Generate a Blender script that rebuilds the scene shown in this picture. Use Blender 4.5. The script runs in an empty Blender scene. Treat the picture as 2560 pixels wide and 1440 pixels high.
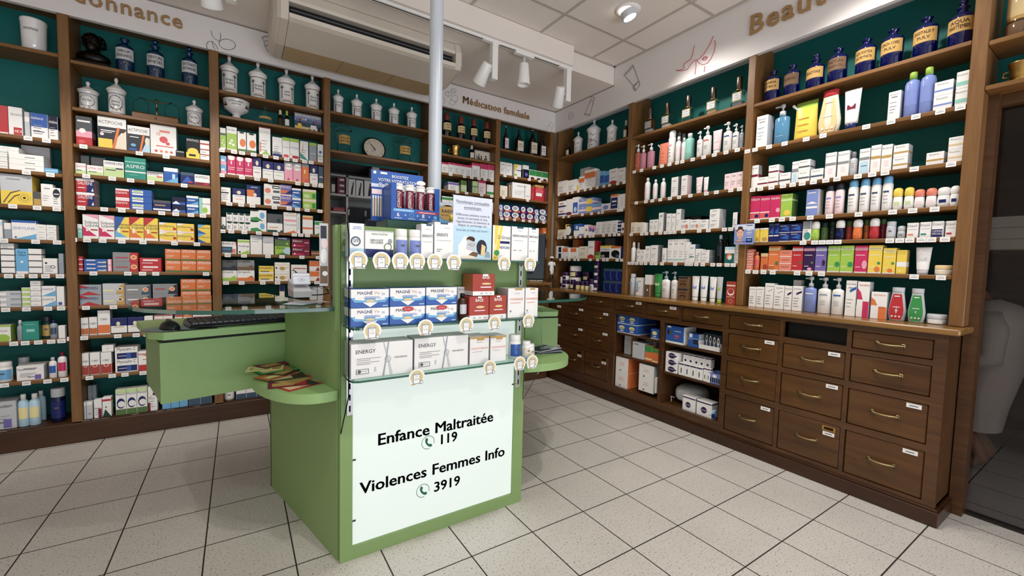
import bpy, math, random, re
import numpy as np
from mathutils import Vector, Matrix
random.seed(7)
C = bpy.context.scene.collection
SC = bpy.context.scene
PI = math.pi

# ------------------------------------------------------------------ camera
F, CAMZ = 1052.5, 1.25                      # focal length in px of a 2560 px wide frame, eye height
YAW, PITCH, ROLL = .577849, .0589239, -.024729
_cy, _sy, _cp, _sp = math.cos(YAW), math.sin(YAW), math.cos(PITCH), math.sin(PITCH)
_f = np.array([_sy*_cp, _cy*_cp, -_sp]); _r = np.array([_cy, -_sy, 0.]); _d = np.cross(_f, _r)
_cr, _sr = math.cos(ROLL), math.sin(ROLL)
R3 = np.array([_r*_cr+_d*_sr, -_r*_sr+_d*_cr, _f])
cam_data = bpy.data.cameras.new('camera'); cam = bpy.data.objects.new('camera', cam_data); C.objects.link(cam)
cam_data.sensor_width = 36; cam_data.lens = 36*F/2560; cam_data.clip_start = .02
cam.matrix_world = Matrix(((R3[0][0], -R3[1][0], -R3[2][0], 0), (R3[0][1], -R3[1][1], -R3[2][1], 0),
                           (R3[0][2], -R3[1][2], -R3[2][2], CAMZ), (0, 0, 0, 1)))
SC.camera = cam
SC.view_settings.view_transform = 'Standard'; SC.view_settings.look = 'None'
SC.view_settings.gamma = 1; SC.view_settings.use_curve_mapping = False
SC.view_settings.exposure = 0.0

# ------------------------------------------------------------------ world and large lights
w = bpy.data.worlds.new('world'); SC.world = w; w.use_nodes = True
w.node_tree.nodes['Background'].inputs[0].default_value = (.62, .72, .85, 1)
w.node_tree.nodes['Background'].inputs[1].default_value = .6
def area(name, loc, rot, sx, sy, power, col=(1, 1, 1)):
    l = bpy.data.lights.new(name, 'AREA'); l.shape = 'RECTANGLE'; l.size = sx; l.size_y = sy; l.energy = power; l.color = col
    o = bpy.data.objects.new(name, l); C.objects.link(o); o.location = loc; o.rotation_euler = rot; return o
def spot(name, loc, target, power, ang, col=(1, .95, .89), blend=.8, rad=.03):
    l = bpy.data.lights.new(name, 'SPOT'); l.energy = power; l.spot_size = math.radians(ang); l.spot_blend = blend
    l.color = col; l.shadow_soft_size = rad
    o = bpy.data.objects.new(name, l); C.objects.link(o); o.location = loc
    o.rotation_euler = (Vector(target)-Vector(loc)).to_track_quat('-Z', 'Y').to_euler(); return o
CEIL_FILL = area('daylight_bounced_off_pavement', (1.0, -3.4, .02), (math.radians(152), 0, 0), 4.0, 1.8, 190, (.95, .95, 1))  # unseen fill lamp, added low outside to brighten the ceiling
DAY = area('daylight_from_shop_window', (1.3, -2.5, 1.55), (math.radians(90), 0, 0), 3.4, 2.7, 27, (.86, .92, 1))

# ------------------------------------------------------------------ photo pixel -> point on a known plane of the room
def ray(x, y): return R3.T @ np.array([(x-1280)/F, (y-720)/F, 1.])
EYE = np.array([0, 0, CAMZ])
def onX(x, y, X): d = ray(x, y); return EYE+d*(X/d[0])
def onY(x, y, Y): d = ray(x, y); return EYE+d*(Y/d[1])
def onZ(x, y, Z): d = ray(x, y); return EYE+d*((Z-CAMZ)/d[2])

# ------------------------------------------------------------------ colours and materials
PAL = dict(W='f4f2ee', C='ecdfc6', G='8d8f92', H='c6c9ce', K='16161a', N='1d2768', B='2a5fb4', S='66b2e2', T='0f9583',
           R='c5202b', M='d5175f', P='f2a2b8', O='ea7524', Y='f4d11f', L='9fcb33', E='2c9646', V='7a68b4', D='4a2c1a',
           A='ee8264', I='f8dcdf', U='7c1838', Q='1b4435', Z='c59a48', X='2b303a', J='3f5870', F='8cd3c2', k='55575c',
           a='d5ddee', g='c9e39a', y='f7e89a', o='c96a28', r='e4515a', b='7f93d6', w='ffffff', d='75573a', n='10183f',
           v='3b1f52', q='7d3324', e='56793c', s='b8ddf0', u='b23a28', z='e8c98a', t='0d6d68', m='97a3ad')
def lin(h):
    return tuple(((int(h[i:i+2], 16)/255) ** 2.2) for i in (0, 2, 4))
PALL = {k: lin(v) for k, v in PAL.items()}
def soft(c):                                  # printed inks are a little greyer than pure pigment
    y = .3*c[0]+.59*c[1]+.11*c[2]; return tuple(v*.86+y*.14 for v in c)
PALL = {k: soft(v) for k, v in PALL.items()}
def col(c): return PALL[c] if isinstance(c, str) and len(c) == 1 else (lin(c) if isinstance(c, str) else c)
MATS = {}
def mat(name, base=None, rough=.5, metal=0, trans=0, ior=1.45, attr=False, noise=0, nscale=40, emit=None, spec=.5, coat=0, bump=0):
    if name in MATS: return MATS[name]
    m = bpy.data.materials.new(name); m.use_nodes = True; MATS[name] = m
    nt = m.node_tree; b = nt.nodes['Principled BSDF']
    b.inputs['Roughness'].default_value = rough; b.inputs['Metallic'].default_value = metal
    b.inputs['Transmission Weight'].default_value = trans; b.inputs['IOR'].default_value = ior
    b.inputs['Specular IOR Level'].default_value = spec; b.inputs['Coat Weight'].default_value = coat
    src = None
    if attr:
        a = nt.nodes.new('ShaderNodeAttribute'); a.attribute_name = 'col'; src = a.outputs['Color']
    if base is not None: b.inputs['Base Color'].default_value = (*col(base), 1)
    if noise or bump:
        tc = nt.nodes.new('ShaderNodeTexCoord'); n = nt.nodes.new('ShaderNodeTexNoise'); n.inputs['Scale'].default_value = nscale
        n.inputs['Detail'].default_value = 4; nt.links.new(tc.outputs['Object'], n.inputs['Vector'])
        if noise:
            mr = nt.nodes.new('ShaderNodeMapRange'); mr.inputs['To Min'].default_value = 1-noise; mr.inputs['To Max'].default_value = 1+noise
            nt.links.new(n.outputs['Fac'], mr.inputs['Value'])
            mx = nt.nodes.new('ShaderNodeVectorMath'); mx.operation = 'SCALE'
            if src: nt.links.new(src, mx.inputs[0])
            else: mx.inputs[0].default_value = col(base)
            nt.links.new(mr.outputs[0], mx.inputs['Scale']); src = mx.outputs[0]
        if bump:
            bp = nt.nodes.new('ShaderNodeBump'); bp.inputs['Strength'].default_value = bump; bp.inputs['Distance'].default_value = .002
            nt.links.new(n.outputs['Fac'], bp.inputs['Height']); nt.links.new(bp.outputs[0], b.inputs['Normal'])
    if src: nt.links.new(src, b.inputs['Base Color'])
    if emit: b.inputs['Emission Color'].default_value = (*col(emit[0]), 1); b.inputs['Emission Strength'].default_value = emit[1]
    return m
def wood(name, c1, c2, rough=.42, axis='Z', scale=1.0):
    m = bpy.data.materials.new(name); m.use_nodes = True; MATS[name] = m
    nt = m.node_tree; b = nt.nodes['Principled BSDF']; b.inputs['Roughness'].default_value = rough
    tc = nt.nodes.new('ShaderNodeTexCoord'); mp = nt.nodes.new('ShaderNodeMapping')
    s = [14*scale]*3; s['XYZ'.index(axis)] = 1.1*scale; mp.inputs['Scale'].default_value = s
    n = nt.nodes.new('ShaderNodeTexNoise'); n.inputs['Scale'].default_value = 2.2; n.inputs['Detail'].default_value = 6; n.inputs['Distortion'].default_value = 1.2
    n2 = nt.nodes.new('ShaderNodeTexNoise'); n2.inputs['Scale'].default_value = 1.3; n2.inputs['Detail'].default_value = 3
    r = nt.nodes.new('ShaderNodeValToRGB'); r.color_ramp.elements[0].position = .3; r.color_ramp.elements[1].position = .72
    r.color_ramp.elements[0].color = (*lin(c1), 1); r.color_ramp.elements[1].color = (*lin(c2), 1)
    ad = nt.nodes.new('ShaderNodeMath'); ad.operation = 'MULTIPLY_ADD'; ad.inputs[1].default_value = .6
    nt.links.new(tc.outputs['Object'], mp.inputs[0]); nt.links.new(mp.outputs[0], n.inputs['Vector']); nt.links.new(tc.outputs['Object'], n2.inputs['Vector'])
    nt.links.new(n.outputs['Fac'], ad.inputs[0])
    m2 = nt.nodes.new('ShaderNodeMath'); m2.operation = 'MULTIPLY'; m2.inputs[1].default_value = .4
    nt.links.new(n2.outputs['Fac'], m2.inputs[0]); nt.links.new(m2.outputs[0], ad.inputs[2]); nt.links.new(ad.outputs[0], r.inputs[0])
    nt.links.new(r.outputs[0], b.inputs['Base Color'])
    bp = nt.nodes.new('ShaderNodeBump'); bp.inputs['Strength'].default_value = .12; bp.inputs['Distance'].default_value = .002
    nt.links.new(n.outputs['Fac'], bp.inputs['Height']); nt.links.new(bp.outputs[0], b.inputs['Normal'])
    return m
W_POST = wood('oak_post', '694628', '8d673c', axis='Z')
W_SHELF = wood('oak_shelf', '66431f', '8e653a', axis='X')
W_SHELF_R = wood('oak_shelf_side', '66431f', '8e653a', axis='Y')
W_DARK = wood('dark_walnut', '3b2416', '614226', axis='Y', rough=.35)
W_DRAW = wood('drawer_mahogany', '38210f', '684625', axis='Y', rough=.33, scale=.7)
W_PLINTH = wood('plinth_mahogany', '2e1b0f', '462b17', axis='Y', rough=.35)
W_PLINTH_X = wood('plinth_mahogany_long', '33200f', '4f3219', axis='X', rough=.4)
W_TOP = wood('worktop_oak', '70502c', '98703f', axis='Y', rough=.25)
W_LETTER = wood('letter_wood', '8f6d45', 'b08d60', axis='X', scale=2)
TEAL = mat('teal_panel', '0d6b66', .6, noise=.12, nscale=60, bump=.15)
PRINT = mat('printed_card', rough=.42, attr=True, noise=.03, nscale=25)
PLAST = mat('coloured_plastic', rough=.28, attr=True, noise=.02, nscale=30)
CERAM = mat('glazed_ceramic', rough=.12, attr=True, noise=.05, nscale=18, coat=.4)
METAL = mat('brushed_metal', rough=.28, attr=True, metal=1, noise=.06, nscale=50)
PAPER = mat('paper', rough=.7, attr=True, noise=.03, nscale=60)
INK = mat('lettering_ink', rough=.55, attr=True, noise=.02)
GREEN = mat('green_laminate', '89a56a', .45, noise=.03, nscale=120)
GREEN2 = mat('green_laminate_edge', '95b677', .45, noise=.03, nscale=120)  # paler copy for the shelf slabs: light from above put into the colour
WHITEP = mat('white_paint', 'ebe2d9', .7, noise=.02, nscale=30)
FASCIA = mat('fascia_board', 'e6e1df', .55, noise=.015, nscale=20)
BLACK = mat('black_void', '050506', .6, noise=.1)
CLEAR = mat('clear_glass', 'ffffff', .02, trans=1, ior=1.12, noise=.01)
ACRYL = mat('clear_acrylic', 'f2f8f6', .03, trans=1, ior=1.06, noise=.01)
GLASSG = mat('green_edge_glass', 'b9d8cb', .02, trans=1, ior=1.2, noise=.01)
GLASSEDGE = mat('glass_cut_edge', '3f6f60', .15, trans=.35, noise=.04)
BLUEG = mat('cobalt_glass', '0a1350', .05, trans=.25, noise=.05, coat=.5)
TEALG = mat('petrol_glass', '0a3358', .05, trans=.25, noise=.05, coat=.5)
BROWNG = mat('brown_glass', '1c0d07', .06, trans=.15, noise=.05, coat=.5)
TINT = mat('tinted_plastic', rough=.12, attr=True, trans=.45, ior=1.35, noise=.02)
AC_W = mat('aged_white_plastic', 'dad0c2', .5, noise=.08, nscale=3)
AC_T = mat('yellowed_plastic', 'c6ab80', .5, noise=.08, nscale=4)
STEEL = mat('painted_steel_pole', 'd3dbe4', .3, metal=.15, noise=.03)
WICKER = mat('wicker', '6e5132', .7, noise=.4, nscale=140, bump=.8)
BRONZE = mat('dark_bronze', '15100d', .32, metal=.4, noise=.3, nscale=30, bump=.5)
LAMP = mat('lamp_glow', 'ffffff', emit=('fff3df', 9), noise=.01)
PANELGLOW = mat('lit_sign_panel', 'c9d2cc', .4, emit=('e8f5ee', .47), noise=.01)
SKIN = mat('skin', '8a5a44', .6, noise=.05)
CLOTH = mat('coat_cloth', 'b5aaa0', .85, noise=.08, nscale=25, bump=.2)
HAIR = mat('hair', '1a120d', .6, noise=.2)

# ------------------------------------------------------------------ mesh builder
class MB:
    def __init__(s): s.v = []; s.f = []; s.c = []; s.sm = []
    def add(s, vs, fs, c, sm=False):
        o = len(s.v); s.v += [tuple(v) for v in vs]; s.f += [tuple(i+o for i in f) for f in fs]
        c = col(c); s.c += [c]*len(fs); s.sm += [sm]*len(fs); return s
    def box(s, x0, x1, y0, y1, z0, z1, c='W', bev=0):
        if bev <= 0:
            return s.add([(x0,y0,z0),(x1,y0,z0),(x1,y1,z0),(x0,y1,z0),(x0,y0,z1),(x1,y0,z1),(x1,y1,z1),(x0,y1,z1)],
                  [(0,3,2,1),(4,5,6,7),(0,1,5,4),(1,2,6,5),(2,3,7,6),(3,0,4,7)], c)
        b = bev; ring = lambda i, z: [(x0+b+i,y0+i,z),(x1-b-i,y0+i,z),(x1-i,y0+b+i,z),(x1-i,y1-b-i,z),(x1-b-i,y1-i,z),(x0+b+i,y1-i,z),(x0+i,y1-b-i,z),(x0+i,y0+b+i,z)]
        vs = ring(b*.7, z0)+ring(0, z0+b)+ring(0, z1-b)+ring(b*.7, z1)
        fs = [tuple(range(7, -1, -1)), tuple(range(24, 32))]
        for k in range(3):
            for i in range(8): fs.append((k*8+i, k*8+(i+1) % 8, k*8+8+(i+1) % 8, k*8+8+i))
        return s.add(vs, fs, c)
    def prism(s, pts, z0, z1, c='W', ce=None, sm=False):
        n = len(pts); a = sum(pts[i][0]*pts[(i+1) % n][1]-pts[(i+1) % n][0]*pts[i][1] for i in range(n))
        if a < 0: pts = pts[::-1]
        vs = [(p[0], p[1], z0) for p in pts]+[(p[0], p[1], z1) for p in pts]
        s.add(vs, [tuple(range(n-1, -1, -1)), tuple(range(n, 2*n))], c)
        return s.add(vs, [(i, (i+1) % n, n+(i+1) % n, n+i) for i in range(n)], ce or c, sm)
    def lathe(s, prof, c='W', seg=24, flat=1.0, cx=0, cy=0, cap=True):
        # prof: (r, z[, colour]) from bottom up
        k = len(prof); vs = []
        for p in prof:
            for i in range(seg):
                t = 2*PI*i/seg; vs.append((cx+p[0]*math.sin(t), cy-p[0]*math.cos(t)*flat, p[1]))
        o = len(s.v); s.v += vs
        for j in range(k-1):
            cc = col(prof[j+1][2] if len(prof[j+1]) > 2 else c)
            for i in range(seg):
                s.f.append((o+j*seg+i, o+j*seg+(i+1) % seg, o+(j+1)*seg+(i+1) % seg, o+(j+1)*seg+i)); s.c.append(cc); s.sm.append(True)
        if cap:
            s.f.append(tuple(o+i for i in range(seg-1, -1, -1))); s.c.append(col(c)); s.sm.append(False)
            s.f.append(tuple(o+(k-1)*seg+i for i in range(seg))); s.c.append(col(prof[-1][2] if len(prof[-1]) > 2 else c)); s.sm.append(False)
        return s
    def loft(s, rings, c='W', sm=True, cap=True, cols=None):
        n = len(rings[0]); o = len(s.v)
        for r in rings: s.v += [tuple(p) for p in r]
        for j in range(len(rings)-1):
            for i in range(n):
                s.f.append((o+j*n+i, o+j*n+(i+1) % n, o+(j+1)*n+(i+1) % n, o+(j+1)*n+i)); s.c.append(col(cols[j] if cols else c)); s.sm.append(sm)
        if cap:
            s.f.append(tuple(o+i for i in range(n-1, -1, -1))); s.c.append(col(cols[0] if cols else c)); s.sm.append(False)
            m = (len(rings)-1)*n; s.f.append(tuple(o+m+i for i in range(n))); s.c.append(col(cols[-1] if cols else c)); s.sm.append(False)
        return s
    def tube(s, path, r, c='K', seg=8, closed=False):
        P = [Vector(p) for p in path]; n = len(P); rings = []
        up0 = None
        for i, p in enumerate(P):
            t = (P[(i+1) % n]-P[i-1]) if closed else (P[min(i+1, n-1)]-P[max(i-1, 0)])
            if t.length < 1e-9: t = Vector((0, 0, 1))
            t.normalize()
            if up0 is None: up0 = t.orthogonal().normalized()
            a = (up0-t*up0.dot(t)); a = a.normalized() if a.length > 1e-6 else t.orthogonal().normalized(); up0 = a; b = t.cross(a)
            rr = r[i] if isinstance(r, (list, tuple)) else r
            rings.append([p+(a*math.cos(2*PI*k/seg)+b*math.sin(2*PI*k/seg))*rr for k in range(seg)])
        if closed: rings.append(rings[0]); return s.loft(rings, c, cap=False)
        return s.loft(rings, c)
    def ell(s, c0, r, c='W', seg=16, rng=10):
        prof = [(max(1e-4, math.sin(PI*i/rng)), -math.cos(PI*i/rng)) for i in range(rng+1)]
        o = len(s.v); s.lathe(prof, c, seg, cap=False)
        for i in range(o, len(s.v)):
            v = s.v[i]; s.v[i] = (c0[0]+v[0]*r[0], c0[1]+v[1]*r[1], c0[2]+v[2]*r[2])
        return s
    def xf(s, M, start=0):
        for i in range(start, len(s.v)): s.v[i] = tuple(M @ Vector(s.v[i]))
        return s
    # flat printing on the plane y = y (facing -y)
    def rect(s, x0, z0, x1, z1, y, c): return s.add([(x0,y,z0),(x1,y,z0),(x1,y,z1),(x0,y,z1)], [(0,1,2,3)], c)
    def disc(s, x, z, r, y, c, n=18, rz=None):
        rz = rz or r; return s.add([(x+r*math.cos(2*PI*i/n), y, z+rz*math.sin(2*PI*i/n)) for i in range(n)], [tuple(range(n))], c)
    def ring(s, x, z, r, th, y, c, n=24, a0=0, a1=2*PI):
        vs = []; 
        for i in range(n+1):
            a = a0+(a1-a0)*i/n
            vs += [(x+r*math.cos(a), y, z+r*math.sin(a)), (x+(r-th)*math.cos(a), y, z+(r-th)*math.sin(a))]
        return s.add(vs, [(2*i+1, 2*i, 2*i+2, 2*i+3) for i in range(n)], c)
    def poly(s, pts, y, c):
        a = sum(pts[i][0]*pts[(i+1) % len(pts)][1]-pts[(i+1) % len(pts)][0]*pts[i][1] for i in range(len(pts)))
        if a < 0: pts = pts[::-1]
        return s.add([(p[0], y, p[1]) for p in pts], [tuple(range(len(pts)))], c)
    def text(s, t, x, z, h, y, c, maxw=None, bold=False, align='c', rot=0):
        vs, fs, wd = text_geo(t, bold); k = h/.73
        if maxw and wd*k > maxw: kx = maxw/wd
        else: kx = k
        ox = {'c': -wd*kx/2, 'l': 0, 'r': -wd*kx}[align]
        if rot:
            return s.add([(x-v[1]*k, y, z+ox+v[0]*kx) for v in vs], fs, c)
        return s.add([(x+ox+v[0]*kx, y, z+v[1]*k) for v in vs], fs, c)
    def wrap(s, th0, th1, z0, z1, rf, c, n=8, off=.0006):
        vs = []
        for i in range(n+1):
            t = th0+(th1-th0)*i/n
            for z in (z0, z1): r = rf(z)+off; vs.append((r*math.sin(t), -r*math.cos(t), z))
        return s.add(vs, [(2*i, 2*i+2, 2*i+3, 2*i+1) for i in range(n)], c, True)
    def wtext(s, t, z, h, r, c, maxang=1.5, bold=True, off=.0012):
        vs, fs, wd = text_geo(t, bold); k = h/.73; kx = min(k, maxang*r/wd); rr = r+off
        return s.add([(rr*math.sin((v[0]-wd/2)*kx/rr), -rr*math.cos((v[0]-wd/2)*kx/rr), z+v[1]*k) for v in vs], fs, c)
    def mesh(s, name, m):
        me = bpy.data.meshes.new(name); me.from_pydata(s.v, [], s.f); 
        a = me.attributes.new('col', 'FLOAT_COLOR', 'FACE')
        a.data.foreach_set('color', np.hstack([np.array(s.c, 'f').reshape(-1, 3), np.ones((len(s.c), 1), 'f')]).ravel())
        me.polygons.foreach_set('use_smooth', s.sm); me.materials.append(m); me.update(); return me
    def build(s, name, m, parent=None, loc=None, rz=0): return obj(name, s.mesh(name, m), parent, loc, rz)
def obj(name, me, parent=None, loc=None, rz=0):
    o = bpy.data.objects.new(name, me); C.objects.link(o)
    if parent: o.parent = parent
    if loc is not None: o.location = loc
    o.rotation_euler.z = rz; return o
def thing(name, label=None, cat=None, loc=(0, 0, 0), rz=0, group=None, me=None):
    o = obj(name, me, None, loc, rz)
    if label: tag(o, label, cat, group)
    return o
def tag(o, label, cat, group=None):
    o['label'] = label; o['category'] = cat
    if group: o['group'] = group
    return o
def struct(o, label=None):
    o['kind'] = 'structure'
    if label: o['label'] = label
    return o

# ------------------------------------------------------------------ glyphs (built once from the built-in font)
CH = "ABCDEFGHIJKLMNOPQRSTUVWXYZabcdefghijklmnopqrstuvwxyz0123456789.,:+-!'%*&€éÉèêôı/"
GL = {}
def make_glyphs():
    tmp = []
    for bold in (0, 1):
        for ch in CH+'|':
            for s in ((ch, ch+'|') if ch != '|' else ('|',)):
                cu = bpy.data.curves.new('g', 'FONT'); cu.body = s; cu.resolution_u = 2; cu.offset = .011 if bold and ch != 'M' else 0
                o = bpy.data.objects.new('g', cu); C.objects.link(o); tmp.append((bold, s, o))
    dg = bpy.context.evaluated_depsgraph_get(); dg.update(); ext = {}; geo = {}
    for bold, s, o in tmp:
        me = o.evaluated_get(dg).to_mesh(); vs = [tuple(v.co) for v in me.vertices]; fs = [tuple(p.vertices) for p in me.polygons]
        geo[bold, s] = (vs, fs); ext[bold, s] = max([v[0] for v in vs] or [0]); o.evaluated_get(dg).to_mesh_clear()
    for bold, s, o in tmp: cu = o.data; bpy.data.objects.remove(o); bpy.data.curves.remove(cu)
    for bold in (0, 1):
        bar = ext[bold, '|']
        for ch in CH: GL[bold, ch] = (*geo[bold, ch], ext[bold, ch+'|']-bar)
        GL[bold, ' '] = ([], [], .3)
    v, f, a = GL[1, 'M']; n = len(v)            # the heavy M is two light ones laid side by side
    GL[1, 'M'] = ([(x-.012, y) for x, y, *_ in v]+[(x+.012, y) for x, y, *_ in v], f+[tuple(i+n for i in q) for q in f], a)
make_glyphs()
TG = {}
def text_geo(t, bold=False):
    key = (t, bool(bold))
    if key in TG: return TG[key]
    vs = []; fs = []; x = 0
    for ch in t:
        g = GL.get((int(bool(bold)), ch)) or GL[int(bool(bold)), '.']
        o = len(vs); vs += [(v[0]+x, v[1]) for v in g[0]]; fs += [tuple(i+o for i in f) for f in g[1]]; x += g[2]
    TG[key] = (vs, fs, max(x, .01)); return TG[key]
# ------------------------------------------------------------------ the room
D, WU, WT, WC, YC = 3.817, 3.013, 2.854, 2.88, 1.758     # back shelf fronts, right shelf fronts, right worktop edge, cabinet face, counter face
SOF, CEIL, SIGNB = 2.96, 3.125, 2.728
def floor_mat():
    m = bpy.data.materials.new('terrazzo_tiles'); m.use_nodes = True; nt = m.node_tree; b = nt.nodes['Principled BSDF']; L = nt.links.new
    tc = nt.nodes.new('ShaderNodeTexCoord'); sep = nt.nodes.new('ShaderNodeSeparateXYZ'); L(tc.outputs['Object'], sep.inputs[0])
    def math_(op, a, v=None, v2=None):
        n = nt.nodes.new('ShaderNodeMath'); n.operation = op
        for i, q in enumerate((a, v, v2)):
            if q is None: continue
            if isinstance(q, (int, float)): n.inputs[i].default_value = q
            else: L(q, n.inputs[i])
        return n.outputs[0]
    def joint(axis, off, pitch):
        q = math_('DIVIDE', math_('SUBTRACT', sep.outputs[axis], off), pitch)
        fr = math_('FRACT', math_('ADD', q, 100.5)); return math_('LESS_THAN', math_('ABSOLUTE', math_('SUBTRACT', fr, .5)), .0028/pitch)
    j = math_('MAXIMUM', joint('X', .186, .3175), joint('Y', .872, .324))
    vo = nt.nodes.new('ShaderNodeTexNoise'); vo.inputs['Scale'].default_value = 130; vo.inputs['Detail'].default_value = 2; L(tc.outputs['Object'], vo.inputs['Vector'])
    r = nt.nodes.new('ShaderNodeValToRGB'); r.color_ramp.elements[0].position = .30; r.color_ramp.elements[1].position = .42
    r.color_ramp.elements[0].color = (*lin('7f7972'), 1); r.color_ramp.elements[1].color = (*lin('c6c1ba'), 1); L(vo.outputs['Fac'], r.inputs[0])
    n2 = nt.nodes.new('ShaderNodeTexNoise'); n2.inputs['Scale'].default_value = 3; L(tc.outputs['Object'], n2.inputs['Vector'])
    sc = nt.nodes.new('ShaderNodeVectorMath'); sc.operation = 'SCALE'; L(r.outputs[0], sc.inputs[0]); L(math_('MULTIPLY_ADD', n2.outputs['Fac'], .2, .9), sc.inputs['Scale'])
    mx = nt.nodes.new('ShaderNodeMix'); mx.data_type = 'RGBA'; L(j, mx.inputs['Factor']); L(sc.outputs[0], mx.inputs['A']); mx.inputs['B'].default_value = (*lin('2b2622'), 1)
    L(mx.outputs['Result'], b.inputs['Base Color']); L(math_('MULTIPLY_ADD', j, .4, .38), b.inputs['Roughness']); return m
def ceil_mat():
    m = bpy.data.materials.new('suspended_ceiling_tiles'); m.use_nodes = True; nt = m.node_tree; b = nt.nodes['Principled BSDF']; L = nt.links.new
    tc = nt.nodes.new('ShaderNodeTexCoord'); n = nt.nodes.new('ShaderNodeTexNoise'); n.inputs['Scale'].default_value = 90; L(tc.outputs['Object'], n.inputs['Vector'])
    r = nt.nodes.new('ShaderNodeValToRGB'); r.color_ramp.elements[0].color = (*lin('e2d9d0'), 1); r.color_ramp.elements[1].color = (*lin('eee6dd'), 1); L(n.outputs['Fac'], r.inputs[0])
    L(r.outputs[0], b.inputs['Base Color']); b.inputs['Roughness'].default_value = .9; return m
FLOORM, CEILM = floor_mat(), ceil_mat()
GRIDM = mat('ceiling_grid_bar', 'b9b0a7', .6, noise=.03)
struct(MB().box(-2.4, 5.2, -2.4, 6.0, -.05, 0).build('floor', FLOORM))
o = struct(MB().box(-2.4, 3.2, -2.4, 2.935, CEIL, CEIL+.05).build('ceiling', CEILM))
g = MB()
for k in range(-7, 3):
    x = 2.08+.632*k
    if x < 3.0: g.box(x-.011, x+.011, -2.4, 2.93, CEIL-.004, CEIL+.002)
for k in range(-7, 2):
    y = 2.55+.626*k
    if y < 2.93: g.box(-2.4, 3.01, y-.011, y+.011, CEIL-.0045, CEIL+.002)
g.box(2.985, 3.012, -2.4, 2.93, CEIL-.006, CEIL+.002); g.box(-2.4, 3.01, 2.91, 2.934, CEIL-.006, CEIL+.002)
g.build('ceiling_grid', GRIDM, o)
b = MB().box(-2.4, 3.2, 2.935, 2.965, SOF, CEIL+.05).box(-2.4, 3.2, 2.965, 4.2, SOF, SOF+.05)
struct(b.build('ceiling_soffit', WHITEP))
struct(MB().box(-2.4, 2.44, 2.86, 2.934, SOF-.004, CEIL-.004).build('ceiling_trunking', WHITEP))
struct(MB().box(-2.4, 3.013, D-.004, D+.03, SIGNB, SOF-.012).build('trim_1', FASCIA), 'white fascia board above the back wall shelving')
struct(MB().box(WU-.004, WU+.03, -.9, D, SIGNB, SOF-.012).box(WU-.004, WU+.03, -.9, 2.93, SOF-.012, CEIL-.004).build('trim_2', FASCIA), 'white fascia board above the right wall shelving')
struct(MB().box(-2.4, .64, D+.30, D+.36, 0, 3.1).box(1.55, 3.4, D+.30, D+.36, 0, 3.1).box(.64, 1.55, D+.30, D+.36, 2.15, 3.1).build('wall_back', WHITEP))
struct(MB().box(WU+.30, WU+.36, .525, 4.1, 0, 3.1).box(WU+.30, WU+.36, -.9, .525, 2.13, 3.1).box(WU+.30, WU+.36, -2.4, -.9, 0, 3.1).build('wall_right', WHITEP))
struct(MB().box(-2.46, -2.4, -2.4, 4.2, 0, 3.1).build('wall_left', WHITEP))
struct(MB().box(-2.4, -2.2, -2.46, -2.4, 0, 3.1).box(3.0, 3.3, -2.46, -2.4, 0, 3.1).box(-2.2, 3.0, -2.46, -2.4, 2.95, 3.1).box(-2.2, 3.0, -2.46, -2.4, 0, .12).box(.35, .45, -2.46, -2.4, .12, 2.95).build('wall_front', WHITEP))
# back room behind the clock bay and behind the glass door
struct(MB().box(.2, 2.0, 5.0, 5.05, 0, 3.0).box(.2, .25, 4.18, 5.0, 0, 3).box(1.95, 2.0, 4.18, 5.0, 0, 3).box(.2, 2.0, 4.18, 5.0, 2.2, 2.25).build('wall_storeroom', mat('grey_store_paint', '9a9a98', .8, noise=.04)))
struct(MB().box(5.0, 5.05, -1.8, 1.8, 0, 2.6).box(3.38, 5.0, 1.75, 1.8, 0, 2.6).box(3.38, 5.0, -1.8, -1.75, 0, 2.6).box(3.38, 5.0, -1.8, 1.8, 2.55, 2.6).build('wall_dispensary', mat('brown_store_paint', '6a5238', .8, noise=.05)))
j = MB().box(3.115, 3.2, .479, .53, 0, 2.15).box(3.15, 3.2, -.9, .479, 2.08, 2.13)
dr = struct(j.build('door_1', W_DARK), 'dark wooden frame of a glazed door')
MB().box(3.203, 3.209, -.9, .525, .012, 2.1).build('door_glass', mat('smoked_glass', 'cfcdcf', .03, trans=1, ior=1.3, noise=.01), dr)
struct(MB().box(3.17, 3.215, -.9, .479, 0, .012, 'X').build('door_threshold', mat('threshold', '26221f', .5, noise=.05), dr))
# ------------------------------------------------------------------ shelving on the back wall
bk = thing('shelving_unit', 'long oak shelving with teal backs covering the whole back wall', 'shelving', (0, D, 0))
bk_posts = [(-1.70, -1.64), (-.923, -.872), (-.159, -.102), (.607, .656), (1.528, 1.582), (2.249, 2.302), (2.957, 3.011)]
for a, b in bk_posts: MB().box(a, b, 0, .26, .002, SIGNB+.1, bev=.003).build('post', W_POST, bk)
for k in range(6):
    a, b = bk_posts[k][1], bk_posts[k+1][0]; z0 = 2.12 if k == 3 else .14
    MB().box(a, b, .255, .275, z0, SIGNB+.1).build('back_panel', TEAL, bk)
    MB().box(a, b, .0, .25, 2.78, 2.80).build('shelf', W_SHELF, bk)
for a, b in ((-1.7, .63), (1.55, 3.0)):
    MB().box(a, b, -.012, .02, .002, .132, bev=.004).box(a, b, .0, .25, .118, .138).build('plinth', W_PLINTH_X, bk)
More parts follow.
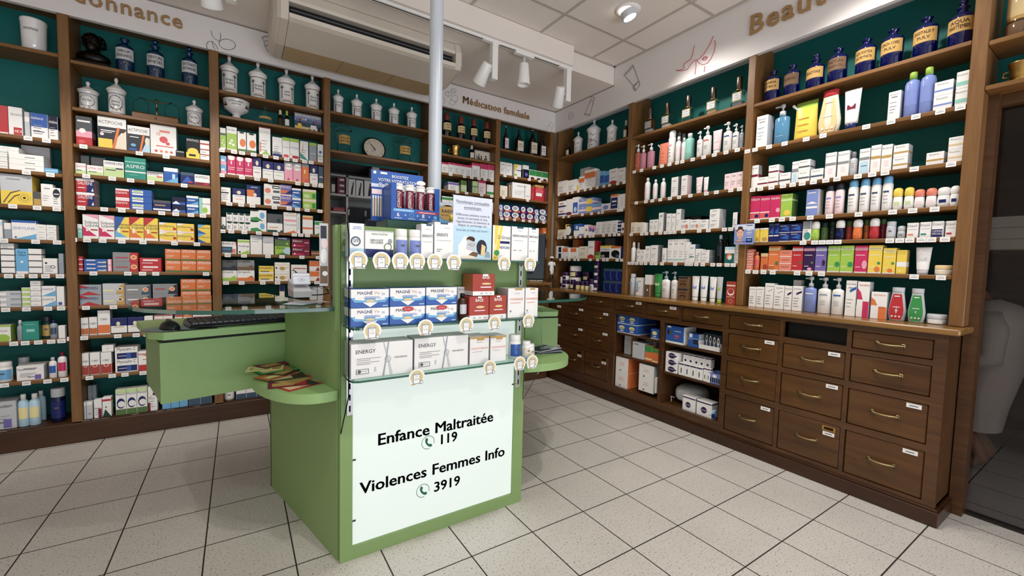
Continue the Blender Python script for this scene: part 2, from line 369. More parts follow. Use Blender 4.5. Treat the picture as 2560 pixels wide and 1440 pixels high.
# ------------------------------------------------------------------ shelving on the right wall
rk = thing('shelving_unit', 'tall oak shelving with teal backs standing on the right wall cabinets', 'shelving', (WU, 0, 0))
r_posts = [(3.768, 3.812), (2.69, 2.742), (1.61, 1.66), (.515, .57)]
for a, b in r_posts: MB().box(.001 if a < 3.7 else .02, .245, a, b, .988, SIGNB+.08, bev=.003).build('post', W_POST, rk)
for k in range(3):
    b, a = r_posts[k][0], r_posts[k+1][1]
    MB().box(.25, .27, a-.03, b+.03, .988, SIGNB+.08).build('back_panel', TEAL, rk)
MB().box(.25, .27, -.9, .52, 2.14, SIGNB+.08).build('back_panel', TEAL, rk)
for z in (2.365, 2.155): MB().box(.004, .25, -.9, .514, z-.022, z, bev=.003).build('shelf', W_SHELF_R, rk)
# ------------------------------------------------------------------ worktop and cabinets under it
MB().box(WT, 3.30, .495, 3.80, .956, .986, bev=.006).build('worktop', W_TOP)
tag(bpy.data.objects['worktop'], 'long polished oak worktop running over the drawer cabinets', 'worktop')
HND = mat('aged_brass_handle', '8f7f5c', .3, metal=.9, noise=.1)
def handle(parent, y, z, wd):
    p = [(-.002, wd*.5, 0), (-.016, wd*.5, 0), (-.02, wd*.42, 0), (-.026, wd*.25, -.002), (-.028, 0, -.003), (-.026, -wd*.25, -.002), (-.02, -wd*.42, 0), (-.016, -wd*.5, 0), (-.002, -wd*.5, 0)]
    m = MB().tube([(a, b+y, c+z) for a, b, c in p], [.008, .008, .006, .0055, .0055, .0055, .006, .008, .008])
    for s in (1, -1): m.box(-.004, .001, y+s*wd*.5-.008, y+s*wd*.5+.008, z-.009, z+.009, bev=.002)
    m.build('handle', HND, parent)
def card(parent, y, z, wd=.066, old=False):
    m = MB().box(-.002, .001, y-wd/2, y+wd/2, z-.011, z+.011, 'W'); m.build('label_card', PAPER, parent)
    k = MB(); [k.box(-.0026, -.002, y-wd*.3, y-wd*.3+wd*.6, z-.002, z+.002, 'k')]; k.build('card_print', INK, parent)
    if old:
        h = MB().box(-.004, .001, y-wd/2-.004, y+wd/2+.004, z+.017, z+.045, 'Z').box(-.0045, 0, y-wd/2+.006, y+wd/2-.006, z+.023, z+.039, 'D')
        h.build('brass_label_holder', METAL, parent)
def cabinet(name, label, y0, y1, cols, opens=(), vert=()):
    """cols: list of (yl, yr, [(zt, zb, card, old)...]); y runs from the far (left) side to the near (right) side"""
    c = thing(name, label, 'cabinet', (WC, 0, 0))
    fr = MB()
    holes = []
    for yl, yr, rows in cols:
        for r in rows: holes.append((yl, yr, r[0], r[1]))
    for h in opens: holes.append(h)
    # face frame: split the front into a grid around every hole
    ys = sorted({y0, y1, *[h[0] for h in holes], *[h[1] for h in holes]}, reverse=True)
    for a, b in zip(ys[:-1], ys[1:]):
        hs = sorted([h for h in holes if h[0] >= a-1e-4 and h[1] <= b+1e-4], key=lambda h: -h[2]); zt = .956
        for h in hs: fr.box(0, .022, b, a, h[2], zt) if zt-h[2] > .0005 else None; zt = h[3]
        fr.box(0, .022, b, a, .085, zt)
    fr.build('face_frame', W_DARK, c)
    MB().box(.022, .385, y1, y1+.018, .085, .95).box(.022, .385, y0-.018, y0, .085, .95).box(.375, .39, y1, y0, .085, .95).box(.03, .385, y1, y0, .085, .1).build('carcass', W_DARK, c)
    MB().box(-.026, .37, y1-(.02 if y1 < .6 else 0), y0, .002, .075, bev=.003).box(-.012, .37, y1-(.012 if y1 < .6 else 0), y0, .072, .085, bev=.003).build('plinth', W_PLINTH, c)
    for yl, yr, rows in cols:
        for r in rows:
            if r[2] is None: continue
            zt, zb, cd, old = r; g_ = .003
            pr = -.0 if not old else .004
            d = MB().box(.003-pr, .024, yr+g_, yl-g_, zb+g_, zt-g_, bev=.004).box(.024, .34, yr+.012, yl-.012, zb+.01, zt-.02).build('drawer', W_DRAW, c)
            handle(d, (yl+yr)/2, zb+(zt-zb)*(.5 if zt-zb < .13 else .52), .105 if abs(yl-yr) > .3 else .085)
            if cd: card(d, yr+.055, zt-(.022 if not old else .06), .058, old)
    return c
H4 = lambda rows, cs: [(rows[i][0], rows[i][1], *cs[i]) for i in range(len(rows))]
RB = [(.93, .83), (.80, .64), (.605, .40), (.362, .11)]
near = cabinet('drawer_cabinet', 'dark mahogany drawer cabinet at the near end with one empty slot', 1.645, .536,
    [(1.625, 1.294, H4(RB, [(0, 0), (1, 0), (0, 0), (1, 0)])), (1.27, .94, H4([(.928, .828), (.792, .634), (.602, .398), (.36, .112)], [(None, 0), (1, 0), (1, 0), (1, 1)])),
     (.918, .585, H4([(.922, .821), (.792, .634), (.595, .392), (.355, .107)], [(0, 0), (0, 0), (1, 0), (1, 0)]))])
MB().box(.05, .34, .945, 1.265, .82, .93).build('slot_lining', BLACK, near)  # black block that puts the shade of the empty slot into colour
mid = cabinet('open_cabinet', 'dark mahogany cabinet with three shallow drawers over open cubbyholes', 2.715, 1.645,
    [(2.69, 2.366, [(.955, .848, 1, 0)]), (2.344, 2.024, [(.948, .844, 1, 0)]), (1.997, 1.67, [(.944, .835, 0, 0)])],
    opens=[(2.685, 2.190, .812, .148), (2.162, 1.665, .802, .142)])
for yl, yr, zs in ((2.685, 2.19, (.645, .445, .146)), (2.162, 1.665, (.64, .402, .138))):
    for z in zs: MB().box(.024, .37, yr+.002, yl-.002, z-.016, z, bev=.002).build('shelf', W_DARK, mid)
MB().box(.024, .37, 2.166, 2.186, .1, .83).box(.024, .372, 1.66, 2.69, .815, .83).build('divider', W_DARK, mid)
far = cabinet('drawer_cabinet', 'dark mahogany drawer cabinet in the corner behind the counter', 3.77, 2.715,
    [(3.745, 3.428, H4([(.95, .862), (.822, .684), (.622, .446), (.398, .16)], [(1, 0), (1, 0), (1, 0), (1, 0)])),
     (3.404, 3.084, H4([(.95, .862), (.822, .684), (.622, .446), (.395, .16)], [(1, 0), (1, 0), (1, 0), (1, 1)])),
     (3.063, 2.745, H4([(.952, .862), (.816, .682), (.627, .438), (.393, .165)], [(0, 0), (1, 0), (1, 0), (1, 1)]))])
# ------------------------------------------------------------------ lettering and drawings on the fascia boards
def letters(name, label, text, origin, rz, h, depth=.012, sx=1.0):
    t = thing(name, label, 'sign', origin, rz); x = 0; k = h/.73
    for ch in text:
        if ch == ' ': x += .3*k*sx; continue
        vs, fs, adv = GL[1, ch]; m = MB(); front = [(x+v[0]*k*sx, -depth, v[1]*k) for v in vs]; n = len(vs)
        m.add(front, fs, 'Z')
        ed = {}
        for f in fs:
            for i in range(len(f)): ed[(f[i], f[(i+1) % len(f)])] = 1
        m.add(front+[(p[0], 0, p[2]) for p in front], [(b_, a_, a_+n, b_+n) for (a_, b_) in ed if (b_, a_) not in ed], 'Z')
        m.build('letter', W_LETTER, t); x += (adv*1.06+.02)*k*sx
    return t, x
letters('sign_lettering', 'wooden letters reading Médication familiale above the corner shelves', 'Médıcatıon famılıale', (1.852, D-.005, 2.797), 0, .069, sx=.965)
letters('sign_lettering', 'wooden letters reading Ordonnance above the back shelves', 'Ordonnance', (-1.02, D-.005, 2.818), 0, .098, sx=.96)
letters('sign_lettering', 'large wooden letters reading Beauté above the right wall shelves', 'Beauté', (WU-.005, 1.668, 2.872), -PI/2, .135, sx=1.0)
def decal(label, frame, strokes, c, r=.0016):
    """strokes are photo pixels on the fascia: closed when the first point repeats"""
    m = MB()
    for s in strokes:
        P = []
        for x, y in s:
            p = onY(x, y, D-.006) if frame == 'B' else onX(x, y, WU-.006); P.append(p)
        m.tube(P, r, c, 5)
    t = m.build('wall_drawing', INK); tag(t, label, 'drawing'); return t
def ellp(cx, cy, rx, ry, rot=0, n=18, a0=0, a1=360):
    o = []
    for i in range(n+1):
        a = math.radians(a0+(a1-a0)*i/n); x, y = rx*math.cos(a), ry*math.sin(a); q = math.radians(rot)
        o.append((cx+x*math.cos(q)-y*math.sin(q), cy+x*math.sin(q)+y*math.cos(q)))
    return o
decal('grey line drawing of a mortar and leaf on the back fascia', 'B', [[(528,77),(530,90),(537,97),(548,103),(551,97),(552,88),(551,82)], ellp(568,111,21,13,12), [(518,122),(516,110),(521,104),(530,103),(540,113),(546,124)], [(530,104),(534,118),(538,124)]], 'k')
decal('grey line drawing of a small bottle on the back fascia', 'B', [[(655,93),(669,90),(673,100),(660,104),(655,93)], [(660,104),(662,115),(671,130)], [(673,100),(676,108)], [(662,115),(672,112)]], 'k')
decal('green line drawing of two round pills on the back fascia', 'B', [ellp(1121,235,8,6,10), ellp(1134,227,6.5,5.5,20), [(1121,229),(1120,241)], [(1130,223),(1138,231)]], 'e', .0012)
decal('grey line drawing of a capsule on the back fascia', 'B', [[(1126,249),(1131,240),(1138,237),(1144,242),(1143,250),(1137,260),(1130,264),(1124,260),(1126,249)], [(1127,249),(1140,255)], ellp(1107,252,5,8)], 'k', .0012)
decal('grey line drawing of a tilted small bottle beside the corner', 'B', [[(1376,305),(1385,311),(1381,319),(1372,313),(1376,305)], [(1372,313),(1365,324)], [(1381,319),(1378,329)]], 'G', .0012)
decal('grey line drawing of a tablet on the right fascia', 'R', [ellp(1427,289,5.5,9.5,18), [(1422,293),(1433,285)]], 'G', .0012)
decal('magenta line drawing of a lipstick tube on the right fascia', 'R', [[(1478,242),(1487,243),(1483,253),(1476,251),(1478,242)], [(1476,252),(1461,287),(1474,290),(1484,254)], [(1462,284),(1475,287)]], 'U', .0016)
decal('grey line drawing of a large cosmetic tube on the right fascia', 'R', [[(1582,162),(1597,203),(1590,211),(1585,216),(1560,187),(1582,162)], [(1564,187),(1583,166)], [(1597,203),(1585,214)], [(1597,203),(1600,213),(1588,227),(1581,217)], [(1585,216),(1589,226)]], 'k', .0018)
decal('pink line drawing of a head thrown back on the right fascia', 'R', [[(1784,90),(1775,110),(1762,132),(1748,147),(1736,151),(1727,160),(1722,169),(1718,174),(1705,177),(1690,176),(1704,174),(1711,170),(1708,163),(1716,155),(1727,148),(1731,138),(1735,120),(1737,113)], [(1787,101),(1789,112),(1785,130),(1777,147),(1768,158),(1757,162),(1748,158),(1742,150)], [(1740,152),(1740,165),(1737,186)], [(1762,165),(1760,180)], ellp(1762,146,6,4,-25), [(1755,149),(1769,142)]], 'M', .002)
# ------------------------------------------------------------------ ceiling things
def downlight(x, y, label, power, aim, ang=70):
    t = thing('recessed_downlight', label, 'ceiling light', (x, y, CEIL), group='recessed downlights')
    MB().lathe([(.056, -.006), (.088, -.007), (.09, -.003), (.09, 0), (.056, 0)], 'W', 28, cap=False).build('trim_ring', PLAST, t)
    hd = MB().lathe([(.055, .0), (.056, -.035), (.053, -.05), (.047, -.047), (.045, -.04)], 'H', 28, cap=False)
    dx, dy = aim[0]-x, aim[1]-y; n = math.hypot(dx, dy); hd.xf(Matrix.Translation((0, 0, -.012)) @ Matrix.Rotation(math.radians(22), 4, Vector((-dy/n, dx/n, 0)) * -1)); hd.build('lamp_head', PLAST, t)
    l = MB().lathe([(.001, -.041), (.046, -.041)], 'W', 28, cap=False).xf(Matrix.Translation((0, 0, -.012)) @ Matrix.Rotation(math.radians(22), 4, Vector((-dy/n, dx/n, 0)) * -1)); l.build('lamp_disc', LAMP, t)
    spot('downlight_beam', (x+dx/n*.05, y+dy/n*.05, CEIL-.1), aim, power, ang, rad=.04)
def track_spot(x, y, label, aim, power=0, driver=True, ang=75, dz=0):
    t = thing('track_spotlight', label, 'spotlight', (x, y, SOF), group='track spotlights')
    a = Vector(aim)-Vector((x, y, 2.74)); ax = a.normalized()
    if driver:
        MB().box(.05, .10, -.02, .03, -.30, -.02, bev=.003).build('driver_box', PLAST, t)
        MB().box(-.03, .12, -.018, .018, -.03, -.014, bev=.003).build('track_adapter', PLAST, t)
        hc = Vector((-.02, 0, -.28))
        MB().tube([(.055, 0, -.24), tuple(hc-ax*.03)], .016, 'H', 12).build('swivel', PLAST, t)
    else:
        MB().box(-.09, .09, -.02, .02, -.045, -.014, bev=.004).build('track_adapter', PLAST, t)
        hc = Vector((0, 0, -.19)); MB().tube([(0, 0, -.05), (0, 0, -.1)], .012, 'H', 10).build('swivel', PLAST, t)
    q = ax.to_track_quat('-Z', 'Y').to_matrix().to_4x4(); T = Matrix.Translation(hc) @ q
    MB().lathe([(.001, .085), (.036, .085), (.038, .08), (.053, -.075), (.05, -.082), (.046, -.078), (.044, -.06)], 'W', 24, cap=False).xf(T).build('lamp_head', PLAST, t)
    MB().lathe([(.001, -.06), (.045, -.06)], 'W', 24, cap=False).xf(T).build('lamp_disc', LAMP if power > 20 else PLAST, t)
    if power: spot('track_beam', Vector((x, y, SOF))+hc+ax*.1, aim, power, ang, rad=.03)
tr = MB().box(-2.0, 2.455, 2.885, 2.918, SOF-.024, SOF-.005, 'W').box(-2.0, 2.45, 2.897, 2.906, SOF-.0245, SOF-.02, 'K').build('light_track', PLAST)
tag(tr, 'white lighting track under the ceiling trunking', 'track')
# ------------------------------------------------------------------ air conditioner under the soffit
ac = thing('air_conditioner', 'yellowed ceiling air conditioner hanging over the back shelves', 'air conditioner', (0, 0, 0))
def acprof(x0, x1, name, pts, m, taper=0):
    n = len(pts); vs = [(x0, p[0], p[1]) for p in pts]+[(x1, p[0], p[1]) for p in pts]
    MB().add(vs, [tuple(range(n)), tuple(range(2*n-1, n-1, -1))]+[(i+n, (i+1) % n+n, (i+1) % n, i) for i in range(n)], 'W').build(name, m, ac)
acprof(.29, 1.44, 'front_panel', [(3.085, 2.79), (3.09, 2.765), (3.12, 2.752), (3.40, 2.712), (3.41, 2.73), (3.12, 2.80)], AC_W)
acprof(.29, 1.44, 'top_lip', [(3.10, 2.865), (3.095, 2.885), (3.13, 2.955), (3.2, 2.958), (3.2, 2.87)], AC_W)
acprof(.29, 1.44, 'outlet_recess', [(3.16, 2.76), (3.16, 2.95), (3.2, 2.95), (3.2, 2.76)], BLACK)
MB().box(.3, 1.43, 3.115, 3.135, 2.822, 2.83, 'k').build('louvre_blade', PLAST, ac)
for k in range(3):
    a, b = .29+k*1.15/3, .29+(k+1)*1.15/3
    acprof(a+.002, b-.002, 'intake_panel', [(3.405, 2.713), (3.70, 2.738), (3.73, 2.76), (3.73, 2.80), (3.41, 2.78)], AC_T)
acprof(.29, 1.44, 'casing', [(3.21, 2.80), (3.74, 2.80), (3.76, 2.955), (3.21, 2.955)], AC_W)
for a, b in ((.205, .288), (1.442, 1.525)):
    rows = []
    for x, s in ((a, .75), (a+.02, .92), (a+.045, 1), (b-.045, 1), (b-.02, .99), (b, .98)) if a < 1 else ((a, .98), (a+.02, .99), (a+.045, 1), (b-.045, 1), (b-.02, .92), (b, .75)):
        cy, cz = 3.42, 2.85; rows.append([(x, cy+(y-cy)*s, cz+(z-cz)*s if z < 2.95 else z) for y, z in [(3.085, 2.79), (3.11, 2.755), (3.40, 2.712), (3.68, 2.73), (3.75, 2.77), (3.76, 2.955), (3.12, 2.955), (3.085, 2.88)]])
    MB().loft(rows, 'W', sm=False).build('end_cap', AC_W, ac)
# ------------------------------------------------------------------ steel pole
pl = MB().lathe([(.036, .002), (.036, 1.62)], 'H', 32).lathe([(.0375, 1.62), (.0375, CEIL-.004)], 'H', 32, cap=False).xf(Matrix.Translation((.948, 2.292, 0))).build('steel_pole', STEEL)
tag(pl, 'pale steel pole rising behind the counter to the ceiling', 'pole')
# ------------------------------------------------------------------ service counter
CT = thing('service_counter', 'green service counter with a lit front panel and glass display shelves', 'counter', (.786, YC, 0))
def bw(m, name, mt, parent): return m.xf(Matrix.Translation(-Vector(parent.location))).build(name, mt, parent)
def wing(sd, a, b):                       # a along the slanted side, b outwards from it; sd -1 left, +1 right
    x, y = .337-.235*a-.972*b, 1.758+.972*a-.235*b
    return (x, y) if sd < 0 else (1.572-x, y)
# plinth panels
m = MB()
m.box(.337, 1.235, YC, YC+.03, .0, .055).box(.337, .386, YC, YC+.03, .055, 1.385).box(1.176, 1.235, YC, YC+.03, .055, 1.385).box(.386, 1.176, YC+.004, YC+.03, .962, 1.385)
m.box(.325, 1.247, YC+.03, YC+.086, .962, 1.385)
bw(m, 'front_frame', GREEN, CT)
for sd in (-1, 1):
    bw(MB().prism([wing(sd, 0.03, 0), wing(sd, .85, 0), wing(sd, .85, -.02), wing(sd, .03, -.02)], 0, .6235).prism([wing(sd, 0.03, 0), wing(sd, .612, 0), wing(sd, .612, -.02), wing(sd, .03, -.02)], .6235, 1.038), 'side_panel', GREEN, CT)
bw(MB().prism([wing(-1, .85, 0), wing(1, .85, 0), wing(1, .83, 0), wing(-1, .83, 0)], 0, .9), 'rear_panel', GREEN, CT)
# lit panel and its lettering
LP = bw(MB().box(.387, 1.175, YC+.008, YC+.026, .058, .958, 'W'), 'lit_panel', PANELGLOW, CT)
yy = YC+.0065
for s, x0, x1, z, h in (('Enfance Maltraitée', .487, 1.059, .4625, .052), ('119', .768, .863, .4045, .048), ('Violences Femmes Info', .417, 1.132, .269, .052), ('3919', .746, .882, .185, .048)):
    wd = text_geo(s, True)[2]; kx = (x1-x0)/wd; px = 0
    for wrd in s.split(' '):
        vs, fs, ww = text_geo(wrd, True); t = MB()
        [t.add([(x0+(px+v[0])*kx+e, yy, z+v[1]*h/.73) for v in vs], fs, '1b1b22') for e in (-.0011, .0011)]; bw(t, 'lettering_word', INK, CT); px += ww+.3
for cx, cz in ((.716, .427), (.694, .207)):
    t = MB(); t.ring(cx, cz, .031, .0022, yy, '2f6a55', 40, math.radians(-20), math.radians(285))
    pts = [(-.006, .023), (-.013, .018), (-.014, .005), (-.008, -.008), (.003, -.019), (.012, -.023), (.019, -.02), (.02, -.014), (.013, -.008), (.007, -.01), (.0, -.004), (-.004, .004), (-.001, .009), (-.001, .016)]
    t.poly([(cx+a*1.0, cz+b) for a, b in pts], yy-.0004, '1f6b4d'); bw(t, 'telephone_symbol', INK, CT)
m = MB()
for z in (.42, .16): m.box(.386, .4, YC+.004, YC+.008, z, z+.006, 'k')
m.box(1.165, 1.176, YC+.004, YC+.008, .63, .636, 'k'); bw(m, 'panel_clip', METAL, CT)
# slotted uprights
for x in (.372, 1.19):
    m = MB().box(x-.011, x+.011, YC-.012, YC, .62, 1.37, 'H')
    for k in range(16): m.box(x-.003, x+.003, YC-.0125, YC-.0115, .635+k*.046, .66+k*.046, 'K')
    bw(m, 'slotted_upright', METAL, CT)
YF = 1.615
def glass_slab(pts, z0, z1, name, ins=.0):
    g = bw(MB().prism(pts, z0, z1), name, GLASSG, CT)
    n = len(pts); e = MB()
    cx = sum(p[0] for p in pts)/n; cy = sum(p[1] for p in pts)/n
    o = [(p[0]+(p[0]-cx)*.0015, p[1]+(p[1]-cy)*.0015) for p in pts]
    e.add([(p[0], p[1], z0+.0004) for p in o]+[(p[0], p[1], z1-.0004) for p in o], [(i, (i+1) % n, n+(i+1) % n, n+i) for i in range(n)], 'W')
    bw(e, name+'_edge', GLASSEDGE, CT) if False else e.xf(Matrix.Translation(-Vector(CT.location))).build('cut_edge', GLASSEDGE, g)
    return g
for z, name in ((1.252, 'glass_shelf'), (.985, 'glass_shelf'), (.785, 'glass_shelf')):
    r = .03
    pts = [(.349, YC-.002), (.349, YF+r), (.349+r*.3, YF+r*.3), (.349+r, YF), (1.222-r, YF), (1.222-r*.3, YF+r*.3), (1.222, YF+r), (1.222, YC-.002)]
    glass_slab(pts, z, z+.008, name)
    for x in (.372, 1.19): bw(MB().prism([(x-.002, YC-.012), (x+.002, YC-.012), (x+.002, YF+.05), (x-.002, YF+.05)], z-.012, z-.001, 'H'), 'shelf_bracket', METAL, CT)
for x in (.338, 1.229):
    P = [(YC, .545), (YF, .74), (YF, 1.34), (YF+.03, 1.385), (YC, 1.385)]; vs = [(x, p[0], p[1]) for p in P]+[(x+.004, p[0], p[1]) for p in P]
    n = len(P); bw(MB().add(vs, [tuple(range(n)), tuple(range(2*n-1, n-1, -1))]+[(i, i+n, (i+1) % n+n, (i+1) % n) for i in range(n)], 'W'), 'acrylic_side', ACRYL, CT)
# side units
GL_L = [(.333, 1.80), (.25, 1.795), (.149, 1.798), (.05, 1.805), (-.043, 1.817), (-.12, 1.842), (-.185, 1.884), (-.24, 1.93), (-.283, 1.974), (-.325, 2.045), (-.352, 2.13), (-.368, 2.25), (-.36, 2.37), (-.31, 2.455), (-.24, 2.50), (-.155, 2.53), (.12, 2.64), (.125, 2.62)]
for sd in (-1, 1):
    pts = [(x if sd < 0 else 1.572-x, y) for x, y in GL_L]
    glass_slab(pts, 1.04, 1.055, 'glass_top')
    a0, a1, wd = .615, 1.06, .482
    m = MB().prism([wing(sd, a0, -.1), wing(sd, a0, wd), wing(sd, a1, wd), wing(sd, a1, -.1)], .624, .881)
    du = bw(m, 'drawer_unit', GREEN, CT)
    bw(MB().prism([wing(sd, a0+.01, -.1), wing(sd, a0+.01, wd-.01), wing(sd, a1, wd-.01), wing(sd, a1, -.1)], .881, .894, 'K'), 'shadow_gap', BLACK, CT)
    q = MB().prism([wing(sd, a0-.012, .0008), wing(sd, a0-.012, wd-.012), wing(sd, a0+.06, wd+.03), wing(sd, a1+.02, wd+.03), wing(sd, a1+.02, -.1), wing(sd, a0, -.1), wing(sd, a0, .0008)], .894, .926)
    bw(q, 'keyboard_shelf', GREEN2, CT)
    n = 56; el = [wing(sd, .325-.305*math.cos(PI*i/n), (.205 if sd < 0 else .37)*math.sin(PI*i/n)**(.75 if sd < 0 else .6)+.0008) for i in range(n+1)]
    bw(MB().prism(el, .68, .72), 'half_round_shelf', GREEN2, CT)
# ------------------------------------------------------------------ things on the side units
def at(name, label, cat, loc, rz=0, group=None): return thing(name, label, cat, loc, rz, group)
LA = math.atan2(.235, .972)               # the left unit is turned by this angle
p = onZ(735, 742, 1.055)
cr = at('card_reader', 'pale grey contactless card reader on the left glass top', 'card reader', (.262, 2.36, 1.0555), LA-.15)
MB().loft([[(-.04, -.06, 0), (.04, -.06, 0), (.04, .075, 0), (-.04, .075, 0)], [(-.042, -.062, .03), (.042, -.062, .03), (.042, .08, .045), (-.042, .08, .045)], [(-.038, -.05, .04), (.038, -.05, .04), (.04, .078, .085), (-.04, .078, .085)]], 'H', sm=False).build('body', PLAST, cr)
sc = MB().box(-.041, .041, -.004, .004, -.03, .03, 'a', bev=.004); sc.rect(-.038, .012, .038, .0135, -.0045, 'k')
sc.add([(.016*math.cos(2*PI*i/24), -.0045, -.005+.009*math.sin(2*PI*i/24)) for i in range(24)]+[(.0145*math.cos(2*PI*i/24), -.0045, -.005+.0078*math.sin(2*PI*i/24)) for i in range(24)], [(i, (i+1) % 24, 24+(i+1) % 24, 24+i) for i in range(24)], 'k')
sc.poly([(-.006, -.005), (.001, -.001), (.001, -.009)], -.0046, 'X')
for r in (.004, .007): sc.ring(.001, -.005, r, .001, -.0046, 'X', 8, -.7, .7)
sc.xf(Matrix.Translation((0, -.03, .09)) @ Matrix.Rotation(-.35, 4, 'X')).build('contactless_screen', PLAST, cr)
MB().tube([(.03, .04, .02), (.07, .05, .045), (.12, .06, .05), (.16, .1, .02), (.17, .14, .006)], .004, 'k').tube([(.02, .03, .008), (.06, -.01, .006), (.1, .0, .006), (.16, .08, .006)], .003, 'K').build('cable', PLAST, cr)
for i, (x, y, rz, c, lb) in enumerate([(.265, 2.03, .35, 'W', 'white folded leaflet at the bottom of the pile by the card reader'), (.25, 2.00, .62, 'H', 'grey printed leaflet in the pile by the card reader'), (.23, 1.975, .9, 'a', 'bluish printed leaflet topping the pile by the card reader')]):
    m = MB().box(-.07, .07, -.045, .045, 0, .0012, c)
    for k in range(6): m.box(-.055, .055, -.036+k*.013, -.031+k*.013, .0012, .0014, 'm' if k % 2 else 'X')
    tag(m.build('leaflet', PAPER, None, (x, y, 1.0556+i*.0018), rz), lb, 'leaflet', 'leaflets by the card reader')
# keyboard, mouse, mouse mat
kx, ky = wing(-1, .72, .155)
kb = at('keyboard', 'black computer keyboard on the left green keyboard shelf', 'keyboard', (kx, ky, .927), LA)
MB().box(-.22, .215, -.075, .085, 0, .012, 'K', bev=.004).loft([[(-.22, -.075, .01), (.215, -.075, .01), (.215, .085, .01), (-.22, .085, .01)], [(-.215, -.07, .016), (.21, -.07, .016), (.21, .08, .028), (-.215, .08, .028)]], 'K', sm=False).build('body', PLAST, kb)
m = MB()
for r in range(5):
    for k in range(18): m.box(-.208+k*.0232, -.188+k*.0232, -.062+r*.028, -.04+r*.028, .015+r*.0022, .024+r*.0025, 'X')
m.build('keys', PLAST, kb)
mx, my = wing(-1, .668, .437)
tag(MB().lathe([(.1, 0), (.1, .002)], 'm', 32, flat=.8).lathe([(.102, .0), (.102, .0015)], 'U', 32, flat=.82).build('mouse_mat', PAPER, None, (mx-.0, my+.03, .9265)), 'round grey and red mouse mat under the mouse', 'mouse mat')
ms = at('computer_mouse', 'black computer mouse on its round mat', 'mouse', (mx-.005, my+.015, .929), LA+.2)
MB().ell((0, 0, .004), (.033, .055, .034), 'K', 20, 12).build('shell', PLAST, ms)
bpy.data.objects['shell'].data.vertices.foreach_set('co', np.array([(v.co.x, v.co.y, max(v.co.z, 0)) for v in bpy.data.objects['shell'].data.vertices]).ravel())
MB().tube([(0, .012+.02*math.cos(a), .036+.004*math.sin(a)) for a in (0, 1, 2, 3)], .004, 'k').build('scroll_wheel', PLAST, ms)
MB().tube([(0, -.054, .006), (-.0, -.07, .002), (.05, -.085, .0), (.1, -.09, .0), (.14, -.105, -.001)], .002, 'K').build('cable', PLAST, ms)
# flyers on the half-round shelves
cols = 'uUZQoDEyUQ'
for i in range(9):
    a, b = .16+.05*i, .085+.03*math.sin(i*2.1); x, y = wing(-1, a+.03, b)
    m = MB().box(-.075, .075, -.05, .05, 0, .001, cols[i])
    m.box(-.06, .02, -.03, .02, .001, .0013, 'Z' if i % 3 else 'z').box(.03, .066, -.04, .04, .001, .0013, 'QRuDUEoZU'[i])
    if i in (4, 7): m.box(-.05, .01, -.02, .01, .0013, .0016, 'y')
    tag(m.build('flyer', PAPER, None, (x, y, .7203+i*.0014), [.2, -.3, .5, -.1, .35, .7, .1, -.4, .3][i]+LA),
        '%s flyer, %s in the fan on the left half-round shelf' % (['rust red', 'burgundy', 'golden', 'dark green', 'orange brown', 'brown', 'green', 'pale yellow', 'dark red'][i], ['lowest', 'second up', 'third up', 'fourth up', 'fifth up', 'sixth up', 'seventh up', 'eighth up', 'topmost'][i]), 'flyer', 'flyers on the left half-round shelf')
for i in range(4):
    x, y = wing(1, .33+.012*i, .24+.005*i)
    m = MB().box(-.105, .105, -.075, .075, 0, .002, 'XmvH'[i]).box(-.09, .03, -.06, .05, .002, .0023, 'kGmX'[i])
    m.box(-.02, .09, -.03, .0, .0023, .0026, 'HXkm'[i]).box(.02, .095, .02, .06, .0023, .0026, 'vHXk'[i])
    tag(m.build('magazine', PAPER, None, (x, y, .7203+i*.0027), -.3+.17*i), 'dark grey magazine, %s in the pile on the right half-round shelf' % ['lowest', 'second up', 'third up', 'topmost'][i], 'magazine', 'magazines on the right half-round shelf')
# computer screens at the two work places
def monitor(label, loc, rz, wd=.46, up=0):
    t = at('computer_monitor', label, 'monitor', loc, rz)
    MB().box(-wd/2, wd/2, -.02, .02, .09+up, .39+up, 'K', bev=.008).box(-wd*.3, wd*.3, -.045, -.015, .13+up, .33+up, 'X', bev=.01).build('screen_housing', PLAST, t)
    MB().tube([(0, -.01, .008), (0, -.01, .2+up)], .022, 'K', 12).build('neck', PLAST, t)
    MB().prism([(.11*math.cos(a*PI/8), .08*math.sin(a*PI/8)) for a in range(16)], 0, .012, 'X').build('foot', PLAST, t)
x, y = wing(-1, .45, -.36); monitor('black computer screen seen from behind, left of the blue display', (.68, 2.33, 1.056), .05, .40, .078)
x, y = wing(1, .45, .12); monitor('black computer screen turned away beside the poster', (1.50, 2.28, 1.0555), -.5, .4)
for sx, yy_ in ((.60, 2.5),):
    tag(MB().box(.42, .88, 2.23, 2.43, 1.03, 1.0555, 'X', bev=.003).build('screen_shelf', PLAST), 'dark shelf bridging the back of the counter under the screen', 'shelf')
    MB().box(.44, .46, 2.25, 2.41, .9, 1.03, 'X').box(.84, .86, 2.25, 2.41, .9, 1.03, 'X').build('bracket', PLAST, bpy.data.objects['screen_shelf'])
ZC0 = onY(1378, 705, 3.66)[2]
# basket, figurine, leaflet holder on the right glass top
b_ = at('wicker_basket', 'shallow wicker basket beside the nurse figurine', 'basket', (2.32, 3.675, ZC0+.0004), .1)
MB().lathe([(.13, 0), (.15, .05), (.14, .055), (.12, .012)], 'Z', 28, flat=.55, cap=True).build('bowl', WICKER, b_)
MB().tube([(.15*math.sin(2*PI*i/28), .15*.55*math.cos(2*PI*i/28), .054) for i in range(28)], .008, 'Z', 6, True).build('rim', WICKER, b_)
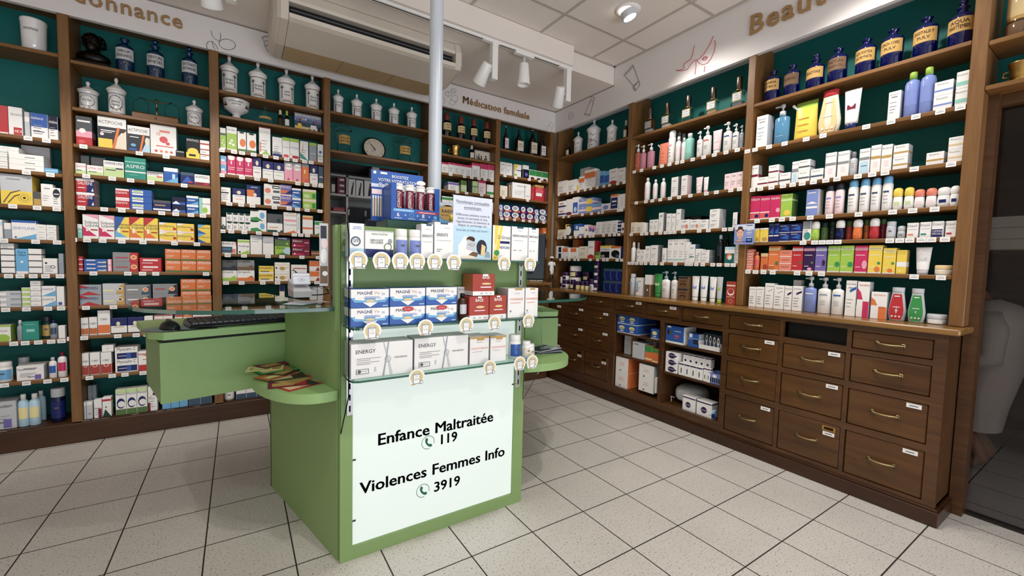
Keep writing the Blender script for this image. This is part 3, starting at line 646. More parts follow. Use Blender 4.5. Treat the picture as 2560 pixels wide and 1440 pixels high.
# ------------------------------------------------------------------ display stands on top of the counter
hy = 1.80
st = MB().box(.53, .80, hy, hy+.16, 1.386, 1.424, 'Q', bev=.004).build('display_plinth', PLAST); tag(st, 'dark green plinth under the blue tube display', 'plinth')
hd = at('counter_display', 'blue cardboard display filled with effervescent tubes', 'display box', (.645, hy, 1.425), 0)
x0, x1 = -.095, .125
m = MB().box(x0, x1, 0, .003, 0, .05, 'B').box(x0-.0, x0+.003, .003, .13, 0, .15, '2a57a8').box(x1-.003, x1, .003, .13, 0, .15, '2a57a8').box(x0, x1, .003, .13, 0, .003, 'B').box(x0-.0, x0+.022, 0, .003, .05, .155, '2a57a8').box(x1-.022, x1, 0, .003, .05, .15, '2a57a8')
m.rect(x0+.01, .036, x0+.1, .047, -.0005, 'S'); m.rect(x0+.115, .033, x1-.01, .043, -.0005, 'R')
m.text('6', x0+.03, .014, .018, -.001, 'W', bold=True); m.text('+', x0+.062, .016, .012, -.001, 'W', bold=True); m.ring(x0+.09, .022, .009, .0015, -.001, 'S'); m.text('+', x0+.117, .016, .012, -.001, 'W', bold=True); m.text('8', x0+.143, .014, .018, -.001, 'W', bold=True); m.text('+', x0+.172, .016, .012, -.001, 'W', bold=True); m.disc(x0+.2, .02, .009, -.001, 'S')
for q in (.03, .09, .143, .2): m.rect(x0+q-.016, .006, x0+q+.016, .0085, -.001, 'a')
m.rect(x0+.02, .04, x0+.09, .0425, -.0011, 'a'); m.rect(x0+.125, .0365, x1-.02, .039, -.0011, 'I')
m.build('tray', PRINT, hd)
b = MB().box(x0-.05, x1-.03, .13, .133, 0, .225, 'B'); yb = .1295
b.rect(x0-.05, .0, x1-.03, .165, yb, 'a'); b.text('BOOSTEZ', (x0+x1)/2-.03, .199, .013, yb-.001, 'W', bold=True, maxw=.09); b.text('VOTRE HYDRATATION', (x0+x1)/2-.037, .178, .014, yb-.001, 'W', bold=True, maxw=.185)
b.disc(x0-.035, .214, .007, yb-.001, 'W'); b.rect(x0-.01, .21, x0+.02, .219, yb-.001, 'W')
for k in range(6): b.disc(x0-.01+k*.028, .162, .010, yb-.001, 'H'); b.ring(x0-.01+k*.028, .162, .007, .0015, yb-.0015, 'b')
b.disc(x1-.04, .19, .022, yb-.002, 'W', rz=.011)
b.build('backboard', PRINT, hd)
s = MB(); s.box(x0-.05, x0-.002, .127, .1295, 0, .15, '2a57a8')
for k in range(4): s.rect(x0-.045+k*.011, .02, x0-.038+k*.011, .1, .1265, 'z'); s.rect(x0-.045+k*.011, .1, x0-.038+k*.011, .112, .1265, 'W')
s.rect(x0-.048, .118, x0-.004, .14, .1265, 'I'); s.build('side_picture', PRINT, hd)
for k, (tx, ty) in enumerate([(-.055, .03), (-.005, .03), (.045, .03), (.093, .03), (.022, .075), (-.03, .08), (.07, .08)]):
    t = at('effervescent_tube', ['leftmost burgundy effervescent tube in the front row of the blue display', 'second burgundy effervescent tube in the front row of the blue display', 'third burgundy effervescent tube in the front row of the blue display', 'rightmost burgundy effervescent tube in the front row of the blue display', 'middle burgundy effervescent tube in the back row of the blue display', 'leftmost burgundy effervescent tube in the back row of the blue display', 'rightmost burgundy effervescent tube in the back row of the blue display'][k], 'tube', (.645+tx, hy+ty, 1.4285), 0, 'effervescent tubes in the blue display')
    q = MB().lathe([(.0165, 0), (.0165, .127)], 'U', 20)
    q.wrap(.1, .55, .05, .115, lambda z: .0165, 'I'); q.wrap(.14, .5, .053, .112, lambda z: .0171, 'U')
    vs, fs, wd = text_geo("HYDRA'MAX", True); kk = .076/wd; q.add([(.0178*math.sin(-.25-v[1]*kk*1.3/.0178+.3), -.0178*math.cos(-.25-v[1]*kk*1.3/.0178+.3), .046+v[0]*kk) for v in vs], fs, 'W')
    q.build('body', PRINT, t)
    MB().lathe([(.0185, .126), (.0195, .13), (.0195, .134), (.0175, .137), (.0175, .145), (.02, .147), (.02, .151), (.018, .153)], 'W', 20).build('cap', PLAST, t)
# throat spray display behind
rd = at('counter_display', 'yellow and blue cardboard display of throat sprays behind the poster', 'display box', (.995, 2.02, 1.3), 0)
m = MB().box(-.09, .13, 0, .003, 0, .09, 'N').box(-.09, .13, .003, .12, 0, .003, 'N').box(-.09, .13, .12, .123, 0, .27, 'S'); m.disc(-.03, .215, .055, .119, 'Z', 24, .042); m.text('RAISYL', -.03, .215, .018, .118, 'X', bold=True); m.text('MAL DE GORGE', -.03, .198, .008, .118, 'D')
m.poly([(.02, .17), (.07, .24), (.12, .2), (.12, .12)], .118, 'W'); m.poly([(-.0, .12), (.05, .2), (.1, .13)], .1175, 'B'); m.rect(-.08, .25, .02, .268, .119, 'H'); m.box(-.09, .13, .0, .12, .085, .09, 'N')
m.box(-.02, .06, .03, .11, -.243, -.001, 'Q')
m.build('stand', PRINT, rd)
for k in range(3):
    t = at('throat_spray', '%s white throat spray with yellow cap on the navy display' % ['leftmost', 'middle', 'rightmost'][k], 'spray', (.945+k*.034+(.01 if k else 0), 2.045, 1.3905), 0, 'throat sprays')
    MB().lathe([(.016, 0, 'Y'), (.018, .004, 'Y'), (.018, .03, 'Y'), (.018, .04), (.012, .065), (.01, .07)], 'W', 18).build('body', PLAST, t)
    MB().lathe([(.013, .07), (.013, .1), (.009, .104)], 'Y', 18).build('cap', PLAST, t)
# A4 poster standing on the counter top shelf
po = at('poster', 'A4 stress remedy notice standing in a clear holder on the counter', 'poster', (.863, 1.648, 1.261), 0)
m = MB().box(-.095, .095, 0, .003, 0, .272, 'a'); m.rect(-.093, .002, .093, .145, -.0005, 's')
for k, (s, z, h) in enumerate([('Phytothérapie, homéopathie,', .242, .012), ('aromathérapie :', .219, .012), ('Différentes solutions contre le', .188, .01), ('stress, la nervosité, le trac,', .173, .01), ("l'appréhension, la mémoire, la", .158, .01), ('fatigue, le surmenage, etc.', .1435, .01)]): m.text(s, 0, z, h, -.001, 'k', maxw=.165 if k != 1 else .09)
m.rect(-.08, .2385, .08, .2395, -.001, 'k'); m.rect(-.044, .215, .044, .216, -.001, 'k')
m.text('ÉVACUER LE STRESS DES EXAMS !', 0, .122, .008, -.001, 'J', maxw=.16)
m.poly([(-.07, .01), (-.07, .06), (-.04, .1), (-.005, .1), (.01, .07), (.01, .01)], -.001, 'W'); m.disc(-.01, .088, .021, -.0012, 'D', 20, .013); m.poly([(-.032, .045), (.012, .035), (.018, .075), (-.026, .088)], -.0014, 'H'); m.text('HELP', -.006, .058, .014, -.0018, 'G', maxw=.034)
m.disc(.045, .055, .026, -.0012, 'X', 20, .034); m.poly([(.04, .02), (.06, .02), (.065, .06), (.045, .07)], -.0014, 'z'); m.poly([(.06, .012), (.09, .012), (.085, .035), (.07, .04)], -.0014, 'm'); m.poly([(-.06, .004), (.03, .004), (.0, .018), (-.05, .016)], -.0015, 'C'); m.poly([(-.02, .02), (.02, .012), (.03, .03), (.0, .035)], -.0016, 'd')
m.build('sheet', PAPER, po); MB().box(-.0975, .0975, .0032, .006, 0, .275).box(-.0975, .0975, -.03, .03, -.0005, .0).build('clear_holder', ACRYL, po)
ah = MB().box(-.034, .034, -.018, -.0165, 0, .066).box(-.034, .034, .0165, .018, 0, .066).box(-.034, -.0325, -.018, .018, 0, .066).box(.0325, .034, -.018, .018, 0, .066).box(-.034, .034, -.018, .018, 0, .0015)
tag(ah.build('acrylic_holder', ACRYL, None, (.415, 1.815, 1.3856)), 'small clear acrylic holder on the counter top before the black screen', 'holder')
# hanging pouch beside the counter and leaflet on its right
lf = MB().loft([[(-.045, 0, 0), (.045, 0, 0), (.045, .003, 0), (-.045, .003, 0)], [(-.045, .06, .12), (.045, .06, .12), (.045, .063, .12), (-.045, .063, .12)]], 'E', sm=False); lf.add([(-.045, .0595, .12), (.02, .0595, .12), (-.045, .03, .06)], [(0, 1, 2)], 'F')
tag(lf.build('leaflet_holder', PLAST, None, (1.42, 2.05, 1.0556), .9), 'green slanted leaflet holder on the right glass top', 'leaflet holder')
# oval price clipboards on the counter shelves
def oval_tag(px, py, z, price, label, top):
    p = onY(px, py, YF-.004); wd = .066
    t = at('price_badge', label, 'price tag', (p[0], YF-.004, z), 0, 'oval price badges')
    k = wd/2; out = [(-k*.72, -.04), (k*.72, -.04), (k*1.0, -.012)]+[(k*1.03*math.cos(a), -.008+.033*math.sin(a)) for a in [PI*i/14 for i in range(0, 15)]]+[(-k*1.0, -.012)]
    m = MB(); n = len(out); m.add([(x, -.001, z_) for x, z_ in out]+[(x, 0, z_) for x, z_ in out], [tuple(range(n)), tuple(range(2*n-1, n-1, -1))]+[(i, i+n, (i+1) % n+n, (i+1) % n) for i in range(n)], 'W')
    m.disc(0, -.008, k*.8, -.0015, 'd9c68f', 22, .027); m.rect(-k*.5, -.036, k*.42, .006, -.002, 'm'); m.rect(-k*.4, -.033, k*.34, .001, -.0025, 'W'); m.poly([(-k*.18, .004), (k*.14, .004), (-k*.02, .014)], -.0027, 'H')
    m.disc(k*.58, -.03, .0072, -.0027, 'D'); m.disc(k*.58, -.03, .0055, -.003, 'W'); m.rect(-k*.75, -.039, -k*.2, -.036, -.0027, 'Z')
    m.text('PRIX', -k*.03, -.006, .003, -.003, 'k'); m.text(price, -k*.03, -.019, .006, -.003, 'G', maxw=k*.6); m.build('card', PRINT, t)
ORD = ['leftmost', 'second', 'third', 'fourth', 'fifth', 'sixth', 'seventh', 'eighth']
for i, (x, pr) in enumerate([(896, '15,90'), (954, '6,90'), (1001, '18,90'), (1043, '28,90'), (1087, '14,90'), (1135, '19,90'), (1261, '15,90'), (1326, '14,90')]):
    oval_tag(x, 640, 1.256, pr, 'oval price badge, %s along the counter top glass shelf' % (ORD[i] if i < 7 else 'rightmost'), 0)
for i, (x, pr) in enumerate([(931, '9,90'), (1064, '13,90'), (1166, '21,20'), (1236, '16,90'), (1321, '20,90')]):
    oval_tag(x, 810, .989, pr, 'oval price badge, %s along the counter middle glass shelf' % (ORD[i] if i < 4 else 'rightmost'), 0)
for i, (x, pr) in enumerate([(1042, '28,90'), (1224, '20,90'), (1299, '20,90'), (1337, '18,90')]):
    oval_tag(x if i < 3 else 1330, 920, .789, pr, 'oval price badge, %s along the counter lowest glass shelf' % (ORD[i] if i < 3 else 'rightmost'), 0)
# ------------------------------------------------------------------ cartons
def carton(wd, dp, h, spec):
    """spec: base colour letter + printed marks in fractions of the front (see below)"""
    tk = spec.split(); base = tk[0]; m = MB(); m.box(-wd/2, wd/2, -dp/2, dp/2, 0, h, base[0], bev=min(.0014, wd*.06)); y = -dp/2-.0005
    X = lambda f: (f-.5)*wd*.985
    Z = lambda f: f*h
    sid = base[1] if len(base) > 1 else None
    if sid: 
        for s in (-1, 1): m.add([(s*(wd/2+.0004), -dp/2+.001, .001), (s*(wd/2+.0004), dp/2-.001, .001), (s*(wd/2+.0004), dp/2-.001, h-.001), (s*(wd/2+.0004), -dp/2+.001, h-.001)], [(0, 1, 2, 3)], sid)
    m.add([(-wd*.47, -dp/2+.004, h+.0003), (wd*.47, -dp/2+.004, h+.0003), (wd*.47, -dp/2+.0055, h+.0003), (-wd*.47, -dp/2+.0055, h+.0003)], [(0, 1, 2, 3)], 'H')   # tuck-flap seam
    for t in tk[1:]:
        k = t[0]; y -= .00012
        if k == 'p':                                   # lines of small print
            c = t[1] if len(t) > 1 else 'G'; n = 4 if h > .05 else 2; top = .5
            for i in range(n):
                z = Z(top-.11*i); m.rect(X(.14), z, X(.14+.55*(1-.13*(i % 3))), z+min(.004, h*.035), y, c)
            continue
        if k == 'P':                                   # brand line high up and a paragraph
            c = t[1] if len(t) > 1 else 'G'
            m.rect(X(.25), Z(.78), X(.75), Z(.78)+min(.006, h*.06), y, c)
            for i in range(3): m.rect(X(.12), Z(.46-.1*i), X(.12+.6*(1-.18*i)), Z(.46-.1*i)+min(.003, h*.03), y, 'G')
            continue
        if k == 't' or k == 'T':
            a, s = t[1:].split(':', 1); c = a[-1]; q = [float(i) for i in a[:-1].split(',')]; w_ = re.search(r',(\.\d+)$', s)
            if w_: q = q[:3]+[float(w_[1])]; s = s[:w_.start()]
            m.text(s.replace('_', ' '), X(q[0]), Z(q[1]), q[2]*h, y, c, maxw=wd*(q[3] if len(q) > 3 else .9), bold=(k == 'T')); continue
        c = t[-1]; q = [float(i) for i in t[1:-1].split(',')]
        if k == 'b':
            m.rect(-wd/2+.0012, Z(q[0]), wd/2-.0012, Z(q[1]), y, c)
            for s in (-1, 1): m.add([(s*(wd/2+.0006), -dp/2+.0014, Z(q[0])), (s*(wd/2+.0006), dp/2-.0014, Z(q[0])), (s*(wd/2+.0006), dp/2-.0014, Z(q[1])), (s*(wd/2+.0006), -dp/2+.0014, Z(q[1]))], [(0, 1, 2, 3)], c)
        elif k == 'r': m.rect(X(q[0]), Z(q[1]), X(q[2]), Z(q[3]), y, c)
        elif k == 'c': m.disc(X(q[0]), Z(q[1]), q[2]*wd, y, c)
        elif k == 'e': m.disc(X(q[0]), Z(q[1]), q[2]*wd, y, c, rz=q[3]*h)
        elif k == 'o': m.ring(X(q[0]), Z(q[1]), q[2]*wd, q[3]*wd, y, c)
        elif k == 'd': m.poly([(X(q[i]), Z(q[i+1])) for i in range(0, len(q), 2)], y, c)
    hx = wd/2
    m.v = [(min(max(v[0], -hx-.0006), hx+.0006), v[1], min(max(v[2], 0), h+.0003)) for v in m.v]      # nothing is printed past an edge
    return m
# ------------------------------------------------------------------ bottles, jars, tubes: returns [(part, MB, material)]
def bottle(kind, wd, h, c, txt=''):
    r = wd/2; c = (c+'WWW')[:3]; P = []
    L = lambda prof, flat=1, seg=22: MB().lathe([(q[0]*r, q[1]*h, *q[2:]) for q in prof], c[0], seg, flat)
    if kind == 'pump':
        fl = .62; b = L([(.9, 0), (1, .015), (1, .6), (.93, .66), (.4, .70), (.36, .735)], fl)
        b.wrap(-.9, .9, .22*h, .26*h, lambda z: r*fl*1.0, c[2]) if False else None
        b.rect(-r*.6, h*.50, r*.6, h*.54, -r*fl-.0006, c[2]); [b.rect(-r*.5, h*(.34-.05*i), r*.35, h*(.352-.05*i), -r*fl-.0006, 'G') for i in range(3)]
        P.append(('body', b, PLAST))
        t = MB().lathe([(.4*r, .72*h), (.4*r, .80*h), (.16*r, .82*h), (.14*r, .9*h), (.38*r, .91*h), (.4*r, .98*h), (.3*r, h)], c[1], 16).box(-r*.95, 0, -r*.14, r*.14, .925*h, .965*h, c[1]); P.append(('pump_head', t, PLAST))
    elif kind == 'tpump':
        b = L([(.95, 0), (1, .01), (1, .64), (.85, .67), (.35, .70), (.33, .735)], .7); b.rect(-r*.5, h*.2, r*.5, h*.21, -r*.7-.0006, 'W'); P.append(('body', b, TINT))
        t = MB().lathe([(.4*r, .71*h), (.4*r, .82*h), (.14*r, .84*h), (.14*r, .91*h), (.3*r, .92*h), (.3*r, .99*h)], c[1], 16).box(-r*1.0, 0, -r*.13, r*.13, .94*h, .97*h, c[1]); P.append(('pump_head', t, PLAST))
    elif kind == 'aero':
        b = L([(.95, 0), (1, .01), (1, .74), (.88, .785), (.8, .79)]); b.rect(-r*.62, h*.52, r*.5, h*.57, -r*1.02, c[2]); [b.rect(-r*.6, h*(.42-.1*i), r*.3, h*(.435-.1*i), -r*1.02, 'G') for i in range(3)]
        P.append(('body', b, PLAST)); P.append(('cap', MB().lathe([(.84*r, .785*h), (.88*r, .8*h), (.86*r, .94*h), (.7*r, .99*h), (.4*r, h)], c[1], 22), PLAST))
    elif kind == 'spray':
        b = L([(.95, 0), (1, .01), (1, .62), (.9, .68), (.5, .74)]); [b.rect(-r*.45, h*(.5-.08*i), r*.4, h*(.512-.08*i), -r*1.02, c[2]) for i in range(3)]
        P.append(('body', b, PLAST)); P.append(('cap', MB().lathe([(.55*r, .735*h), (.55*r, .9*h), (.48*r, .98*h), (.3*r, h)], c[1], 18), PLAST))
    elif kind == 'roll':
        b = L([(.8, 0), (.95, .03), (1, .2), (.92, .56), (.8, .6)], .8); b.rect(-r*.55, h*.2, r*.5, h*.36, -r*.82, c[2]); P.append(('body', b, PLAST))
        P.append(('cap', MB().lathe([(.86*r, .595*h), (.95*r, .62*h), (1.0*r, .78*h), (.88*r, .93*h), (.5*r, .99*h), (.1*r, h)], c[1], 22, .82), PLAST))
    elif kind == 'bot':
        b = L([(.95, 0), (1, .01), (1, .72), (.85, .79), (.45, .83), (.43, .85)]); b.wrap(-.9, .9, .25*h, .6*h, lambda z: r, c[2]); P.append(('body', b, PLAST))
        P.append(('cap', MB().lathe([(.5*r, .84*h), (.5*r, .985*h), (.42*r, h)], c[1], 18), PLAST))
    elif kind == 'tub':
        b = L([(.95, 0), (1, .02), (1, .70), (.9, .74)]); b.wrap(-1.2, 1.2, .12*h, .62*h, lambda z: r, c[2]); P.append(('body', b, PLAST))
        b.rect(-r*.3, h*.4, r*.3, h*.46, -r-.0025, 'k')
        P.append(('cap', MB().lathe([(.92*r, .74*h), (.95*r, .76*h), (.95*r, .97*h), (.88*r, h)], c[1], 24), PLAST))
    elif kind == 'pot':
        b = L([(.9, 0), (1, .05), (1, .52), (.95, .55)]); b.wrap(-.8, .8, .1*h, .45*h, lambda z: r, c[2]); P.append(('body', b, PLAST))
        P.append(('lid', MB().lathe([(1.02*r, .54*h), (1.03*r, .57*h), (1.03*r, .93*h), (.95*r, h)], c[1], 24), PLAST))
    elif kind == 'tube':
        n = 20; rg = lambda rx, ry, z: [(rx*math.sin(2*PI*i/n), -ry*math.cos(2*PI*i/n), z) for i in range(n)]
        b = MB().loft([rg(r*.7, r*.6, .14*h), rg(r*.76, r*.58, .2*h), rg(r*.88, r*.4, .6*h), rg(r*.98, r*.12, .95*h), rg(r, r*.06, h)], c[0])
        b.add([(-r*.5, -r*.47, .5*h), (r*.5, -r*.47, .5*h), (r*.5, -r*.36, .62*h), (-r*.5, -r*.36, .62*h)], [(0, 1, 2, 3)], c[2]); P.append(('body', b, PLAST))
        P.append(('cap', MB().lathe([(.62*r, 0), (.66*r, .005*h), (.7*r, .145*h), (.66*r, .15*h)], c[1], 20, .85), PLAST))
    elif kind == 'pouch':
        n = 16; rg = lambda rx, ry, z, sh=0: [(rx*math.sin(2*PI*i/n)+sh, -ry*math.cos(2*PI*i/n), z) for i in range(n)]
        b = MB().loft([rg(r*.95, r*.45, 0), rg(r*1, r*.5, .08*h), rg(r*.94, r*.35, .6*h), rg(r*.93, r*.12, .82*h), rg(r*.93, r*.05, .97*h, r*.03)], c[0], cols=[c[0], c[0], c[0], c[1]])
        for i in range(3): b.add([(-r*.6, -r*.52+.06*i*r, (.2+.16*i)*h), (r*.4, -r*.52+.06*i*r, (.2+.16*i)*h), (r*.4, -r*.52+.06*i*r, (.215+.16*i)*h), (-r*.6, -r*.52+.06*i*r, (.215+.16*i)*h)], [(0, 1, 2, 3)], c[2])
        P.append(('body', b, PLAST)); P.append(('spout', MB().lathe([(.1*r, 0), (.1*r, .14*h), (.13*r, .14*h), (.13*r, .2*h)], 'W', 12).xf(Matrix.Translation((-r*.75, 0, .8*h)) @ Matrix.Rotation(-.7, 4, 'Y')), PLAST))
    elif kind == 'curvy':
        b = L([(.78, 0), (.85, .01), (.98, .2), (1, .32), (.8, .62), (.66, .84), (.68, .87)], .5, 28)
        for z0, z1, a0, a1 in ((.04, .2, .55, .78), (.2, .34, .78, .8), (.34, .62, .8, .6), (.62, .8, .6, .46)):
            q = lambda z: r*.5*(1.02 if z < .34 else 1.02-(z-.34)*.72)
            b.add([(-a0*r, -q(z0)*.86-.002, z0*h), (a0*r, -q(z0)*.86-.002, z0*h), (a1*r, -q(z1)*.86-.002, z1*h), (-a1*r, -q(z1)*.86-.002, z1*h)], [(0, 1, 2, 3)], c[2])
        b.rect(-r*.3, h*.72, r*.3, h*.75, -r*.47, 'W'); b.rect(-r*.4, h*.4, r*.4, h*.42, -r*.53, 'W'); [b.disc(-r*.4+r*.4*i, h*.13, r*.13, -r*.56, 'C') for i in range(3)]
        P.append(('body', b, PLAST)); P.append(('cap', MB().lathe([(.66*r, .865*h), (.68*r, .875*h), (.7*r, .985*h), (.66*r, h)], c[1], 26, .6), PLAST))
    elif kind in ('apo', 'apos'):
        top = .86 if kind == 'apos' else 1
        b = L([(.95, 0), (1, .02), (1, .70*top), (.96, .755*top), (.8, .795*top), (.46, .83*top), (.38, .86*top), (.36, .93*top), (.5, .955*top), (.52, .985*top), (.42, top)], 1, 28); P.append(('body', b, {'B': BLUEG, 'T': TEALG, 'D': BROWNG}[c[0]]))
        lb = MB(); lb.wrap(-1.25, 1.25, .36*h*top, .70*h*top, lambda z: r, 'k', 14); lb.wrap(-1.2, 1.2, .37*h*top, .69*h*top, lambda z: r+.0008, c[2], 14)
        q = txt.split('/'); [lb.wtext(s, h*top*(.5 if len(q) == 1 else .56-.12*i), h*.075, r+.0012, 'D', 1.7) for i, s in enumerate(q)]
        P.append(('label', lb, PAPER))
        if kind == 'apos': P.append(('stopper', MB().lathe([(.3*r, .85*h), (.34*r, .87*h), (.2*r, .89*h), (.34*r, .93*h), (.38*r, .96*h), (.2*r, h)], c[0], 18), {'B': BLUEG, 'T': TEALG, 'D': BROWNG}[c[0]]))
    elif kind == 'redcap':
        b = L([(.95, 0), (1, .02), (1, .58), (.9, .65), (.5, .69), (.48, .72)], 1, 26); P.append(('body', b, BROWNG))
        lb = MB(); lb.wrap(-1.2, 1.2, .3*h, .58*h, lambda z: r, c[2], 14); [lb.wtext(s, h*(.46-.1*i), h*.055, r+.001, 'D', 1.4) for i, s in enumerate(txt.split('/'))]; P.append(('label', lb, PAPER))
        P.append(('cap', MB().lathe([(.58*r, .705*h), (.6*r, .72*h), (.62*r, .97*h), (.55*r, h)], c[1], 22), PLAST))
    elif kind == 'wine':
        b = L([(.95, 0), (1, .02), (1, .5), (.8, .62), (.32, .78), (.26, .9), (.32, .93), (.3, .97)], .8, 24); P.append(('body', b, BROWNG))
        lb = MB(); lb.rect(-r*.72, .12*h, r*.72, .52*h, -r*.82, c[2]); lb.rect(-r*.45, .38*h, r*.45, .4*h, -r*.825, 'D'); lb.text(txt or 'SIROP', 0, .27*h, .06*h, -r*.826, 'D', maxw=r*1.2); P.append(('label', lb, PAPER))
        P.append(('cork', MB().lathe([(.24*r, .96*h), (.26*r, h)], c[1], 14), PAPER))
    elif kind == 'perf':
        b = MB().box(-r, r, -r*.62, r*.62, 0, .56*h, 'W', bev=r*.22).lathe([(.4*r, .56*h), (.35*r, .62*h)], 'W', 18); P.append(('glass', b, CLEAR))
        P.append(('liquid', MB().box(-r*.86, r*.86, -r*.5, r*.5, .01, .2*h, c[0], bev=r*.15), PLAST))
        lb = MB().box(-r*.84, r*.84, -r*.62-.0012, -r*.62-.0004, .22*h, .5*h, 'Z'); lb.rect(-r*.75, .24*h, r*.75, .48*h, -r*.62-.0016, 'k'); lb.rect(-r*.7, .25*h, r*.7, .47*h, -r*.62-.002, 'H'); [lb.text(s, 0, h*(.385-.085*i), h*.05, -r*.62-.0024, 'k', maxw=r*1.3) for i, s in enumerate((txt or 'EAU DE/SANTAL').split('/'))]; P.append(('label', lb, PAPER))
        P.append(('cap', MB().lathe([(.5*r, .59*h), (.53*r, .6*h), (.5*r, .985*h), (.47*r, h)], '6b6258', 22), METAL)); P.append(('collar', MB().lathe([(.54*r, .565*h), (.54*r, .6*h)], 'Z', 22), METAL))
    elif kind == 'jar':                                # porcelain jar with knobbed lid; c[0] painted colour scheme
        b = L([(.8, 0), (.92, .015), (.86, .05), (.86, .55), (.95, .62), (.97, .64)], 1, 30)
        rf = lambda z: r*.86
        def blob(th, z, ra, rz, cc, k=9, rot=0, off=.0012):
            vs = []
            for i in range(k):
                a = 2*PI*i/k; dx, dz = ra*math.cos(a), rz*math.sin(a); x_ = dx*math.cos(rot)-dz*math.sin(rot); z_ = dx*math.sin(rot)+dz*math.cos(rot)
                t_ = th+x_/r; vs.append(((r*.86+off)*math.sin(t_), -(r*.86+off)*math.cos(t_), z+z_))
            b.add(vs, [tuple(range(k))], cc)
        rn = random.Random(int(h*1e5))
        if c[1] == 'N':                                # blue and ochre scrolls
            for k in range(26):
                a = 2*PI*k/26; blob(.85*math.cos(a), h*(.33+.17*math.sin(a)), h*.022, h*.013, 'JbZmJN'[k % 6], 8, a+1.2)
            for k in range(8): blob(rn.uniform(-.6, .6), h*rn.uniform(.1, .2), h*.02, h*.012, 'ZJZbe'[k % 5], 8, rn.uniform(0, 3))
        elif c[1] == 'D':
            for s in (-1, 1):
                for k in range(7): blob(s*.72+(k-3)*.055, h*(.475-.012*abs(k-3)), h*.03, h*.007, 'Qed'[k % 3], 8, PI/2-(k-3)*.42, .0016)
            for k in range(9): blob(-.5+.125*k, h*(.13+.012*math.cos(k*2.1)), h*.018, h*.005, 'dZe'[k % 3], 8, .3*(k-4))
        elif c[1] == 'J':
            for k in range(44): blob(rn.uniform(-1.2, 1.2), h*rn.uniform(.1, .52), h*rn.uniform(.012, .03), h*rn.uniform(.008, .016), 'uJkDJkmdX'[k % 9], 7, rn.uniform(0, 3))
            blob(.0, h*.33, h*.045, h*.1, 'W', 14, 0, .0018)
        elif c[1] == 'G':
            for s in (-1, 1):
                for k in range(6): blob(s*(.95-.13*k), h*(.5-.012*k*k*.5), h*.02, h*.008, 'GkG'[k % 3], 8, s*.5)
        if c[1] == 'N':
            b.wrap(-1.4, 1.4, .07*h, .085*h, rf, 'J', 14); b.wrap(-1.4, 1.4, .545*h, .56*h, lambda z: r*.875, 'J', 14)
        elif c[1] == 'D':                              # palms at the sides
            for s in (-1, 1): b.wrap(s*.67, s*.77, .17*h, .45*h, rf, 'n', 4)
            b.wrap(-.75, .75, .1*h, .115*h, rf, 'd', 10); b.wrap(-.5, .5, .14*h, .15*h, rf, 'Z', 10); b.wrap(-1.3, 1.3, .55*h, .565*h, lambda z: r*.9, 'd', 14)
        elif c[1] == 'G':                              # drape and label
            b.wrap(-1.2, 1.2, .44*h, .47*h, rf, 'G', 12); b.wrap(-.6, .6, .12*h, .36*h, rf, 'W', 8); b.wrap(-.8, -.62, .1*h, .4*h, rf, 'X', 4); b.wrap(.62, .8, .1*h, .4*h, rf, 'G', 4)
        else:                                          # dark painted figures
            b.wrap(-1.3, 1.3, .06*h, .075*h, rf, 'k', 14)
        for i, s in enumerate(txt.split('/')):
            if s: b.wtext(s, h*(.33-.08*i), h*.055, r*.87, 'k', 1.0)
        P.append(('body', b, CERAM))
        P.append(('lid', MB().lathe([(1.02*r, .64*h), (1.05*r, .66*h), (.98*r, .69*h), (.75*r, .73*h), (.45*r, .79*h), (.2*r, .83*h), (.12*r, .86*h), (.19*r, .9*h), (.22*r, .94*h), (.14*r, .985*h), (.02*r, h)], c[0], 28), CERAM))
    elif kind == 'gjar':
        b = L([(.9, 0), (1, .02), (1, .5), (.98, .68), (1.08, .76)], 1, 28); P.append(('glass', b, CLEAR))
        lb = MB(); lb.wrap(-1.0, 1.0, .3*h, .58*h, lambda z: r, c[2], 12); [lb.wtext(s, h*(.46-.1*i), h*.06, r+.001, 'D', 1.4) for i, s in enumerate(txt.split('/'))]; P.append(('label', lb, PAPER))
        P.append(('lid', MB().lathe([(1.2*r, .77*h), (1.22*r, .8*h), (.9*r, .88*h), (.2*r, .9*h), (.16*r, .92*h), (.26*r, .97*h), (.1*r, h)], 'W', 26), CLEAR))
    elif kind == 'flask':
        b = L([(.7, 0), (.95, .12), (1, .3), (.9, .5), (.6, .66), (.25, .74), (.22, .86), (.3, .9)], 1, 26); P.append(('glass', b, CLEAR)); lb = MB(); lb.wrap(-1.1, 1.1, .3*h, .42*h, lambda z: r*1.01, c[2], 10); P.append(('label', lb, PAPER))
        P.append(('stopper', MB().ell((0, 0, .94*h), (.2*r, .2*r, .06*h), 'W', 14, 8), CLEAR))
    elif kind == 'bucket':
        b = L([(.82, 0), (.9, .02), (.95, .5), (.98, .88), (1.02, .9), (1.02, .98), (.98, 1), (.9, .99), (.88, .8)], 1, 32); b.wtext(txt, .62*h, .075*h, r*.965, 'k', 1.2); P.append(('body', b, CERAM))
    elif kind == 'brush':                              # small vial
        b = L([(.95, 0), (1, .02), (1, .6), (.5, .7), (.45, .74)], 1, 18); P.append(('body', b, BROWNG)); lb = MB(); lb.wrap(-1, 1, .15*h, .5*h, lambda z: r, c[2], 8); P.append(('label', lb, PAPER)); P.append(('cap', MB().lathe([(.52*r, .73*h), (.5*r, .97*h), (.4*r, h)], c[1], 16), PLAST))
    return P
NOUN = dict(x='box', pump='pump bottle', tpump='pump bottle', aero='aerosol can', spray='spray bottle', roll='roll-on deodorant', bot='bottle', tub='tub', pot='jar', tube='tube', pouch='refill pouch',
            curvy='bottle', apo='bottle', apos='bottle', redcap='bottle', wine='bottle', perf='bottle', jar='jar', gjar='jar', flask='flask', bucket='pot', brush='bottle')
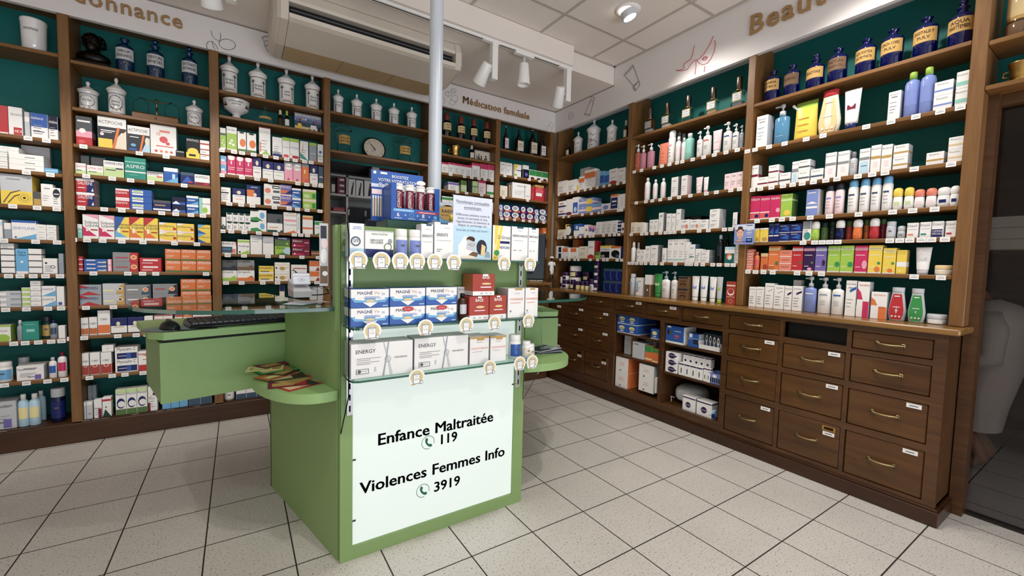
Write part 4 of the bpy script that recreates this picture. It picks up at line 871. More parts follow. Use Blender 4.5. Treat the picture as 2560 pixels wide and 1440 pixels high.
NAME = dict(x='medicine_box', pump='pump_bottle', tpump='pump_bottle', aero='aerosol_can', spray='spray_bottle', roll='deodorant', bot='bottle', tub='tub', pot='cream_jar', tube='cream_tube', pouch='refill_pouch',
            curvy='lotion_bottle', apo='apothecary_bottle', apos='apothecary_bottle', redcap='apothecary_bottle', wine='syrup_bottle', perf='perfume_bottle', jar='porcelain_jar', gjar='glass_jar', flask='glass_flask', bucket='porcelain_pot', brush='vial')
CAT = dict(roll='deodorant', aero='can', tub='tub', pot='jar', tube='tube', pouch='pouch', jar='jar', gjar='jar', flask='flask', bucket='pot', x='box')
CACHE = {}
LIM = {'z': 3}
def make(kind, wd, dp, h, spec, txt='', bn='medicine_box'):
    key = (kind, round(wd, 3), round(dp, 3), round(h, 3), spec, txt)
    if key not in CACHE:
        if kind == 'x': CACHE[key] = carton(wd, dp, h, spec).mesh('box', PRINT)
        else: CACHE[key] = [(n, m.mesh(n, mt)) for n, m, mt in bottle(kind, wd, h, spec, txt)]
    v = CACHE[key]
    if kind == 'x': return obj(bn, v)
    e = obj(NAME[kind], None)
    for n, me in v: obj(n, me, e)
    return e
NUM = ['', 'one', 'two', 'three', 'four', 'five', 'six', 'seven', 'eight', 'nine', 'ten', 'eleven']
def ordinal(i, n, a='left'):
    if n == 1: return ''
    if i == 0: return 'leftmost'
    if i == n-1: return 'rightmost'
    if n == 3: return 'middle'
    if i < n/2: return ['', 'second', 'third', 'fourth', 'fifth', 'sixth', 'seventh', 'eighth', 'ninth', 'tenth', 'eleventh', 'twelfth'][i]+' from left'
    return ['', 'second', 'third', 'fourth', 'fifth', 'sixth', 'seventh', 'eighth', 'ninth', 'tenth', 'eleventh', 'twelfth'][n-1-i]+' from right'
def level(i, n):
    if n == 1: return ''
    if i == n-1: return 'upper' if n == 2 else 'topmost'
    if i == 0: return 'lower' if n == 2 else 'lowest'
    if n == 3: return 'middle'
    return ['', 'second', 'third', 'fourth', 'fifth'][i]+' up'
def article(s): return s
class Frame:
    def __init__(s, side, P, bn='medicine_box'): s.side, s.P, s.bn = side, P, bn
    def uz(s, x, y, off):
        if s.side == 'B': p = onY(x, y, s.P+off); return p[0], p[2]
        p = onX(x, y, s.P+off); return -p[1], p[2]
    def loc(s, u, off, z): return (u, s.P+off, z) if s.side == 'B' else (s.P+off, -u, z)
    @property
    def rz(s): return 0 if s.side == 'B' else -PI/2
FB, FR, FC, FK = Frame('B', D), Frame('R', WU, 'skincare_box'), Frame('R', WC, 'supply_box'), Frame('B', YF, 'supplement_box')
def row(fr, line, phrase, items, fo=.022, board=None, z=None, dmax=.12, tags=(), tagphrase=None, lim=None):
    x0, y0, x1, y1 = line
    if z is None: z = (fr.uz(x0, y0, 0)[1]+fr.uz(x1, y1, 0)[1])/2
    if board:
        a, b, unit = board
        if fr.side == 'B': MB().box(a, b, .004, .25, z-.022, z-.0004, bev=.003).build('shelf', W_SHELF, unit)
        else: MB().box(.004, .245, a, b, z-.022, z-.0004, bev=.003).build('shelf', W_SHELF_R, unit)
    recs = []
    global LIM
    if board: LIM = {'lo': board[0] if fr.side == 'B' else -board[1], 'hi': board[1] if fr.side == 'B' else -board[0], 'top': LIM['z'] if LIM.get('key') == (fr.side, board[0]) else SIGNB+(.045 if fr.side == 'B' else .07), 'z': z-.024, 'key': (fr.side, board[0])}
    elif fr in (FB, FR): LIM = dict(LIM, top=LIM['z'], z=z-.02)
    else: LIM = dict(lo=lim[0], hi=lim[1], top=lim[2], z=0) if lim else dict(lo=-9, hi=9, top=9, z=0)
    LO, HI, TOP = LIM['lo']+.002, LIM['hi']-.002, LIM['top']-.002
    yl = lambda x: y0+(y1-y0)*(x-x0)/((x1-x0) or 1)
    ends = []
    for it in items:
        kind, a, b, yt, n, m, spec, desc = it[:8]; op = it[8] if len(it) > 8 else {}
        f = fo+op.get('f', 0); yb = op.get('b', yl((a+b)/2)); ua = fr.uz(a, yb, f)[0]; ub = fr.uz(b, yb, f)[0]; wd = (ub-ua)/m
        if kind == 'x': dp = op.get('d', min(dmax, max(.035, wd*1.1)))
        elif kind in ('perf',): dp = wd*.62
        elif kind in ('pump', 'tube', 'pouch'): dp = wd*.66
        elif kind == 'curvy': dp = wd*.6
        else: dp = wd
        if kind != 'x':
            for _ in range(2):
                ua = fr.uz(a, yb, f+dp/2)[0]; ub = fr.uz(b, yb, f+dp/2)[0]; wd2 = (ub-ua)/m; dp *= wd2/wd; wd = wd2
        if kind not in ('x', 'perf', 'pouch'):             # a round body seen at an angle: turn the seen width into a diameter
            q_ = ray((a+b)/2, yb); cs = abs(q_[1] if fr.side == 'B' else q_[0])/math.hypot(q_[0], q_[1]); k_ = cs/math.sqrt(cs*cs+(dp/wd)**2*(1-cs*cs))
            um = (ua+ub)/2; hw = (ub-ua)/2*(k_ if m == 1 else 1); ua, ub = um-hw, um+hw; dp *= (k_ if m == 1 else 1)
        if kind == 'x' and board: dp = min(dp, .246-f)
        elif board and f+dp > .248: f = max(.008, .248-dp)
        if ua < LO:
            if kind == 'x': ua = LO
            else: ub += LO-ua; ua = LO
        if ub > HI:
            if kind == 'x': ub = HI
            else: ua -= ub-HI; ub = HI
        wd = (ub-ua)/m
        hz = f if kind == 'x' else f+dp/2
        zb = z if 'b' not in op else max(z, fr.uz((a+b)/2, op['b'], hz)[1])
        if 'zb' in op: zb = z+op['zb']
        h = (fr.uz((a+b)/2, yt, hz)[1]-zb)/n; spc = .0006
        h = min(h, (TOP-zb)/n)
        if kind == 'gjar': wd /= 1.22
        elif kind == 'jar': wd /= 1.05
        for i in range(m):
            for k in range(n):
                sp = spec.split('|'); sp = sp[(k*m+i) % len(sp)]
                o = make(kind, wd-(.0012+wd*.012 if kind == 'x' else wd*.03), dp, h-spc, sp, op.get('t', ''), fr.bn)
                jit = (random.random()-.5)*.024 if kind == 'x' and op.get('j', 1) else 0
                u = ua+wd*(i+.5)
                o.location = fr.loc(u, f+dp/2+(random.random()*.004 if n == 1 else 0), zb+k*h+.0003); o.rotation_euler.z = fr.rz+jit*(0 if m > 1 or n > 1 else 1)+op.get('rz', 0)
                nn = op.get('noun', NOUN[kind]); recs.append((o, (desc+' '+nn).strip(), round(u, 3), k, n, CAT.get(kind, 'bottle') if 'cat' not in op else op['cat'], zb))
                if 'name' in op: o.name = op['name']
    # labels: same wording in a row is told apart by column and level
    by = {}
    for r in recs: by.setdefault(r[1], []).append(r)
    pf = phrase
    for d_, rs in by.items():
        us = sorted({r[2] for r in rs})
        cl = []
        for u in us:
            if not cl or u-cl[-1][-1] > .012: cl.append([u])
            else: cl[-1].append(u)
        for ci, c_ in enumerate(cl):
            st = sorted([r for r in rs if r[2] in c_], key=lambda r: (r[6], r[3]))
            for li, r in enumerate(st):
                parts = [level(li, len(st)), d_]; s = ' '.join(p for p in parts if p); oo = ordinal(ci, len(cl))
                tag(r[0], s+(', '+oo+',' if oo else '')+' '+pf, r[5], 'goods '+pf)
    for i, tx in enumerate(tags):
        ty = yl(tx); u, zz = fr.uz(tx, ty, -.004); m = CACHE.get(('tag', fr.side))
        if m is None: 
            q = MB().box(-.0185, .0185, -.0012, .0, -.013, .013, 'W'); q.rect(-.013, -.004, .013, -.001, -.0014, 'G'); q.rect(-.009, .003, .009, .006, -.0014, 'H'); m = CACHE['tag', fr.side] = q.mesh('price_tag', PAPER)
        o = obj('price_tag', m, None, fr.loc(u, 0.0015, z-.013), fr.rz)
        tag(o, ('price tag, %s on the edge %s' % (ordinal(i, len(tags)) or 'single', (tagphrase or phrase).replace('on the', 'of the').replace('on shelf', 'of shelf'))), 'price tag', 'price tags '+(tagphrase or phrase))
    return z
# ------------------------------------------------------------------ goods on the back wall, bay by bay (photo pixels of each front)
BA, BB_, BC_, BD, BE, BF = (-1.64, -.923, bk), (-.872, -.159, bk), (-.102, .607, bk), (.656, 1.528, bk), (1.582, 2.249, bk), (2.302, 2.957, bk)
def ph(n, bay): return 'on shelf %s of the %s bay' % (NUM[n], bay)
A_, B_, C_, D_, E_, F_ = 'far-left', 'bust', 'footed-bowl', 'clock', 'brass-mortar', 'narrow corner'
W1 = 'W p'; WP = 'W P'
row(FB, (0, 104, 142, 132), ph(1, A_), [('bucket', 50, 122, 52, 1, 1, 'WW', 'white porcelain', {'t': 'AXONGE'})], .05, BA)
row(FB, (0, 332, 146, 349), ph(2, A_), [('x', -45, -14, 262, 1, 1, 'W P', 'tall white'), ('x', -12, 22, 263, 1, 1, 'R b.0,.06W r.1,.2,.3,.9r', 'glossy red'), ('x', 22, 58, 268, 1, 1, 'WH r.35,.02,.95,.28R t.65,.1,.1W:HEX t.6,.7,.1G:dynamic', 'white box with red corner', {'noun': ''}),
    ('x', 62, 76, 280, 1, 1, 'H b.6,.8W', 'narrow grey'), ('x', 78, 121, 284, 1, 1, 'W b.45,1B t.3,.75,.12W:vitalens r.1,.25,.8,.28N p', 'blue topped contact lens'), ('x', 122, 146, 291, 1, 1, 'W b.45,1n t.5,.7,.14W:vitalens p', 'navy topped contact lens')], board=BA, tags=(69, 115))
row(FB, (0, 422, 146, 431), ph(3, A_), [('x', -40, 20, 372, 4, 1, 'W b.4,.6H', 'flat white'), ('x', 22, 111, 386, 3, 1, 'W r.45,.35,.75,.5G', 'long flat white'), ('x', -8, 48, 366, 2, 1, 'W r.2,.4,.6,.5H', 'small flat white', {'b': 386, 'f': .012}), ('x', 54, 127, 366, 1, 1, 'H t.6,.5,.1k:HemoCare r.5,.0,1,.2B', 'large grey card', {'f': .13, 'd': .03}), ('x', 111, 146, 421, 1, 1, 'S b.4,.6s', 'flat light blue')], board=BA, tags=(65, 125))
row(FB, (0, 508, 150, 518), ph(4, A_), [('x', 1, 83, 436, 1, 1, 'HY b0,.45Y o.74,.24,.13,.014D o.74,.24,.2,.01k d.05,.05,.3,.4,.62,.5,.62,.47,.32,.36,.1,.05d d.2,.05,.42,.3,.6,.36,.6,.33,.44,.26,.25,.05d c.74,.24,.05D t.4,.82,.06k:compeed', 'large grey and yellow'), ('x', 84, 103, 479, 1, 1, 'Z b.5,1k', 'small olive'), ('x', 103, 134, 460, 1, 1, 'W P', 'plain white'), ('x', 131, 153, 470, 1, 1, 'W e.5,.7,.42,.24X r.2,.65,.8,.7W p', 'white box with black oval', {'noun': '', 'f': -.006})], board=BA, tags=(31, 92, 141))
row(FB, (0, 597, 150, 600), ph(5, A_), [('x', -40, 8, 548, 1, 1, 'W b.7,.9s', 'pale aqua'), ('x', 10, 29, 557, 1, 1, 'm b.6,1W', 'slate grey'), ('x', 29, 92, 551, 1, 1, 'W b.88,1B d.1,0,1,.3,1,0S t.5,.52,.14b:IDRYLINE c.15,.1,.05B', 'white and blue'), ('x', 91, 142, 562, 3, 2, 'W r.2,.4,.8,.55H', 'small white')], board=BA, tags=(8, 88, 142))
row(FB, (0, 684, 155, 686), ph(6, A_), [('x', 3, 38, 608, 5, 1, 'W b.0,.14X', 'thin white'), ('x', 40, 72, 622, 1, 1, 'S t.5,.82,.09J:Para t.5,.72,.09J:relax c.5,.48,.12W b0,.1W', 'sky blue'), ('x', 72, 106, 622, 4, 1, 'W b.0,.16k', 'white carton with grey edge', {'noun': ''}), ('x', 107, 144, 646, 1, 1, 'W c.22,.7,.09X o.7,.45,.17,.06J b0,.06H p', 'white box with dark ring', {'noun': ''}), ('x', 147, 160, 634, 1, 1, 'm p', 'pale grey')], board=BA, tags=(20, 49, 82, 113, 149))
row(FB, (0, 767, 160, 768), ph(7, A_), [('x', 0, 54, 728, 3, 1, 'H r0,.2,.3,.7W r.5,.3,1,.7m', 'long grey and white'), ('x', 55, 77, 719, 4, 1, 'W b.3,.85L r.1,.5,.7,.6W', 'small lime'), ('x', 77, 104, 702, 5, 1, 'W b.05,.12G r.2,.4,.8,.5H', 'slim white'), ('x', 105, 141, 715, 2, 1, 'W b.6,.9W d.0,.0,1,.0,1,.55S t.4,.62,.22J:cicatryl', 'white and sky blue'), ('x', 142, 162, 716, 1, 1, 'W r.2,.05,.7,.2B', 'tall white card')], board=BA, tags=(13, 65, 119, 152))
row(FB, (0, 853, 164, 850), ph(8, A_), [('x', -12, 28, 813, 1, 1, 'WL e.5,.2,.45,.25L t.5,.62,.09X:biocyte b.9,1L', 'white and green'), ('spray', 43, 61, 800, 1, 1, 'mHe', 'grey spray'.replace(' spray', '')), ('x', 56, 99, 804, 1, 1, 'Tt r.25,.45,.75,.6F t.5,.82,.08F:hydraflor', 'teal'), ('tub', 106, 134, 790, 1, 1, 'QXZ', 'dark green', {'f': .03}), ('bot', 125, 146, 800, 1, 1, 'mNJ', 'grey bottle with blue cap', {'noun': ''}), ('x', 146, 164, 814, 1, 1, 'W b0,.05H', 'white card')], board=BA, tags=(33, 62, 95, 127, 153))
row(FB, (0, 958, 170, 945), ph(9, A_), [('tub', -10, 35, 904, 1, 1, 'WWS', 'white and blue'), ('x', 41, 111, 914, 1, 1, 'WH r.66,.04,.9,.36V r.4,.2,.66,.24N t.35,.7,.13X:Thermoskin P', 'white box with violet square', {'noun': ''}), ('tub', 46, 78, 892, 1, 1, 'HHW', 'pale grey', {'f': .12}), ('bot', 123, 144, 893, 1, 1, 'WHB', 'white bottle with blue label', {'noun': ''}), ('bot', 145, 170, 880, 1, 1, 'WUM', 'white bottle with magenta cap', {'noun': ''})], board=BA, tags=(10, 65, 118, 160))
row(FB, (0, 1070, 170, 1046), ph(10, A_), [('x', -20, 42, 1004, 1, 1, 'HH r.45,.04,.8,.35V r0,.22,.45,.25k t.4,.8,.09X:Pulmodyne P', 'large grey box with violet square', {'noun': ''}), ('bot', 46, 76, 985, 1, 1, 'sWy', 'clear blue bottle with white cap', {'noun': ''}), ('bot', 73, 105, 983, 1, 1, 'sWy', 'clear blue bottle with white cap', {'noun': ''}), ('bot', 92, 118, 976, 1, 1, 'sWs', 'pale bottle behind the others', {'noun': '', 'f': .09}), ('tub', 127, 167, 969, 1, 1, 'nHN', 'navy')], .04, None, z=.139, tags=(5,))
row(FB, (172, 147, 522, 217), ph(1, B_), [('apo', 289, 338, 98, 1, 1, 'TTH', 'open-necked blue', {'t': 'SIROP/DESESSARTZ'}), ('apos', 367, 413, 101, 1, 1, 'TTH', 'blue round-stoppered', {'t': 'TEINTURE/BENJOIN'}), ('apos', 454, 495, 118, 1, 1, 'TTH', 'dark blue tall-stoppered', {'t': 'EXTRAIT/RATANHIA'})], .05, BB_)
row(FB, (175, 267, 524, 318), ph(2, B_), [('jar', 193, 253, 204, 1, 1, 'WN', 'squat blue and white porcelain', {'t': 'Ther Diat'}), ('jar', 267, 321, 195, 1, 1, 'WN', 'tall blue and white porcelain', {'t': 'Serenus/Depens'}), ('jar', 464, 511, 250, 1, 1, 'WN', 'small blue and white porcelain', {'t': 'Ser Fer'})], .05, BB_)
row(FB, (176, 362, 524, 396), ph(3, B_), [('x', 190, 232, 291, 1, 1, 'k b0,.28R b.28,.5P c.4,.5,.2W r.1,.8,.9,.86W e.35,.12,.2,.06r', 'grey and red bandage'), ('x', 245, 318, 294, 1, 1, 'Wk b.0,.68X t.45,.78,.11k:ACTIPOCHE,.85 r.01,.0,.5,.3Y d.48,0,.68,.7,.78,.7,.58,0O d.58,0,1,0,1,.6,.9,.62,.7,.4C e.86,.6,.1,.06D r.1,.55,.6,.58W r.1,.5,.5,.52W c.14,.44,.07I', 'large white, black and yellow heat-pad'), ('x', 319, 376, 316, 1, 1, 'Wk b.0,.68X t.47,.78,.12k:ACTIPOCHE,.85 d.5,0,.68,.7,.78,.7,.6,0O d.6,0,1,0,1,.6,.88,.5s e.88,.45,.1,.16C r.06,.04,.4,.13B e.25,.25,.12,.06S r.1,.55,.5,.58W', 'white and black cold-pad'), ('x', 376, 442, 309, 1, 1, 'WH r.35,.76,.75,.83A c.5,.52,.16r c.66,.4,.08r r.2,.28,.88,.31r c.2,.12,.06r c.4,.12,.06A c.6,.12,.06A c.8,.12,.06r o.3,.7,.07,.02A', 'large white and coral'), ('x', 439, 462, 376, 1, 1, 'K t.5,.7,.2W:SYNTHOL', 'small black', {'d': .03, 'f': -.008}), ('x', 465, 500, 346, 1, 1, 'K t.5,.85,.11W:SYNTHOL r.0,.0,1,.3Y e.5,.35,.4,.18Y r.2,.12,.7,.22K', 'black and yellow'), ('x', 500, 524, 351, 1, 1, 'W b.78,.85R b.5,.56R b.25,.3R p', 'white box with red bands', {'noun': ''})], .026, BB_, tags=(208, 348, 415))
row(FB, (178, 434, 525, 463), ph(4, B_), [('x', 177, 215, 407, 1, 1, 'W b0,.36g t.5,.62,.2r:OLIGOSTIM r.1,.3,.6,.38e', 'white and pale green'), ('x', 217, 259, 414, 1, 1, 'W b0,.36g t.5,.62,.2r:UPSA_500 r.1,.3,.6,.38e', 'white and mint'), ('x', 185, 224, 388, 1, 1, 'G b.1,.5e', 'dull grey-green', {'f': .12}), ('x', 228, 266, 394, 1, 1, 'G b.1,.5e', 'dull grey-green', {'f': .12}), ('x', 259, 311, 403, 1, 1, 'W b0,.6g t.5,.78,.15N:ASPIRINE_UPSA r.6,.5,.95,.58N r.1,.4,.6,.46k', 'wide white and green'), ('x', 312, 366, 394, 1, 1, 'Tt b.75,.8F t.5,.5,.16W:ASPRO b.3,.36W r.2,.18,.6,.2F', 'teal green'), ('x', 367, 409, 429, 1, 1, 'W b0,.5g b.8,1G r.6,.4,.95,.55r t.4,.62,.2k:ASPEGIL', 'low white and green'), ('x', 409, 446, 420, 1, 1, 'B b.75,1W r.6,.2,.8,.6s d0,0,1,0,1,.4S', 'blue and white'), ('x', 451, 486, 431, 1, 1, 'N d.1,.1,.5,.7,.9,.2B b.75,1J r.5,.15,.9,.25R', 'navy blue'), ('x', 486, 525, 437, 1, 1, 'W b0,.3U t.5,.66,.24K:ASPEGIC r.6,.1,.9,.25R', 'white and burgundy')], .022, BB_, tags=(215, 280, 326, 377, 460))
row(FB, (178, 513, 527, 536), ph(5, B_), [('x', 178, 238, 446, 2, 1, 'RH b.82,1W d.55,0,1,0,1,.8,.7,.8N r.6,.08,1,.75N t.5,.55,.26W:DALFÉINE,.8 d.82,.1,.96,.1,.92,.35W r.1,.3,.5,.36I', 'red and navy'), ('x', 289, 325, 472, 2, 1, 'R b0,.12W b.8,1I t.4,.5,.3W:titanore', 'cherry red'), ('x', 325, 381, 474, 3, 1, 'Bb r.1,.5,.6,.8W r.15,.58,.55,.72L r.1,.15,.6,.4W', 'flat blue and white'), ('x', 382, 428, 501, 1, 1, 'N b.1,.24W r.1,.5,.7,.6Z b.75,1k', 'low navy'), ('x', 430, 465, 493, 2, 1, 'n b.0,.35B d0,.1,.6,.1,.3,.5W', 'navy and blue'), ('x', 466, 497, 490, 2, 1, 'B b.75,1W r.1,.45,.7,.55W d.2,0,1,0,1,.4S', 'bright blue'), ('x', 498, 527, 495, 1, 1, 'W r0,0,.3,1F e.5,.25,.25,.18L t.6,.6,.1k:laxamalt', 'white and lime')], .022, BB_, tags=(203, 260, 304, 349, 404, 439, 477, 507))
DOL = 't.55,.62,.12k:Doliprane,.85 t.6,.5,.11k:Liquide r.5,.34,.95,.39u b0,.1W'
row(FB, (183, 597, 528, 605), ph(6, B_), [('x', 184, 206, 560, 1, 1, 'F c.5,.5,.25W b.7,1W', 'pale green'), ('x', 207, 287, 537, 1, 2, 'W d0,.05,1,.05,0,.5M d0,1,1,1,1,.8P r.2,.3,.35,.55I '+DOL, 'tall white and pink'), ('x', 287, 324, 542, 1, 1, 'Y d0,1,.7,1,0,.3B d0,.05,1,.05,0,.4S r.2,.3,.35,.5W '+DOL, 'tall yellow and blue'), ('x', 324, 396, 544, 1, 2, 'Y d0,1,.8,1,0,.6R d0,.05,1,.05,0,.5O r.2,.3,.35,.5W '+DOL, 'tall yellow and orange'), ('x', 398, 486, 558, 2, 2, 'Y d0,1,.5,1,0,.7W d0,0,.6,0,0,.3I t.45,.55,.22k:Doliprane r.8,.25,.97,.5R b0,.12I', 'yellow and pink'), ('x', 495, 527, 562, 2, 1, 'Y d0,0,.7,0,0,.4B t.5,.55,.22k:Doliprane d0,1,.6,1,0,.6S', 'yellow and blue')], .022, BB_, tags=(182, 217, 256, 304, 357, 436, 492))
SPE = 'O b.0,.14e t.55,.72,.22W:SPEDIFEN,.9 r.1,.4,.6,.44C r.1,.3,.5,.34C'
row(FB, (187, 680, 528, 679), ph(7, B_), [('x', 186, 208, 641, 3, 1, 'R b.3,.5I', 'small red'), ('x', 210, 268, 648, 3, 1, 'B r.1,.6,.5,.85W d.5,0,1,.6,1,0m r.6,.2,.95,.35W', 'blue and silver'), ('x', 269, 280, 648, 2, 1, 'P r.3,.1,.6,.9W', 'narrow pink'), ('x', 282, 346, 631, 2, 1, 'GR r.1,.4,.6,.5R d.65,0,1,0,1,1,.7,1R c.84,.5,.13z c.84,.5,.08O', 'silver and red'), ('x', 349, 404, 645, 2, 1, 'R r.15,.55,.85,.8I r.1,.2,.6,.3I', 'bright red'), ('x', 413, 528, 624, 2, 3, SPE, 'orange')], .022, BB_, tags=(176, 233, 319, 356, 389, 515), tagphrase='on shelf seven of the bust bay')
NUR = 'G r.08,.45,.5,.55%s d.62,0,1,0,1,1,.7,.6%s c.8,.5,.12z c.8,.5,.08A'
row(FB, (190, 764, 528, 758), ph(8, B_), [('x', 193, 255, 712, 2, 1, 'm d0,0,1,0,.4,.35R d0,1,.5,.7,0,.7R t.4,.55,.26N:NUROFEN', 'silver and dark red'), ('x', 257, 313, 709, 2, 1, 'H r.02,.3,.5,.42y d.6,0,1,0,1,1,.7,.7Z c.8,.5,.12W c.8,.5,.08d', 'silver and gold'), ('x', 313, 378, 712, 2, 1, NUR % ('W', 'J'), 'silver and slate'), ('x', 382, 444, 710, 2, 1, NUR % ('R', 'X'), 'silver box with red stripe', {'noun': ''}), ('x', 452, 528, 698, 2, 2, SPE, 'orange')], .022, BB_, tags=(214, 283))
row(FB, (193, 847, 530, 818), ph(9, B_), [('x', 191, 222, 795, 1, 1, 'WH b.06,.4o o.5,.44,.24,.06W t.5,.6,.1k:CBD', 'white and orange oil'), ('x', 223, 244, 793, 1, 1, 'WH b.06,.4o o.5,.44,.24,.06W t.5,.6,.1k:CBD', 'slim white and orange oil'), ('x', 245, 277, 776, 1, 1, 'WH b.06,.4O o.5,.5,.24,.06W t.5,.6,.08k:CBD', 'tall white and orange oil'), ('x', 277, 360, 794, 1, 2, 'N b.06,.5W e.45,.64,.12,.13C r.2,.4,.8,.44Z b0,.06X', 'navy and white'), ('x', 361, 383, 790, 1, 1, 'W r.1,.05,.9,.75B r.2,.5,.8,.6S d.2,.3,.7,.1,.6,.4n', 'white and royal blue'), ('x', 386, 432, 788, 1, 2, 'W b.95,1R t.5,.72,.1R:ARKO e.4,.3,.25,.16u', 'white and rust'), ('x', 437, 457, 788, 1, 1, 'W b.9,1R t.5,.72,.1R:ARKO e.4,.3,.25,.16u', 'narrow white and rust'), ('x', 458, 481, 779, 3, 1, 'O b.0,.15W r.2,.4,.6,.6C', 'orange'), ('x', 482, 530, 780, 1, 2, 'W r.1,.6,.9,.75R t.5,.4,.1G:forte', 'white box with red bar', {'noun': ''})], .022, BB_, tags=(177, 210, 294, 340, 367))
row(FB, (197, 945, 531, 910), ph(10, B_), [('x', 195, 224, 884, 1, 1, 'WH b.03,.45u o.5,.42,.24,.06W t.5,.6,.08k:CBD', 'white and rust oil'), ('x', 225, 251, 882, 1, 1, 'WH b.03,.45u o.5,.42,.24,.06W t.5,.6,.08k:CBD', 'white and rust oil'), ('x', 252, 280, 881, 1, 1, 'WH b.03,.45u o.5,.42,.24,.06W t.5,.6,.08k:CBD', 'white and rust oil'), ('x', 254, 284, 863, 1, 1, 'W c.5,.5,.05k', 'small white box lying on the rust oil boxes', {'noun': '', 'b': 880}), ('x', 288, 346, 868, 2, 1, 'WH r.08,.08,.97,.55N r.5,.12,.7,.5B t.5,.75,.26k:Myocalm_C,.85 r.15,.3,.5,.34W', 'white and blue'), ('x', 346, 384, 878, 1, 1, 'W b0,.3R T.42,.8,.16R:mag_3,.8 r.3,.55,.8,.6Z', 'white and red'), ('x', 390, 528, 860, 1, 4, 'W b.0,.4F P', 'white and mint')], .022, BB_, tags=(223, 280, 312, 357))
row(FB, (203, 1041, 531, 1002), ph(11, B_), [('x', 199, 216, 1006, 1, 1, 'H c.5,.3,.25m b.8,1W', 'small silver'), ('x', 216, 232, 1004, 1, 1, 'H c.5,.3,.25m b.8,1W', 'small silver'), ('x', 205, 242, 964, 1, 2, 'm c.5,.3,.25H', 'grey silver', {'f': .1, 'b': 1010}), ('x', 235, 255, 999, 1, 1, 'W r.55,.0,1,.5U t.4,.5,.1R:clarix p', 'white and burgundy'), ('x', 256, 279, 993, 1, 1, 'W d0,0,1,0,.3,.4Q c.4,.5,.1D b.8,.9R', 'white and dark green'), ('x', 289, 369, 971, 1, 3, 'Wg b0,.22e e.5,.45,.4,.2N e.55,.42,.35,.12W b.85,1g t.5,.78,.07J:Phytoxil', 'white, navy and green'), ('x', 370, 394, 967, 1, 1, 'W r0,0,.25,.35U t.3,.5,.12U:C c.7,.7,.2X p', 'white and wine'), ('x', 405, 470, 960, 1, 3, 'S b.6,1W', 'sky blue and white'), ('x', 472, 530, 955, 1, 2, 'W b.0,.4J', 'white and slate')], .022, None, z=.139, tags=(213, 240, 263, 338, 399, 425, 492))
# the third bay
row(FB, (544, 222, 812, 276), ph(1, C_), [('jar', 550, 600, 139, 1, 1, 'WD', 'palm-painted porcelain', {'t': 'Emplt/Simple'}), ('jar', 622, 671, 155, 1, 1, 'WD', 'palm-painted porcelain', {'t': 'Emplt/Plectorg'}), ('jar', 694, 741, 171, 1, 1, 'WD', 'palm-painted porcelain', {'t': 'past/lune'}), ('jar', 761, 803, 187, 1, 1, 'WD', 'palm-painted porcelain', {'t': 'Elect/Diascord'})], .05, BC_)
row(FB, (544, 285, 812, 331), ph(2, C_), [('flask', 646, 680, 257, 1, 1, 'WWZ', 'round stoppered glass'), ('brush', 694, 708, 275, 1, 1, 'CCD', 'small cream'), ('brush', 711, 724, 277, 1, 1, 'LLW', 'small lime')], .06, BC_)
row(FB, (546, 371, 812, 406), ph(3, C_), [('x', 545, 565, 319, 1, 1, 'W b.1,.66L c.35,.3,.16W c.7,.2,.15W c.5,.42,.12W b.66,.76k', 'lime and white'), ('x', 566, 593, 317, 1, 1, 'L b.72,1W c.35,.3,.14W c.65,.25,.14W c.5,.42,.13W t.4,.84,.08k:Clarilys b0,.06W', 'bright lime'), ('x', 594, 616, 329, 1, 1, 'W e.6,.45,.35,.2O b0,.14e e.5,.95,.3,.05Q', 'white box with orange fruit', {'noun': ''}), ('x', 617, 641, 333, 1, 1, 'W e.6,.45,.35,.2O b0,.14e e.5,.95,.3,.05Q', 'white box with orange fruit', {'noun': ''}), ('x', 648, 677, 318, 1, 1, 'W t.5,.84,.05G:Sirop_des t.5,.78,.05G:Pharmaciens r.05,.1,.15,.45O d.2,.02,.9,.02,.6,.18L b.96,1U p', 'very tall white'), ('x', 681, 706, 343, 1, 1, 'WH b.0,.14N e.4,.2,.5,.06m p', 'white and navy'), ('x', 706, 725, 344, 1, 1, 'W b.84,1L e.5,.1,.4,.08r t.5,.5,.08G:drosera', 'white, lime and red'), ('x', 725, 748, 347, 1, 1, 'W b.84,1L e.6,.1,.4,.08R t.5,.5,.1V:STODAL o.2,.22,.12,.04L', 'white, lime and red'), ('x', 750, 771, 353, 1, 1, 'W d0,.1,1,0,0,.4T d.2,.5,.4,.9,.3,.4O p', 'white and sea green'), ('x', 773, 792, 357, 1, 1, 'm b.84,1L t.5,.4,.08W:arnica r.6,0,.9,.15O', 'grey and lime'), ('x', 794, 812, 361, 1, 1, 'W c.5,.58,.24B b.34,.37T p', 'white box with blue dot', {'noun': ''})], .022, BC_, tags=(554, 585, 605, 634, 664, 690, 717, 738, 762, 778))
ACT = 'N b.0,.55W e.5,.72,.16,.12C r.3,.68,.4,.78Z t.5,.42,.08k:ACTIVOX r.2,.25,.8,.28%s'
